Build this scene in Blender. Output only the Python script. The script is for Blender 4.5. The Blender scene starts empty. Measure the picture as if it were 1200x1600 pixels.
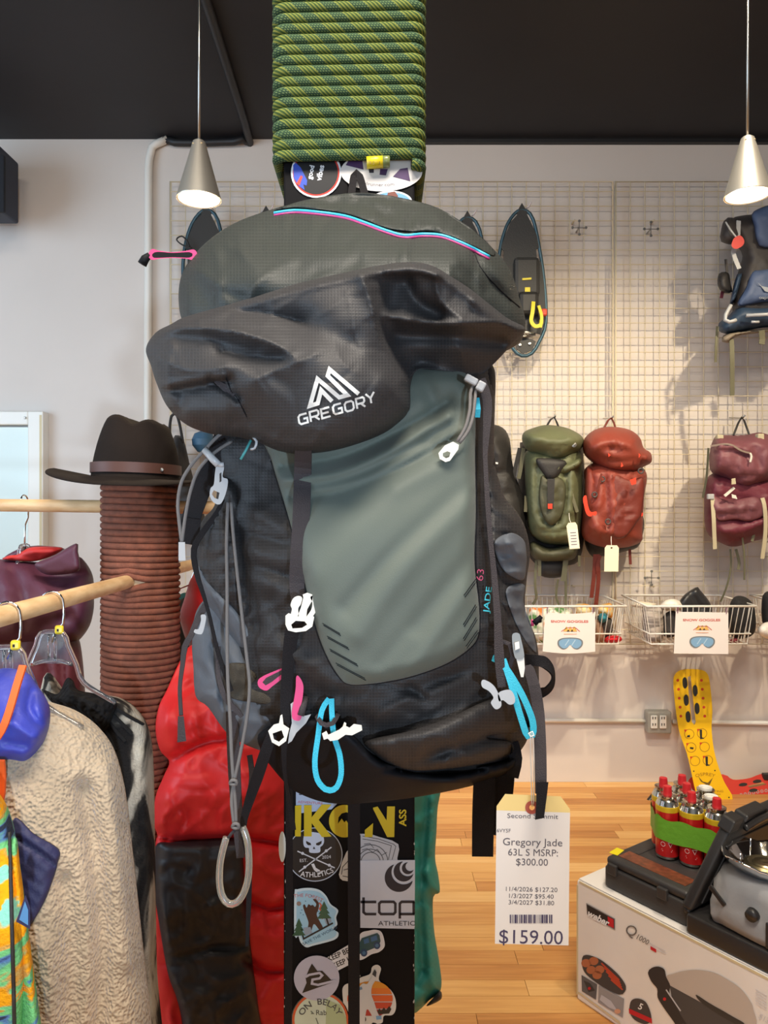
import bpy, bmesh, math, random
import numpy as np
from mathutils import Vector, Matrix
from mathutils.geometry import delaunay_2d_cdt, tessellate_polygon
random.seed(7)
C = bpy.context.scene.collection
SC = bpy.context.scene

# ---------------------------------------------------------------- camera
FOC, EYE = 1150.0, 1.43            # focal length in photograph pixels, eye height in metres
cam_data = bpy.data.cameras.new('camera')
cam_data.sensor_fit = 'VERTICAL'
cam_data.sensor_height = 36.0
cam_data.lens = FOC / 1600.0 * 36.0
cam_data.clip_start = 0.02
cam = bpy.data.objects.new('camera', cam_data)
C.objects.link(cam)
cam.location = (0, 0, EYE)
cam.rotation_euler = (math.pi / 2, 0, 0)
SC.camera = cam

# ---------------------------------------------------------------- world, lights, exposure
SC.view_settings.view_transform = 'Standard'
SC.view_settings.look = 'None'
SC.view_settings.gamma = 1.0
SC.view_settings.use_curve_mapping = False
SC.view_settings.exposure = -0.15
world = bpy.data.worlds.new('world')
SC.world = world
world.use_nodes = True
world.node_tree.nodes['Background'].inputs[0].default_value = (0.80, 0.90, 1.0, 1)
world.node_tree.nodes['Background'].inputs[1].default_value = 0.3


def area(name, loc, target, sx, sy, power, col):
    d = bpy.data.lights.new(name, 'AREA')
    d.shape = 'RECTANGLE'
    d.size, d.size_y, d.energy, d.color = sx, sy, power, col
    o = bpy.data.objects.new(name, d)
    C.objects.link(o)
    o.location = loc
    o.rotation_euler = (Vector(target) - Vector(loc)).to_track_quat('-Z', 'Y').to_euler()
    return o


def spot(name, loc, target, power, col, angle=70, blend=0.6, radius=0.05):
    d = bpy.data.lights.new(name, 'SPOT')
    d.energy, d.color = power, col
    d.spot_size, d.spot_blend, d.shadow_soft_size = math.radians(angle), blend, radius
    o = bpy.data.objects.new(name, d)
    C.objects.link(o)
    o.location = loc
    o.rotation_euler = (Vector(target) - Vector(loc)).to_track_quat('-Z', 'Y').to_euler()
    return o


area('storefront_daylight', (-0.6, -3.6, 1.5), (-0.2, 2, 1.1), 5.0, 2.4, 42, (0.84, 0.92, 1.0))
area('left_window_daylight', (-3.6, 0.9, 1.9), (-1.5, 3.6, 1.3), 2.4, 2.0, 110, (0.55, 0.77, 1.0))
area('ceiling_panel_light', (0.25, 0.12, 3.32), (0.0, 0.85, 1.4), 1.0, 0.7, 100, (1.0, 0.90, 0.78))
area('ceiling_panel_rack', (-0.9, -0.1, 3.32), (-0.5, 1.3, 0.9), 0.8, 0.6, 44, (1.0, 0.90, 0.78))
spot('track_spot_right', (1.9, 1.9, 3.25), (1.1, 3.9, 1.2), 240, (1.0, 0.83, 0.58), 68, 1.0, 0.04)
spot('track_spot_centre', (0.7, 1.6, 3.25), (0.6, 3.9, 1.15), 170, (1.0, 0.83, 0.58), 66, 1.0, 0.04)
spot('track_spot_floor', (1.0, 1.5, 3.3), (0.75, 2.6, 0.2), 120, (1.0, 0.88, 0.70), 80, 0.9, 0.08)
spot('window_glint', (0.9, -2.2, 1.02), (-1.8, 3.9, 1.85), 400, (0.60, 0.79, 1.0), 29, 1.0, 0.06)


# ---------------------------------------------------------------- helpers
def lin(c):
    c = c / 255.0
    return c / 12.92 if c <= 0.04045 else ((c + 0.055) / 1.055) ** 2.4


def rgb(c):
    return (lin(c[0]), lin(c[1]), lin(c[2]), 1.0)


def P(px, py, Y):
    """point at depth Y that the photograph shows at pixel px, py"""
    return Vector(((px - 600.0) / FOC * Y, Y, EYE + (800.0 - py) / FOC * Y))


MATS = {}


def M(name, col, rough=0.6, metal=0.0, bump=None, var=0.0, varscale=8.0, trans=0.0, spec=0.5,
      emit=None, coords='Object', sheen=0.0, ripstop=0.0, alpha=1.0, coat=0.0):
    if name in MATS:
        return MATS[name]
    m = bpy.data.materials.new(name)
    m.use_nodes = True
    nt = m.node_tree
    b = nt.nodes['Principled BSDF']
    b.inputs['Base Color'].default_value = rgb(col)
    b.inputs['Roughness'].default_value = rough
    b.inputs['Metallic'].default_value = metal
    b.inputs['Specular IOR Level'].default_value = spec
    b.inputs['Transmission Weight'].default_value = trans
    b.inputs['Alpha'].default_value = alpha
    b.inputs['Coat Weight'].default_value = coat
    if sheen:
        b.inputs['Sheen Weight'].default_value = sheen
    if emit:
        b.inputs['Emission Color'].default_value = rgb(emit[0])
        b.inputs['Emission Strength'].default_value = emit[1]
    tc = nt.nodes.new('ShaderNodeTexCoord')
    colour = None
    if var:
        n = nt.nodes.new('ShaderNodeTexNoise')
        n.inputs['Scale'].default_value = varscale
        n.inputs['Detail'].default_value = 5
        nt.links.new(tc.outputs[coords], n.inputs['Vector'])
        r = nt.nodes.new('ShaderNodeValToRGB')
        r.color_ramp.elements[0].position = 0.3
        r.color_ramp.elements[1].position = 0.7
        r.color_ramp.elements[0].color = rgb([max(0, c * (1 - var)) for c in col])
        r.color_ramp.elements[1].color = rgb([min(255, c * (1 + var)) for c in col])
        nt.links.new(n.outputs['Fac'], r.inputs['Fac'])
        colour = r.outputs['Color']
    height = None
    if bump:
        kind, scale, strength = bump
        if kind == 'noise':
            t = nt.nodes.new('ShaderNodeTexNoise')
            t.inputs['Detail'].default_value = 4
        else:
            t = nt.nodes.new('ShaderNodeTexVoronoi')
            if kind == 'curl':
                t.feature = 'SMOOTH_F1'
        t.inputs['Scale'].default_value = scale
        nt.links.new(tc.outputs[coords], t.inputs['Vector'])
        height = t.outputs[0]
        bn = nt.nodes.new('ShaderNodeBump')
        bn.inputs['Strength'].default_value = strength
        bn.inputs['Distance'].default_value = 0.01 if kind == 'curl' else 0.004
        nt.links.new(height, bn.inputs['Height'])
        nt.links.new(bn.outputs['Normal'], b.inputs['Normal'])
    if ripstop:
        add = nt.nodes.new('ShaderNodeMath')
        add.operation = 'MAXIMUM'
        for k, d in enumerate('XY'):
            w = nt.nodes.new('ShaderNodeTexWave')
            w.bands_direction = d
            w.inputs['Scale'].default_value = 62
            nt.links.new(tc.outputs['UV'], w.inputs['Vector'])
            pw = nt.nodes.new('ShaderNodeMath')
            pw.operation = 'POWER'
            pw.inputs[1].default_value = 5
            nt.links.new(w.outputs['Fac'], pw.inputs[0])
            nt.links.new(pw.outputs[0], add.inputs[k])
        mx = nt.nodes.new('ShaderNodeMix')
        mx.data_type = 'RGBA'
        mx.inputs['A'].default_value = rgb(col)
        mx.inputs['B'].default_value = rgb([min(255, c * (1 + ripstop)) for c in col])
        nt.links.new(add.outputs[0], mx.inputs['Factor'])
        colour = mx.outputs['Result']
        bn = nt.nodes.new('ShaderNodeBump')
        bn.inputs['Strength'].default_value = 0.25
        bn.inputs['Distance'].default_value = 0.001
        nt.links.new(add.outputs[0], bn.inputs['Height'])
        nt.links.new(bn.outputs['Normal'], b.inputs['Normal'])
    if colour:
        nt.links.new(colour, b.inputs['Base Color'])
    MATS[name] = m
    return m


def ramp_mat(name, stops, rough=0.9, scale=(1, 1, 1), noise_scale=3.0, distort=0.0, bump=None, coords='Object'):
    """bands of flat colour: noise through a constant ramp"""
    if name in MATS:
        return MATS[name]
    m = bpy.data.materials.new(name)
    m.use_nodes = True
    nt = m.node_tree
    b = nt.nodes['Principled BSDF']
    b.inputs['Roughness'].default_value = rough
    b.inputs['Specular IOR Level'].default_value = 0.2
    tc = nt.nodes.new('ShaderNodeTexCoord')
    mp = nt.nodes.new('ShaderNodeMapping')
    mp.inputs['Scale'].default_value = scale
    nt.links.new(tc.outputs[coords], mp.inputs['Vector'])
    n = nt.nodes.new('ShaderNodeTexNoise')
    n.inputs['Scale'].default_value = noise_scale
    n.inputs['Detail'].default_value = 3
    n.inputs['Distortion'].default_value = distort
    nt.links.new(mp.outputs[0], n.inputs['Vector'])
    r = nt.nodes.new('ShaderNodeValToRGB')
    cr = r.color_ramp
    cr.interpolation = 'LINEAR'
    while len(cr.elements) < len(stops):
        cr.elements.new(0.5)
    for e, (p, c) in zip(cr.elements, stops):
        e.position = p
        e.color = rgb(c)
    nt.links.new(n.outputs['Fac'], r.inputs['Fac'])
    nt.links.new(r.outputs['Color'], b.inputs['Base Color'])
    if bump:
        t = nt.nodes.new('ShaderNodeTexNoise')
        t.inputs['Scale'].default_value = bump[0]
        nt.links.new(tc.outputs['Object'], t.inputs['Vector'])
        bn = nt.nodes.new('ShaderNodeBump')
        bn.inputs['Strength'].default_value = bump[1]
        bn.inputs['Distance'].default_value = 0.004
        nt.links.new(t.outputs[0], bn.inputs['Height'])
        nt.links.new(bn.outputs['Normal'], b.inputs['Normal'])
    MATS[name] = m
    return m


def smooth_line(pts, step, closed=False):
    """Catmull-Rom through the points, about one sample per step"""
    p = np.array(pts, float)
    n = len(p)
    out = []
    for i in range(n if closed else n - 1):
        if closed:
            a, b, c, d = p[(i - 1) % n], p[i], p[(i + 1) % n], p[(i + 2) % n]
        else:
            a, b, c, d = p[max(i - 1, 0)], p[i], p[i + 1], p[min(i + 2, n - 1)]
        k = max(1, int(round(np.linalg.norm((c - b)[:2] if len(b) == 2 else (c - b)) / step)))
        for j in range(k):
            t = j / k
            out.append(0.5 * (2 * b + (c - a) * t + (2 * a - 5 * b + 4 * c - d) * t * t + (3 * b - a - 3 * c + d) * t ** 3))
    if not closed:
        out.append(p[-1])
    return np.array(out)


def seg_dist(x, y, line, closed=False):
    """distance of many points to a polyline"""
    L = np.asarray(line, float)
    if closed:
        L = np.vstack([L, L[:1]])
    best = np.full(x.shape, 1e9)
    for (ax, ay), (bx, by) in zip(L[:-1], L[1:]):
        dx, dy = bx - ax, by - ay
        l2 = dx * dx + dy * dy + 1e-12
        t = np.clip(((x - ax) * dx + (y - ay) * dy) / l2, 0, 1)
        best = np.minimum(best, (x - ax - t * dx) ** 2 + (y - ay - t * dy) ** 2)
    return np.sqrt(best)


def inside(x, y, L):
    r = np.zeros(x.shape, bool)
    n = len(L)
    for i in range(n):
        ax, ay = L[i]
        bx, by = L[(i + 1) % n]
        if ay == by:
            continue
        c = ((ay > y) != (by > y)) & (x < (bx - ax) * (y - ay) / (by - ay) + ax)
        r ^= c
    return r


def tps(ctrl):
    """smooth interpolation of (x, y, value) samples"""
    c = np.array(ctrl, float)
    n = len(c)
    s = 200.0

    def U(r2):
        return r2 * np.log(r2 + 1e-9)
    X = c[:, :2] / s
    K = U(((X[:, None, :] - X[None, :, :]) ** 2).sum(-1)) + np.eye(n) * 1e-3
    A = np.zeros((n + 3, n + 3))
    A[:n, :n] = K
    A[:n, n] = 1
    A[:n, n + 1:] = X
    A[n:, :n] = A[:n, n:].T
    w = np.linalg.solve(A, np.concatenate([c[:, 2], [0, 0, 0]]))

    def f(x, y):
        x, y = np.asarray(x, float) / s, np.asarray(y, float) / s
        v = w[n] + w[n + 1] * x + w[n + 2] * y
        for i in range(n):
            v = v + w[i] * U((x - X[i, 0]) ** 2 + (y - X[i, 1]) ** 2)
        return v
    return f


def const(v):
    return v if callable(v) else (lambda x, y: np.full(np.shape(x), float(v)))


def crease(x, y, amp, freq, seed, n=6):
    """crumpled cloth: a few families of soft sharp-topped ridges that come and go"""
    r = random.Random(seed)
    out = np.zeros(np.shape(x))
    for i in range(n):
        a, f = r.uniform(0, math.pi), freq * r.uniform(0.6, 1.8)
        u, v = x * math.cos(a) + y * math.sin(a), -x * math.sin(a) + y * math.cos(a)
        s = np.sin(f * u + r.uniform(0, 6) + 1.4 * np.sin(0.45 * f * v + r.uniform(0, 6)))
        mask = np.clip(np.sin(0.4 * f * v + 0.25 * f * u + r.uniform(0, 6)), 0, 1)
        out = out + r.choice((1, 1, -0.8)) * amp * (1 - np.abs(s)) ** 2.2 * mask
    return out


class Surf:
    """a stuffed or draped piece of cloth: outline, depth of its front, soft rolled edge and folds"""

    def __init__(self, outline, front, rim, roll=30, thick=0.04, step=6, folds=(), wrinkle=None, smooth=True, crumple=None):
        self.L = smooth_line(outline, step, True) if smooth else np.array(outline, float)
        self.front, self.rim, self.roll, self.thick, self.step = const(front), const(rim), roll, thick, step
        self.folds, self.wrinkle, self.crumple = folds, wrinkle, crumple

    def prof(self, d):
        t = np.clip(d / self.roll, 0, 1)
        return np.sqrt(np.clip(1 - (1 - t) ** 2, 0, 1))

    def depth(self, x, y):
        x, y = np.atleast_1d(np.asarray(x, float)), np.atleast_1d(np.asarray(y, float))
        d = seg_dist(x, y, self.L, True)
        p = self.prof(d)
        z = self.rim(x, y) * (1 - p) + self.front(x, y) * p
        q = np.clip(d / (0.5 * self.roll), 0, 1)
        for line, w, amp in self.folds:
            l = smooth_line(line, 12) if len(line) > 2 else np.array(line, float)
            g = seg_dist(x, y, l)
            z = z - amp * (np.exp(-(g / w) ** 2) if w > 0 else np.exp(g / w)) * q
        if self.wrinkle:
            for a, fx, fy, ph in self.wrinkle:
                z = z - a * np.sin(fx * x + fy * y + ph + 1.3 * np.sin(0.013 * x - 0.017 * y + ph)) * q
        if self.crumple:
            z = z - crease(x, y, *self.crumple) * q
        return z

    def at(self, x, y):
        if inside(np.array([x]), np.array([y]), self.L)[0]:
            return float(self.depth(x, y)[0])
        return 9.0

    def add(self, mb, m):
        L, s = self.L, self.step
        x0, y0 = L.min(0)
        x1, y1 = L.max(0)
        gx, gy = np.meshgrid(np.arange(x0, x1, s), np.arange(y0, y1, s * 0.87))
        gx = gx + (np.arange(gx.shape[0]) % 2)[:, None] * s * 0.5
        gx, gy = gx.ravel(), gy.ravel()
        k = inside(gx, gy, L)
        gx, gy = gx[k], gy[k]
        # two rings just inside the edge keep the rolled rim smooth
        nrm = np.roll(L, -1, 0) - np.roll(L, 1, 0)
        nrm = np.stack([-nrm[:, 1], nrm[:, 0]], 1) / (np.linalg.norm(nrm, axis=1)[:, None] + 1e-9)
        near = []
        for off in (0.22 * s, 0.6 * s):
            for sg in (1, -1):
                q = L + nrm * off * sg
                kk = inside(q[:, 0], q[:, 1], L)
                q = q[kk]
                if len(q):
                    q = q[seg_dist(q[:, 0], q[:, 1], L, True) > off * 0.8]
                near.append(q)
        near = np.vstack(near)
        k = seg_dist(gx, gy, L, True) > s * 0.95
        gx, gy = np.concatenate([gx[k], near[:, 0]]), np.concatenate([gy[k], near[:, 1]])
        nb = len(L)
        pts = [Vector((a, b)) for a, b in L] + [Vector((a, b)) for a, b in zip(gx, gy)]
        r = delaunay_2d_cdt(pts, [], [list(range(nb))], 1, 1e-4)
        V, T = r[0], [tuple(t) for t in r[2]]
        vx, vy = np.array([v[0] for v in V]), np.array([v[1] for v in V])
        z = self.depth(vx, vy)
        d = seg_dist(vx, vy, L, True)
        back = self.rim(vx, vy) + self.thick * self.prof(d)
        back = np.maximum(back, z + 0.002)
        onb = d < 1e-3
        verts = [P(a, b, c) for a, b, c in zip(vx, vy, z)]
        uv = [(a / 1000, b / 1000) for a, b in zip(vx, vy)]
        idx = list(range(len(V)))
        for i in range(len(V)):
            if not onb[i]:
                idx[i] = len(verts)
                verts.append(P(vx[i], vy[i], back[i]))
                uv.append(uv[i])
        # orientation: front faces look to -Y
        faces = []
        for t in T:
            a, b, c = t
            ccw = (vx[b] - vx[a]) * (vy[c] - vy[a]) - (vy[b] - vy[a]) * (vx[c] - vx[a]) < 0
            tt = t if ccw else t[::-1]
            faces.append(tt)
            bb = tuple(idx[i] for i in tt[::-1])
            if any(idx[i] != i for i in tt):
                faces.append(bb)
        mb.add(verts, faces, m, uv)
        return self


class MB:
    """collects shapes, links them as one mesh object"""

    def __init__(self):
        self.v, self.f, self.mi, self.uv, self.sm, self.mats = [], [], [], [], [], []

    def add(self, verts, faces, m, uv=None, smooth=True):
        o = len(self.v)
        if m not in self.mats:
            self.mats.append(m)
        k = self.mats.index(m)
        self.v += [tuple(p) for p in verts]
        self.uv += list(uv) if uv is not None else [(0, 0)] * len(verts)
        for f in faces:
            self.f.append(tuple(i + o for i in f))
        self.mi += [k] * len(faces)
        self.sm += [smooth] * len(faces)
        return self

    def build_pieces(self, name, parent=None, **props):
        """one object per separate piece"""
        root = list(range(len(self.v)))

        def find(a):
            while root[a] != a:
                root[a] = root[root[a]]
                a = root[a]
            return a
        for f in self.f:
            for q in f[1:]:
                root[find(q)] = find(f[0])
        # pieces that touch (same bounding boxes meeting) stay together
        groups = {}
        for k, f in enumerate(self.f):
            groups.setdefault(find(f[0]), []).append(k)
        boxes = []
        for ks in groups.values():
            pts = np.array([self.v[i] for k in ks for i in self.f[k]])
            boxes.append([pts.min(0) - 0.0008, pts.max(0) + 0.0008, ks])
        merged = True
        while merged:
            merged = False
            for i in range(len(boxes)):
                for j in range(i + 1, len(boxes)):
                    if np.all(boxes[i][0] <= boxes[j][1]) and np.all(boxes[j][0] <= boxes[i][1]):
                        boxes[i] = [np.minimum(boxes[i][0], boxes[j][0]), np.maximum(boxes[i][1], boxes[j][1]), boxes[i][2] + boxes[j][2]]
                        del boxes[j]
                        merged = True
                        break
                if merged:
                    break
        out = []
        for _, _, ks in boxes:
            p = MB()
            p.mats = self.mats
            idx = {}
            for k in ks:
                for i in self.f[k]:
                    if i not in idx:
                        idx[i] = len(p.v)
                        p.v.append(self.v[i])
                        p.uv.append(self.uv[i])
                p.f.append(tuple(idx[i] for i in self.f[k]))
                p.mi.append(self.mi[k])
                p.sm.append(self.sm[k])
            out.append(p.build(name, parent, **props))
        return out

    def build(self, name, parent=None, **props):
        me = bpy.data.meshes.new(name)
        me.from_pydata(self.v, [], self.f)
        for m in self.mats:
            me.materials.append(m)
        me.polygons.foreach_set('material_index', self.mi)
        me.polygons.foreach_set('use_smooth', self.sm)
        ul = me.uv_layers.new(name='uv')
        li = np.zeros(len(me.loops), np.int32)
        me.loops.foreach_get('vertex_index', li)
        ul.data.foreach_set('uv', np.array(self.uv, np.float32)[li].ravel())
        me.update()
        o = bpy.data.objects.new(name, me)
        C.objects.link(o)
        if parent:
            o.parent = parent
            q, t = parent, Vector((0, 0, 0))
            while q:
                t = t + Vector(q.location)
                q = q.parent
            o.location = -t if parent.type == 'EMPTY' else (0, 0, 0)
        for k, v in props.items():
            o[k] = v
        return o

    # --- shapes
    def box(self, c, size, m, rot=None, bevel=0.0, seg=2):
        bm = bmesh.new()
        bmesh.ops.create_cube(bm, size=1.0)
        for v in bm.verts:
            v.co = Vector((v.co.x * size[0], v.co.y * size[1], v.co.z * size[2]))
        if bevel:
            bmesh.ops.bevel(bm, geom=bm.edges[:], offset=bevel, segments=seg, profile=0.5, affect='EDGES')
        bm.verts.index_update()
        R = rot if rot is not None else Matrix.Identity(3)
        vs = [R @ v.co + Vector(c) for v in bm.verts]
        fs = [tuple(v.index for v in f.verts) for f in bm.faces]
        bm.free()
        return self.add(vs, fs, m, None, bevel > 0 and seg > 2)

    def tube(self, pts, r, m, n=8, closed=False, smooth=None, flat=1.0, up=None, caps=True):
        if smooth:
            pts = smooth_line([tuple(p) for p in pts], smooth, closed)
        p = [Vector(q) for q in pts]
        k = len(p)
        tang = []
        for i in range(k):
            a = p[(i - 1) % k] if closed or i else p[i]
            b = p[(i + 1) % k] if closed or i < k - 1 else p[i]
            t = (b - a)
            tang.append(t.normalized() if t.length > 1e-9 else Vector((0, 0, 1)))
        t0 = tang[0]
        nrm = t0.cross(Vector(up) if up else Vector((0.3, 0.8, 0.5)))
        nrm = nrm.normalized() if nrm.length > 1e-6 else t0.orthogonal().normalized()
        verts, uv, length = [], [], 0.0
        for i in range(k):
            if i:
                length += (p[i] - p[i - 1]).length
            nrm = (nrm - tang[i] * nrm.dot(tang[i])).normalized()
            bn = tang[i].cross(nrm)
            rr = r[i] if isinstance(r, (list, tuple, np.ndarray)) else r
            for j in range(n):
                a = 2 * math.pi * j / n
                verts.append(p[i] + nrm * (math.cos(a) * rr) + bn * (math.sin(a) * rr * flat))
                uv.append((length, abs(2.0 * j / n - 1)))
        faces = []
        for i in range(k if closed else k - 1):
            for j in range(n):
                a, b = i * n + j, i * n + (j + 1) % n
                c, d = ((i + 1) % k) * n + (j + 1) % n, ((i + 1) % k) * n + j
                faces.append((a, b, c, d))
        if not closed and caps:
            faces.append(tuple(range(n))[::-1])
            faces.append(tuple((k - 1) * n + j for j in range(n)))
        return self.add(verts, faces, m, uv)

    def ribbon(self, pts, width, m, thick=0.002, facing=(0, -1, 0), step=0.01, smooth=True):
        """strap of webbing through 3D points; width a number or one per point (m)"""
        w = list(width) if isinstance(width, (list, tuple)) else [width] * len(pts)
        fc = facing if isinstance(facing, list) else [facing] * len(pts)
        q = [tuple(p) + (ww,) + tuple(g) for p, ww, g in zip(pts, w, fc)]
        q = smooth_line(q, step) if smooth else np.array(q)
        p = [Vector(a[:3]) for a in q]
        verts, faces, uv, L = [], [], [], 0.0
        for i in range(len(p)):
            t = (p[min(i + 1, len(p) - 1)] - p[max(i - 1, 0)])
            t = t.normalized() if t.length > 1e-9 else Vector((0, 0, -1))
            nf = Vector(q[i][4:7])
            nf = nf - t * nf.dot(t)
            nf = nf.normalized() if nf.length > 1e-6 else t.orthogonal().normalized()
            s = t.cross(nf)
            h = q[i][3] / 2
            if i:
                L += (p[i] - p[i - 1]).length
            for a, b in ((-1, 1), (1, 1), (1, -1), (-1, -1)):
                verts.append(p[i] + s * (a * h) + nf * (b * thick / 2))
                uv.append((L * 1.2, a * h))
        for i in range(len(p) - 1):
            for j in range(4):
                a, b = i * 4 + j, i * 4 + (j + 1) % 4
                faces.append((a, b, b + 4, a + 4))
        faces.append((3, 2, 1, 0))
        e = (len(p) - 1) * 4
        faces.append((e, e + 1, e + 2, e + 3))
        return self.add(verts, faces, m, uv, False)

    def plate(self, loops, mp, thick, m, smooth=None, base=0.0):
        """flat cut-out with holes; mp(x, y, offset) places it, offset towards the viewer"""
        if not isinstance(loops[0][0], (list, tuple, np.ndarray)):
            loops = [loops]
        if smooth:
            loops = [smooth_line(l, smooth, True) for l in loops]
        flat = [(float(a), float(b)) for l in loops for a, b in l]
        tri = tessellate_polygon([[Vector((a, b, 0)) for a, b in l] for l in loops])
        n = len(flat)
        verts = [mp(a, b, base + thick) for a, b in flat]
        faces = []
        c = sum((Vector(v) for v in verts), Vector()) / n
        nv = (mp(flat[0][0], flat[0][1], 1.0) - mp(flat[0][0], flat[0][1], 0.0))
        for t in tri:
            a, b, d = (verts[i] for i in t)
            faces.append(tuple(t) if (b - a).cross(d - a).dot(nv) > 0 else tuple(t)[::-1])
        if thick > 0.0004:
            verts += [mp(a, b, base) for a, b in flat]
            faces += [tuple(i + n for i in f[::-1]) for f in faces]
            o = 0
            for l in loops:
                k = len(l)
                for i in range(k):
                    faces.append((o + i, o + (i + 1) % k, n + o + (i + 1) % k, n + o + i))
                o += k
        return self.add(verts, faces, m, [(a / 1000, b / 1000) for a, b in flat] * (len(verts) // n), False)

    def disc(self, cx, cy, rx, ry, mp, thick, m, base=0.0, n=36, hole=0.0):
        l = [[(cx + rx * math.cos(2 * math.pi * i / n), cy + ry * math.sin(2 * math.pi * i / n)) for i in range(n)]]
        if hole:
            l.append([(cx + rx * hole * math.cos(2 * math.pi * i / n), cy + ry * hole * math.sin(2 * math.pi * i / n)) for i in range(n)])
        return self.plate(l, mp, thick, m, None, base)

    def strokes(self, lines, width, mp, m, off=0.0005, smooth=None):
        """flat lines of a given width (in the units of mp) with mitred joints"""
        for l in lines:
            p = smooth_line(l, smooth) if smooth else np.array(l, float)
            closed = np.allclose(p[0], p[-1]) and len(p) > 2
            if closed:
                p = p[:-1]
            k = len(p)
            A, B = [], []
            for i in range(k):
                def unit(v):
                    q = np.linalg.norm(v)
                    return v / q if q > 1e-9 else np.array([1.0, 0])
                if closed or 0 < i < k - 1:
                    d1, d2 = unit(p[i] - p[i - 1]), unit(p[(i + 1) % k] - p[i])
                else:
                    d1 = d2 = unit(p[1] - p[0]) if i == 0 else unit(p[-1] - p[-2])
                n1, n2 = np.array([-d1[1], d1[0]]), np.array([-d2[1], d2[0]])
                nn = unit(n1 + n2)
                s = width / 2 / max(0.34, float(nn.dot(n1)))
                A.append(p[i] + nn * s)
                B.append(p[i] - nn * s)
            verts = [mp(a[0], a[1], off) for a in A] + [mp(b[0], b[1], off) for b in B]
            faces = []
            for i in range(k if closed else k - 1):
                j = (i + 1) % k
                faces.append((i, j, k + j, k + i))
            self.add(verts, faces, m, None, False)
        return self

    def text(self, body, x, y, size, mp, m, angle=0.0, align='CENTER', sx=1.0, off=0.0006, bold=0.0, arc=None):
        """lettering; size is the cap height in units of mp, y runs downwards"""
        vs, fs = glyphs(body, bold)
        if not vs:
            return self
        xs = [v[0] for v in vs]
        shift = {'CENTER': (min(xs) + max(xs)) / 2, 'LEFT': min(xs), 'RIGHT': max(xs)}[align]
        k = size / 0.70
        ca, sa = math.cos(math.radians(angle)), math.sin(math.radians(angle))
        out = []
        for u, v in vs:
            u, v = (u - shift) * k * sx, v * k
            if arc:                       # radius: positive bends over the top, negative under the bottom
                a = u / arc
                u, v = (arc + v) * math.sin(a), (arc + v) * math.cos(a) - arc
            out.append(mp(x + u * ca + v * sa, y + u * sa - v * ca, off))
        nv = mp(x, y, 1.0) - mp(x, y, 0.0)
        a, b, d = (out[i] for i in fs[0][:3])
        if (b - a).cross(d - a).dot(nv) < 0:
            fs = [f[::-1] for f in fs]
        return self.add(out, fs, m, None, False)

    def lathe(self, prof, c, m, n=24, R=None, sx=1.0, sy=1.0, mats=None, caps=True):
        R = R if R is not None else Matrix.Identity(3)
        verts = [R @ Vector((r * math.cos(2 * math.pi * j / n) * sx, r * math.sin(2 * math.pi * j / n) * sy, z)) + Vector(c)
                 for r, z in prof for j in range(n)]
        for i in range(len(prof) - 1):
            fs = [(i * n + j, i * n + (j + 1) % n, (i + 1) * n + (j + 1) % n, (i + 1) * n + j) for j in range(n)]
            used = sorted({q for f in fs for q in f})
            mp_ = {q: a for a, q in enumerate(used)}
            self.add([verts[q] for q in used], [tuple(mp_[q] for q in f) for f in fs], mats[i] if mats else m)
        for i, fl in ((0, True), (len(prof) - 1, False)):
            if caps and prof[i][0] > 1e-5:
                ring = [verts[i * n + j] for j in range(n)]
                self.add(ring, [tuple(range(n))[::-1] if fl else tuple(range(n))], (mats[min(i, len(mats) - 1)] if mats else m), None, False)
        return self


GLYPHS = {}


def glyphs(body, bold=0.0):
    if (body, bold) in GLYPHS:
        return GLYPHS[body, bold]
    cu = bpy.data.curves.new('lettering', 'FONT')
    cu.body = body
    cu.size = 1.0
    cu.resolution_u = 3
    cu.offset = bold
    o = bpy.data.objects.new('lettering', cu)
    me = o.to_mesh()
    r = ([(v.co.x, v.co.y) for v in me.vertices], [tuple(p.vertices) for p in me.polygons])
    o.to_mesh_clear()
    bpy.data.objects.remove(o)
    bpy.data.curves.remove(cu)
    GLYPHS[body, bold] = r
    return r


def flat_at(Y):
    return lambda x, y, off=0.0: P(x, y, Y - off)


def on_plane(pt, normal):
    """photograph pixel to the point of a plane, lifted along its normal"""
    pt, normal = Vector(pt), Vector(normal).normalized()
    eye = Vector((0, 0, EYE))

    def mp(x, y, off=0.0):
        d = Vector(((x - 600.0) / FOC, 1.0, (800.0 - y) / FOC))
        return eye + d * ((pt - eye).dot(normal) / d.dot(normal)) + normal * off
    return mp


def thing(name, label, cat, loc, group=None):
    o = bpy.data.objects.new(name, None)
    o.empty_display_size = 0.05
    C.objects.link(o)
    o.location = loc
    o['label'] = label
    o['category'] = cat
    if group:
        o['group'] = group
    return o


def tag(o, label, cat, group=None):
    o['label'] = label
    o['category'] = cat
    if group:
        o['group'] = group
    return o


def struct(o):
    o['kind'] = 'structure'
    return o


def Rz(a):
    return Matrix.Rotation(a, 3, 'Z')

# ================================================================ room shell
WALL_Y, CEIL = 3.90, 3.405
m_wall = M('wall_paint', (214, 205, 197), 0.75, var=0.02, varscale=1.2, bump=('noise', 60, 0.05))
m_ceil = M('ceiling_black_paint', (38, 38, 42), 0.55, spec=0.3, var=0.06, varscale=1.5, bump=('noise', 9, 0.12))
m_white = M('white_gloss_paint', (232, 230, 222), 0.4)
m_black_metal = M('black_pipe_paint', (30, 30, 33), 0.5)
m_steel = M('brushed_steel', (190, 188, 182), 0.28, 1.0)
m_chrome = M('chrome', (225, 225, 225), 0.08, 1.0)
m_black_pl = M('black_plastic', (34, 33, 34), 0.38)
m_glass = M('clear_glass', (235, 245, 245), 0.03, trans=1.0)

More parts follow.
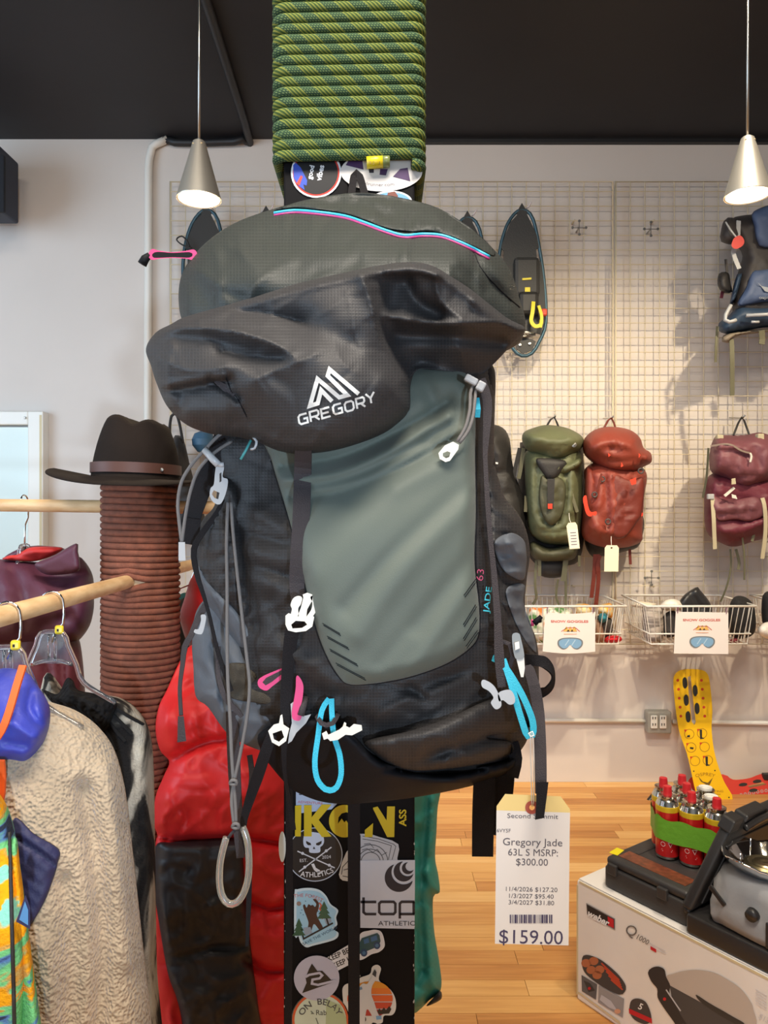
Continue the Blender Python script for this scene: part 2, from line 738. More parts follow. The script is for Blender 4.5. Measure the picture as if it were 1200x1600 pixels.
o = MB().box((0, WALL_Y + 0.06, CEIL / 2), (9.0, 0.12, CEIL), m_wall).build('wall_back')
struct(o)
struct(MB().box((-4.3, 0.0, CEIL / 2), (0.12, 8.0, CEIL), m_wall).build('wall_left'))
struct(MB().box((4.3, 0.0, CEIL / 2), (0.12, 8.0, CEIL), m_wall).build('wall_right'))
struct(MB().box((0, 0.0, CEIL + 0.06), (9.0, 8.1, 0.12), m_ceil).build('ceiling'))

# floor: slab with strip boards; those the photograph shows are laid one by one
m_slab = bpy.data.materials.new('floor_boards_far')
m_slab.use_nodes = True


def wood_nodes(m, random_per_object):
    nt = m.node_tree
    b = nt.nodes['Principled BSDF']
    b.inputs['Roughness'].default_value = 0.42
    tc = nt.nodes.new('ShaderNodeTexCoord')
    geo = nt.nodes.new('ShaderNodeNewGeometry')
    mp = nt.nodes.new('ShaderNodeMapping')
    mp.inputs['Scale'].default_value = (2.2, 38, 1)
    nt.links.new(geo.outputs['Position'], mp.inputs['Vector'])
    n = nt.nodes.new('ShaderNodeTexNoise')
    n.inputs['Scale'].default_value = 1.6
    n.inputs['Detail'].default_value = 6
    n.inputs['Distortion'].default_value = 0.6
    r = nt.nodes.new('ShaderNodeValToRGB')
    cols = [(0.0, (140, 84, 38)), (0.32, (196, 134, 70)), (0.6, (222, 168, 98)), (1.0, (240, 200, 138))]
    while len(r.color_ramp.elements) < 4:
        r.color_ramp.elements.new(0.5)
    for e, (p, c) in zip(r.color_ramp.elements, cols):
        e.position, e.color = p, rgb(c)
    mx = nt.nodes.new('ShaderNodeMath')
    mx.operation = 'MULTIPLY_ADD'
    mx.inputs[1].default_value = 0.55
    nt.links.new(n.outputs['Fac'], mx.inputs[0])
    if random_per_object:
        oi = nt.nodes.new('ShaderNodeObjectInfo')
        off = nt.nodes.new('ShaderNodeVectorMath')
        off.operation = 'ADD'
        cx = nt.nodes.new('ShaderNodeCombineXYZ')
        ml = nt.nodes.new('ShaderNodeMath')
        ml.operation = 'MULTIPLY'
        ml.inputs[1].default_value = 40
        nt.links.new(oi.outputs['Random'], ml.inputs[0])
        nt.links.new(ml.outputs[0], cx.inputs['X'])
        nt.links.new(ml.outputs[0], cx.inputs['Z'])
        nt.links.new(mp.outputs[0], off.inputs[0])
        nt.links.new(cx.outputs[0], off.inputs[1])
        nt.links.new(off.outputs[0], n.inputs['Vector'])
        m2 = nt.nodes.new('ShaderNodeMath')
        m2.operation = 'MULTIPLY'
        m2.inputs[1].default_value = 0.5
        nt.links.new(oi.outputs['Random'], m2.inputs[0])
        nt.links.new(m2.outputs[0], mx.inputs[2])
    else:
        br = nt.nodes.new('ShaderNodeTexBrick')
        br.inputs['Scale'].default_value = 1.0
        br.inputs['Brick Width'].default_value = 0.9
        br.inputs['Row Height'].default_value = 0.075
        br.inputs['Mortar Size'].default_value = 0.001
        br.inputs['Color1'].default_value = (0.0, 0, 0, 1)
        br.inputs['Color2'].default_value = (0.5, 0.5, 0.5, 1)
        br.inputs['Mortar'].default_value = (0, 0, 0, 1)
        nt.links.new(geo.outputs['Position'], br.inputs['Vector'])
        nt.links.new(br.outputs['Color'], mx.inputs[2])
        nt.links.new(mp.outputs[0], n.inputs['Vector'])
    nt.links.new(mx.outputs[0], r.inputs['Fac'])
    nt.links.new(r.outputs['Color'], b.inputs['Base Color'])


wood_nodes(m_slab, False)
m_plank = bpy.data.materials.new('floor_board')
m_plank.use_nodes = True
wood_nodes(m_plank, True)
floor = struct(MB().box((0, 0, -0.06), (9.0, 8.1, 0.10), m_slab).build('floor'))
unit = MB().box((0, 0, 0), (1, 1, 1), m_plank).build('plank', floor)
plank_mesh = unit.data
bpy.data.objects.remove(unit)
rnd = random.Random(3)
yy, first = 3.90, True
while yy > 1.85:
    x = -0.75 - rnd.random() * 0.9
    far = 2.35
    while x < far:
        ln = rnd.uniform(0.55, 1.35)
        q = bpy.data.objects.new('plank', plank_mesh)
        C.objects.link(q)
        q.parent = floor
        q.scale = (ln - 0.0015, 0.0735, 0.0115 + rnd.uniform(-0.0004, 0.0004))
        q.location = (x + ln / 2, yy - 0.0375, -0.006)
        x += ln
    yy -= 0.075

# trims, pipes
o = MB()
o.box((1.55, 3.885, CEIL - 0.022), (2.9, 0.03, 0.016), m_black_metal)
struct(o.build('trim_1'))
o = MB()
o.tube([(-0.62, -0.5, CEIL - 0.02), (-0.66, 1.6, CEIL - 0.02), (-0.70, 3.70, CEIL - 0.02), (-0.74, 3.85, CEIL - 0.025), (-0.86, 3.87, CEIL - 0.03), (-1.1, 3.875, CEIL - 0.03), (-1.16, 3.875, CEIL - 0.012)], 0.02, m_black_metal, 8, smooth=0.06)
struct(o.build('trim_2'))
o = MB()
o.tube([(-1.14, 3.875, CEIL - 0.012), (-1.20, 3.872, CEIL - 0.04), (-1.235, 3.872, CEIL - 0.12), (-1.24, 3.872, 2.9), (-1.245, 3.872, 1.5), (-1.25, 3.872, 0.0)], 0.02, m_white, 10, smooth=0.05)
struct(o.build('trim_3'))
o = MB()
o.tube([(0.2, 3.877, 0.335), (1.38, 3.877, 0.33)], 0.011, m_white, 8)
o.tube([(1.52, 3.877, 0.325), (4.2, 3.877, 0.29)], 0.011, m_white, 8)
struct(o.build('trim_4'))

# glazed white door at the left edge
dm = MB()
gx1, gz1 = -1.775, 1.955
dm.box((gx1 - 0.04, 3.865, gz1 / 2), (0.08, 0.07, gz1), m_white, bevel=0.006)
dm.box((gx1 - 0.90, 3.865, gz1 / 2), (0.08, 0.07, gz1), m_white, bevel=0.006)
dm.box((gx1 - 0.47, 3.865, gz1 - 0.035), (0.78, 0.066, 0.07), m_white, bevel=0.006)
dm.box((gx1 - 0.47, 3.865, 0.06), (0.78, 0.066, 0.12), m_white, bevel=0.006)
door = struct(dm.build('door_1'))
MB().box((gx1 - 0.47, 3.87, gz1 / 2), (0.78, 0.012, gz1 - 0.16), M('frosted_pane', (206, 220, 214), 0.25)).build('pane', door)
MB().box((gx1 - 0.012, 3.86, gz1 / 2), (0.012, 0.062, gz1 - 0.04), M('door_edge_strip', (205, 190, 150), 0.5)).build('edge_strip', door)
MB().lathe([(0.006, 0), (0.006, 0.01), (0.003, 0.012)], P(40, 653, 3.83), m_steel, 8, Matrix.Rotation(math.pi / 2, 3, 'X')).build('screw_head', door)

# double socket on the conduit
t = thing('wall_outlet', 'grey metal box with two white sockets on the wall conduit', 'outlet', P(1028, 1145, 3.87))
MB().box(P(1028, 1127, 3.86), (0.125, 0.06, 0.115), M('outlet_grey', (150, 148, 140), 0.45), bevel=0.008).build('outlet_box', t)
for px in (1022, 1036):
    s = MB().box(P(px, 1128, 3.822), (0.034, 0.012, 0.068), m_white, bevel=0.004).build('socket', t)
    q = MB()
    for dy in (-6, 4):
        q.box(P(px - 2, 1128 + dy, 3.815), (0.004, 0.004, 0.012), m_black_pl)
        q.box(P(px + 2, 1128 + dy, 3.815), (0.004, 0.004, 0.012), m_black_pl)
    q.build_pieces('slot', s)

# loudspeaker at the left edge
t = thing('wall_speaker', 'dark blue black loudspeaker box high on the wall', 'speaker', P(-40, 338, 3.6))
MB().box(P(-38, 288, 3.62), (0.32, 0.22, 0.31), M('speaker_cabinet', (28, 38, 58), 0.55), bevel=0.012).build('cabinet', t)
MB().box(P(-38, 288, 3.5), (0.28, 0.02, 0.27), M('speaker_grille', (18, 22, 30), 0.8, bump=('noise', 300, 0.6)), bevel=0.006).build('grille', t)
MB().box((P(-38, 288, 3.8).x, 3.815, P(-38, 288, 3.8).z), (0.1, 0.18, 0.08), m_black_metal).build('bracket', t)


# ---------------------------------------------------------------- gridwall
m_wire = M('cream_wire', (214, 200, 170), 0.45)
GRID_Y, GZ0, GZ1 = 3.845, 0.74, 3.155
for (x0, x1, lab) in ((-1.115, 0.05, 'cream wire grid panel on the wall behind the hat and the big backpack'),
                      (0.065, 1.195, 'cream wire grid panel behind the olive and rust red packs'),
                      (1.21, 2.36, 'cream wire grid panel behind the plum pack and child carrier')):
    g = thing('wire_grid_panel', lab, 'grid panel', ((x0 + x1) / 2, GRID_Y, GZ0), 'wire grid panels on the back wall')
    fr = MB()
    fr.tube([(x0, GRID_Y, GZ0), (x0, GRID_Y, GZ1), (x1, GRID_Y, GZ1), (x1, GRID_Y, GZ0)], 0.006, m_wire, 6, closed=True)
    fr.build('frame', g)
    w = MB()
    nx = int(round((x1 - x0) / 0.0762))
    for i in range(1, nx):
        x = x0 + (x1 - x0) * i / nx
        w.tube([(x, GRID_Y, GZ0), (x, GRID_Y, GZ1)], 0.0026, m_wire, 4, caps=False)
    k = 1
    while GZ0 + k * 0.0762 < GZ1:
        z = GZ0 + k * 0.0762
        w.tube([(x0, GRID_Y - 0.005, z), (x1, GRID_Y - 0.005, z)], 0.0026, m_wire, 4, caps=False)
        k += 1
    w.build('wire', g, kind='stuff')
    for zz in (GZ0 + 0.3, GZ1 - 0.2):
        b = MB()
        for xx in (x0 + 0.2, x1 - 0.2):
            b.tube([(xx, WALL_Y - 0.002, zz), (xx, GRID_Y, zz)], 0.005, m_wire, 6)
        b.build_pieces('wall_bracket', g)
m_zinc = M('dull_zinc', (110, 108, 104), 0.6, 0.3)
for px, py, lab in ((905, 356, 'small four-lobed wall bracket high on the grid, left one'), (1017, 358, 'small four-lobed wall bracket high on the grid, right one'),
                    (1018, 903, 'small four-lobed wall bracket low above the wire baskets')):
    b = MB()
    c = P(px, py, 3.835)
    for dx, dz in ((0.035, 0), (-0.035, 0), (0, 0.035), (0, -0.035)):
        b.tube([c, c + Vector((dx, 0, dz))], 0.002, m_zinc, 6)
        b.lathe([(0.0, 0), (0.007, 0.001), (0.007, 0.004), (0.0, 0.005)], c + Vector((dx, 0, dz)), m_zinc, 10, Matrix.Rotation(math.pi / 2, 3, 'X'))
    b.tube([c, c + Vector((0, 0.064, 0))], 0.004, m_steel, 6)
    tag(b.build('grid_bracket'), lab, 'bracket', 'brackets holding the grid')

# ---------------------------------------------------------------- pendant lamps
m_bulb = M('warm_bulb', (255, 236, 200), 0.5, emit=((255, 226, 180), 14.0))
m_shade = M('satin_nickel_shade', (196, 190, 178), 0.42, 0.75)
for px, py, lab in ((311, 312, 'brushed metal cone pendant lamp hanging beside the rope near the white wall pipe'), (1168, 306, 'brushed metal cone pendant lamp hanging above the child carrier')):
    c = P(px, py, 2.02)
    t = thing('pendant_lamp', lab, 'lamp', c, 'cone pendant lamps')
    H = 0.158
    MB().lathe([(0.060, 0.0), (0.0605, 0.002), (0.017, H), (0.012, H + 0.004), (0.0, H + 0.004)], c, m_shade, 32, caps=False).build('shade', t)
    MB().lathe([(0.0, 0.152), (0.0145, 0.15), (0.056, 0.001), (0.0595, 0.0)], c, M('shade_inner_white', (240, 235, 225), 0.5), 32, caps=False).build('shade_lining', t)
    MB().lathe([(0.0, 0.0015), (0.03, 0.003), (0.055, 0.008), (0.054, 0.014), (0.05, 0.024), (0.03, 0.06), (0.012, 0.09), (0.0, 0.09)], c, m_bulb, 24).build('bulb', t)
    h = MB()
    for a in (-2.2, -1.0, 0.4, 2.0):
        q = c + Vector((0.0205 * math.cos(a), 0.0205 * math.sin(a), 0.147))
        h.lathe([(0.0, -0.002), (0.003, 0), (0.0, 0.002)], q, M('vent_hole', (250, 225, 170), 0.5), 8)
    h.build_pieces('vent_hole', t)
    MB().tube([c + Vector((0, 0, H)), c + Vector((0.001, 0, 0.5)), Vector((c.x, c.y, CEIL))], 0.0035, m_steel, 6).build('cord', t)
    MB().lathe([(0.0, 0), (0.05, 0.0), (0.055, 0.012), (0.055, 0.025)], (c.x, c.y, CEIL - 0.025), m_shade, 20).build('canopy', t)
    d = bpy.data.lights.new('lamp_light', 'SPOT')
    d.energy, d.color, d.spot_size, d.spot_blend, d.shadow_soft_size = 22, (1.0, 0.82, 0.55), math.radians(130), 0.8, 0.03
    lo = bpy.data.objects.new('lamp_light', d)
    C.objects.link(lo)
    lo.parent = t
    lo.location = (0, 0, -0.012)

# ================================================================ the sticker-covered pillar and its green rope
COL_Y = 1.15
m_board = M('board_black_gloss', (22, 21, 23), 0.5, spec=0.08, bump=('noise', 30, 0.08))
px0, px1 = P(443, 0, COL_Y).x, P(648, 0, COL_Y).x
pcx, pw = (px0 + px1) / 2, px1 - px0
pil = thing('sticker_pillar', 'square black pillar with stickers on its boards behind the grey backpack', 'pillar', (pcx, COL_Y + 0.1, 0))
MB().box((pcx, COL_Y + 0.105, CEIL / 2), (pw - 0.016, 0.17, CEIL), m_board, bevel=0.004).build('core', pil)
for k, (a, b) in enumerate(((443, 545), (547, 648))):
    xa, xb = P(a, 0, COL_Y).x, P(b, 0, COL_Y).x
    MB().box(((xa + xb) / 2, COL_Y + 0.009, CEIL / 2), (xb - xa, 0.016, CEIL - 0.004), m_board, bevel=0.003).build('board', pil)
ST = flat_at(COL_Y)
S = lambda c, n=None: M('sticker_%d_%d_%d' % tuple(c), c, 0.38)
W, K, NAVY = S((228, 230, 235)), S((22, 22, 24)), S((26, 30, 48))


def zz(l):
    return [(430 + a * 0.2312, 1230 + b * 0.2312) for a, b in l]


def sticker(label):
    m = MB()
    m.label = label
    return m


def stick(m):
    m.build('sticker', pil, label=m.label)


T = 0.0004
# summit adventure corner
m = sticker('pale blue sticker with dark lettering, topmost under the backpack')
m.plate(zz([(140, -20), (440, -20), (430, 100), (380, 150), (180, 175), (140, 170)]), ST, T, S((178, 200, 232)), base=0.0002)
m.text('SUMMIT', *zz([(250, 52)])[0], 6.5, ST, NAVY, sx=1.25, off=0.001, bold=0.02)
m.text('ADVENTURE', *zz([(236, 112)])[0], 3.6, ST, S((200, 90, 90)), angle=4, sx=1.35, off=0.001)
stick(m)
# skull circle
m = sticker('round black sticker with a white skull over crossed poles')
cx, cy = zz([(268, 455)])[0]
m.disc(cx, cy, 44, 43, ST, T, K, base=0.0005)
m.strokes([[(cx + 42.5 * math.cos(a * math.pi / 30), cy + 41.5 * math.sin(a * math.pi / 30)) for a in range(61)]], 1.3, ST, S((190, 205, 225)), 0.0011)
sk = [(190, 350), (200, 318), (230, 303), (265, 305), (300, 312), (325, 335), (330, 370), (318, 395), (305, 405), (300, 440), (235, 442), (228, 412), (205, 408), (192, 390)]
m.plate([smooth_line(zz(sk), 2, True), zz([(208, 362), (240, 378), (243, 392), (222, 392), (210, 380)]), zz([(275, 380), (315, 362), (312, 382), (295, 394), (278, 392)]), zz([(262, 400), (272, 418), (254, 418)])], ST, 0.0004, S((205, 220, 242)), base=0.0008)
m.strokes([zz([(150, 432), (402, 545)]), zz([(160, 572), (380, 405)])], 1.9, ST, S((215, 220, 230)), 0.0013)
for q in ((185, 447), (365, 527), (200, 540), (345, 430)):
    m.disc(*zz([q])[0], 2.4, 2.4, ST, T, S((215, 220, 230)), base=0.001, n=10)
m.plate(zz([(243, 520), (262, 515), (275, 545), (300, 560), (318, 582), (295, 585), (262, 560)]), ST, T, S((225, 228, 232)), base=0.0009)
m.text('EST.', *zz([(193, 505)])[0], 5.0, ST, W, angle=-3, off=0.0013)
m.text('2024', *zz([(347, 482)])[0], 5.0, ST, W, angle=-4, off=0.0013)
m.text('ATHLETICS', *zz([(285, 606)])[0], 8, ST, W, angle=-7, off=0.0013, bold=0.012, arc=-80, sx=0.95)
m.text('OFF TRAIL', *zz([(262, 300)])[0], 6.0, ST, W, angle=-2, off=0.0009, bold=0.01, arc=42)
stick(m)
# big yellow lettering
m = sticker('large yellow capital lettering sticker across both boards')
Y_ = S((214, 190, 24))
b_ = 0.0012
m.plate([(461, 1259), (471, 1258), (470, 1307), (461, 1307)], ST, T, Y_, base=b_)
m.plate([(475, 1258), (487, 1258), (487, 1277), (503, 1257), (518, 1257), (498, 1281), (518, 1307), (503, 1308), (487, 1286), (487, 1307), (475, 1307)], ST, T, Y_, base=b_)
ring = [(538 + 24 * math.cos(a * math.pi / 20), 1283 + 25.5 * math.sin(a * math.pi / 20)) for a in range(40)]
hole = [(528, 1287), (534, 1279), (538, 1285), (541, 1282), (546, 1290), (554, 1290), (553, 1278), (548, 1271), (541, 1269), (534, 1271), (529, 1277)]
m.plate([ring, hole], ST, T, Y_, base=b_)
m.plate([(583, 1264), (583, 1262), (590, 1260), (604, 1282), (605, 1260), (617, 1260), (616, 1308), (605, 1308)], ST, T, Y_, base=b_)
m.plate([(570, 1308), (570, 1297), (583, 1286), (582, 1308)], ST, T, Y_, base=b_)
m.text('ASS', 634.5, 1278, 11, ST, Y_, angle=-90, off=b_ + T, bold=0.025, sx=1.05)
stick(m)
# white off-road truck drawing
m = sticker('white outline drawing of a truck on the right board')
m.plate(zz([(577, 315), (640, 315), (700, 335), (790, 360), (832, 385), (838, 420), (825, 480), (832, 520), (577, 520)]), ST, T, S((196, 202, 212)), base=0.0005)
m.strokes([zz([(590, 330), (700, 350), (800, 385), (815, 400), (790, 490)]), zz([(590, 350), (690, 365), (785, 395), (765, 490)]), zz([(585, 425), (620, 415), (660, 440), (690, 420), (720, 460), (755, 440)]),
           zz([(600, 385), (640, 380), (665, 410)])], 1.0, ST, S((70, 74, 84)), 0.001)
for r in (27, 20, 15):
    m.strokes([[(430 + 645 * 0.2312 + r * math.cos(a * math.pi / 12), 1230 + 505 * 0.2312 + r * math.sin(a * math.pi / 12)) for a in range(12, 25)]], 1.2, ST, S((70, 74, 84)), 0.0011)
stick(m)
# white crescent athletic sticker
m = sticker('white rectangular sticker with navy crescents and lettering')
m.plate(zz([(575, 495), (945, 492), (942, 958), (575, 950)]), ST, T, S((214, 222, 236)), base=0.0009)
bx, by = zz([(838, 610)])[0]


def crescent(ax, ay, r, bx_, by_, r2):
    a = [(ax + r * math.cos(t * math.pi / 24), ay + r * math.sin(t * math.pi / 24)) for t in range(48)]
    pa = [p for p in a if math.hypot(p[0] - bx_, p[1] - by_) > r2]
    k = max(range(len(pa)), key=lambda i: math.hypot(pa[i][0] - pa[i - 1][0], pa[i][1] - pa[i - 1][1]))
    pa = pa[k:] + pa[:k]
    b = [(bx_ + r2 * math.cos(t * math.pi / 24), by_ + r2 * math.sin(t * math.pi / 24)) for t in range(48)]
    pb = [p for p in b if math.hypot(p[0] - ax, p[1] - ay) < r]
    k = max(range(len(pb)), key=lambda i: math.hypot(pb[i][0] - pb[i - 1][0], pb[i][1] - pb[i - 1][1]))
    pb = pb[k:] + pb[:k]
    return pa + pb[::-1]


for c in (((836, 612), 96, (868, 575), 82), ((868, 570), 68, (895, 548), 54), ((896, 548), 40, (912, 536), 31)):
    (ax, ay), r, (qx, qy), r2 = c
    A, B = zz([(ax, ay), (qx, qy)])
    m.plate(crescent(A[0], A[1], r * 0.2312, B[0], B[1], r2 * 0.2312), ST, T, NAVY, base=0.0013)
m.strokes([zz([(597, 745), (597, 845), (612, 858), (683, 858)]), zz([(577, 776), (683, 776)]),
           zz([(715, 775), (800, 775), (812, 787), (812, 845), (800, 858), (715, 858), (703, 845), (703, 787), (715, 775)]),
           zz([(842, 888), (842, 787), (854, 775), (942, 775)]), zz([(842, 858), (942, 858)]), zz([(936, 775), (936, 858)])], 4.0, ST, NAVY, 0.0017)
m.text('ATHLETIC', *zz([(820, 935)])[0], 7, ST, NAVY, sx=1.28, off=0.0017)
stick(m)
# forest bear
m = sticker('pale blue sticker of a bear among pine trees')
o_ = zz([(130, 720), (150, 690), (230, 680), (300, 695), (345, 735), (375, 790), (425, 830), (412, 880), (420, 930), (392, 960), (428, 985), (402, 1030), (260, 1070), (210, 1082), (172, 1050), (155, 1005), (130, 1005)])
m.plate([smooth_line(o_, 3, True)], ST, T, S((206, 228, 240)), base=0.0005)
cq = (np.array(o_).mean(0))
m.plate([smooth_line([(cq[0] + (a - cq[0]) * 0.9, cq[1] + (b - cq[1]) * 0.91) for a, b in o_], 3, True)], ST, T, S((160, 206, 230)), base=0.0008)
BR, GR, BK = S((66, 40, 32)), S((52, 92, 68)), S((24, 26, 32))
bear = zz([(196, 835), (188, 800), (200, 792), (212, 815), (225, 790), (240, 800), (255, 795), (268, 810), (278, 790), (262, 768), (255, 757), (275, 758), (295, 785), (292, 825), (280, 860), (300, 905), (322, 950), (300, 965), (262, 925), (240, 980), (215, 975), (225, 920), (210, 870)])
m.plate([smooth_line(bear, 2, True)], ST, T, BR, base=0.0011)
for tx, ty, s in ((330, 790, 1.0), (160, 905, 0.9)):
    for k in range(3):
        m.plate(zz([(tx, ty - 20 + k * 30), (tx + (26 + 12 * k) * s, ty + 32 + k * 32), (tx - (26 + 12 * k) * s, ty + 36 + k * 32)]), ST, T, GR, base=0.0012 + k * 0.0001)
m.strokes([zz([(298, 780), (312, 800), (300, 822), (318, 845), (305, 868), (322, 890)])], 2.4, ST, S((200, 96, 70)), 0.0015)
m.plate(zz([(190, 950), (238, 945), (250, 985), (200, 1005)]), ST, T, S((150, 166, 184)), base=0.0012)
m.plate(zz([(330, 890), (372, 878), (382, 910), (345, 930)]), ST, T, S((150, 166, 184)), base=0.0012)
m.strokes([zz([(175, 960), (192, 1025), (390, 918)]), zz([(345, 880), (360, 930)])], 2.6, ST, BK, 0.0017)
m.disc(*zz([(160, 787)])[0], 3.6, 3.6, ST, T, S((150, 130, 120)), base=0.0012, n=14)
m.text('THE FOREST', *zz([(225, 745)])[0], 5.4, ST, S((204, 120, 116)), angle=9, off=0.0015, arc=60, sx=1.05)
m.text('SAVE THE WORLD', *zz([(306, 1012)])[0], 4.6, ST, S((50, 90, 120)), angle=-27, off=0.0015, sx=1.1)
for q in ((180, 830), (190, 862), (205, 770), (300, 865), (245, 735), (172, 850), (290, 840), (310, 770)):
    m.disc(*zz([q])[0], 0.9, 0.9, ST, T, S((70, 110, 150)), base=0.0011, n=6)
stick(m)
# small white drawing half under the strap
m = sticker('small white sticker half hidden under the hanging strap')
m.plate(zz([(430, 590), (450, 510), (480, 440), (520, 390), (520, 640), (455, 630), (438, 615)]), ST, T, S((216, 218, 216)), base=0.0008)
m.strokes([zz([(448, 590), (455, 540), (520, 470)]), zz([(455, 600), (520, 612)]), zz([(462, 560), (520, 545)])], 1.4, ST, S((96, 96, 98)), 0.0013)
stick(m)
# keep beep
m = sticker('white slanted sticker with black capital lettering')
m.plate(zz([(335, 1160), (500, 1062), (560, 1030), (560, 1170), (420, 1242), (372, 1200)]), ST, T, W, base=0.0006)
m.text('KEEP BEEP', *zz([(455, 1138)])[0], 8.0, ST, K, angle=-24, off=0.0011, bold=0.02, sx=0.9)
m.text('KEEP JEEP', *zz([(480, 1188)])[0], 8.0, ST, K, angle=-24, off=0.0011, bold=0.02, sx=0.9)
stick(m)
# little jeep
m = sticker('sticker of a small teal off-road car with a white border')
j_ = zz([(570, 1000), (640, 968), (690, 965), (722, 985), (740, 1050), (735, 1085), (700, 1115), (650, 1130), (590, 1165), (560, 1150)])
m.plate([smooth_line(j_, 3, True)], ST, T, W, base=0.0005)
TE, BL = S((40, 84, 92)), S((60, 110, 160))
m.plate(zz([(565, 1060), (585, 1020), (690, 985), (705, 1000), (712, 1040), (700, 1075), (570, 1128)]), ST, T, TE, base=0.0009)
m.plate(zz([(597, 1030), (630, 1018), (636, 1050), (602, 1060)]), ST, T, BL, base=0.0013)
m.plate(zz([(645, 1015), (685, 1000), (692, 1032), (650, 1045)]), ST, T, BL, base=0.0013)
for q in ((600, 1120), (688, 1070)):
    m.disc(*zz([q])[0], 5.2, 5.8, ST, T, S((40, 70, 110)), base=0.0013, n=16)
    m.disc(*zz([q])[0], 2.8, 3.0, ST, T, S((74, 120, 160)), base=0.0016, n=12)
stick(m)
# mountain road emblem
m = sticker('round silver sticker with a black mountain and road emblem')
cx, cy = zz([(280, 1290)])[0]
m.disc(cx, cy, 35.6, 35.2, ST, T, S((190, 190, 208)), base=0.0010)
m.plate(zz([(248, 1192), (285, 1242), (318, 1240), (378, 1302), (412, 1302), (382, 1322), (182, 1392), (212, 1322), (205, 1290), (226, 1235)]), ST, T, K, base=0.0014)
m.strokes([zz([(205, 1283), (230, 1268), (300, 1255), (318, 1272), (300, 1292), (252, 1300), (248, 1328), (290, 1336), (412, 1306)])], 3.6, ST, S((190, 190, 208)), 0.002)
stick(m)
# on belay
m = sticker('round sticker with an orange ring, pale green centre and arched lettering')
cx, cy = zz([(305, 1575)])[0]
m.disc(cx, cy, 45.5, 45, ST, T, S((90, 96, 92)), base=0.0004)
m.disc(cx, cy, 44, 43.5, ST, T, S((212, 92, 50)), base=0.0006)
m.disc(cx, cy, 40.5, 40, ST, T, S((206, 220, 200)), base=0.0008)
m.plate(zz([(345, 1435), (440, 1470), (480, 1560), (490, 1680), (340, 1680)]), ST, T, S((176, 192, 150)), base=0.001)
m.text('ON  BELAY', cx, cy - 24.5, 9.5, ST, S((74, 78, 82)), off=0.0016, arc=29, bold=0.01, sx=1.0)
m.text('Rab', *zz([(312, 1540)])[0], 8, ST, S((66, 70, 66)), off=0.0016)
m.strokes([zz([(240, 1512), (258, 1530), (242, 1530)]), zz([(275, 1560), (290, 1600), (280, 1660)])], 1.5, ST, S((110, 120, 108)), 0.0016)
stick(m)
# dabbing furry figure before a sunset
m = sticker('sunset sticker with a pale furry figure raising one arm')
y_ = zz([(455, 1400), (462, 1345), (500, 1325), (560, 1330), (572, 1290), (640, 1262), (655, 1215), (690, 1200), (715, 1225), (700, 1290), (715, 1320), (780, 1370), (812, 1430), (815, 1500), (790, 1540), (735, 1545), (725, 1590), (690, 1600), (660, 1590), (620, 1640), (555, 1640), (480, 1560)])
m.plate([smooth_line(y_, 3, True)], ST, T, S((222, 222, 218)), base=0.0004)
yc = np.array(y_).mean(0)
m.plate([smooth_line(zz([(yc[0] + (a - yc[0]) * 0.90, yc[1] + (b2 - yc[1]) * 0.92) for a, b2 in y_]), 3, True)], ST, T, K, base=0.0006)
cx, cy = zz([(660, 1430)])[0]
for k, c in enumerate(((226, 150, 44), (230, 124, 44), (224, 98, 44), (206, 72, 48), (186, 54, 52))):
    t0, t1 = -1 + 0.4 * k, -1 + 0.4 * (k + 1) - (0.05 if k else 0)
    l = []
    for i in range(9):
        t = t0 + (t1 - t0) * i / 8
        l.append((cx + 31 * math.sqrt(max(0, 1 - t * t)), cy + 28 * t))
    for i in range(8, -1, -1):
        t = t0 + (t1 - t0) * i / 8
        l.append((cx - 40 * math.sqrt(max(0, 1 - t * t)), cy + 28 * t))
    m.plate(l, ST, T, S(c), base=0.0008)
m.plate(zz([(690, 1515), (705, 1495), (715, 1512), (735, 1488), (748, 1508), (770, 1480), (785, 1500), (770, 1530), (700, 1535)]), ST, T, BK, base=0.0012)
f_ = zz([(575, 1340), (600, 1325), (620, 1330), (650, 1285), (672, 1245), (690, 1262), (680, 1300), (655, 1345), (650, 1400), (668, 1450), (690, 1520), (705, 1555), (670, 1568), (640, 1520), (620, 1500), (608, 1560), (605, 1640), (560, 1640), (562, 1500), (560, 1400)])
m.plate([smooth_line(f_, 3, True)], ST, T, S((216, 218, 220)), base=0.0014)
m.plate(zz([(655, 1265), (672, 1232), (685, 1250), (680, 1285)]), ST, T, S((40, 54, 66)), base=0.0018)
m.plate(zz([(680, 1548), (715, 1545), (720, 1568), (685, 1572)]), ST, T, S((120, 170, 210)), base=0.0018)
m.plate(zz([(568, 1355), (585, 1348), (590, 1365), (572, 1372)]), ST, T, S((120, 150, 180)), base=0.0018)
stick(m)
# half round white one at the left edge
m = sticker('white rounded sticker wrapped over the left edge of the pillar')
m.disc(441, 1323, 5.5, 24, flat_at(COL_Y - 0.001), 0.0006, S((206, 212, 206)))
stick(m)
# scuffs along the edges are small chips of pale base
m = MB()
rr = random.Random(5)
for _ in range(46):
    x = rr.choice((444.5, 445, 646.5, 561.5)) + rr.uniform(-1.2, 1.2)
    y = rr.uniform(1270, 1640)
    h, w = rr.uniform(0.8, 3.5), rr.uniform(0.4, 1.1)
    m.plate([(x - w, y), (x, y - h), (x + w, y + 0.3), (x, y + h)], ST, 0.0003, S((190, 186, 180)), base=0.0002)
m.build('edge_scuffs', pil, kind='stuff')

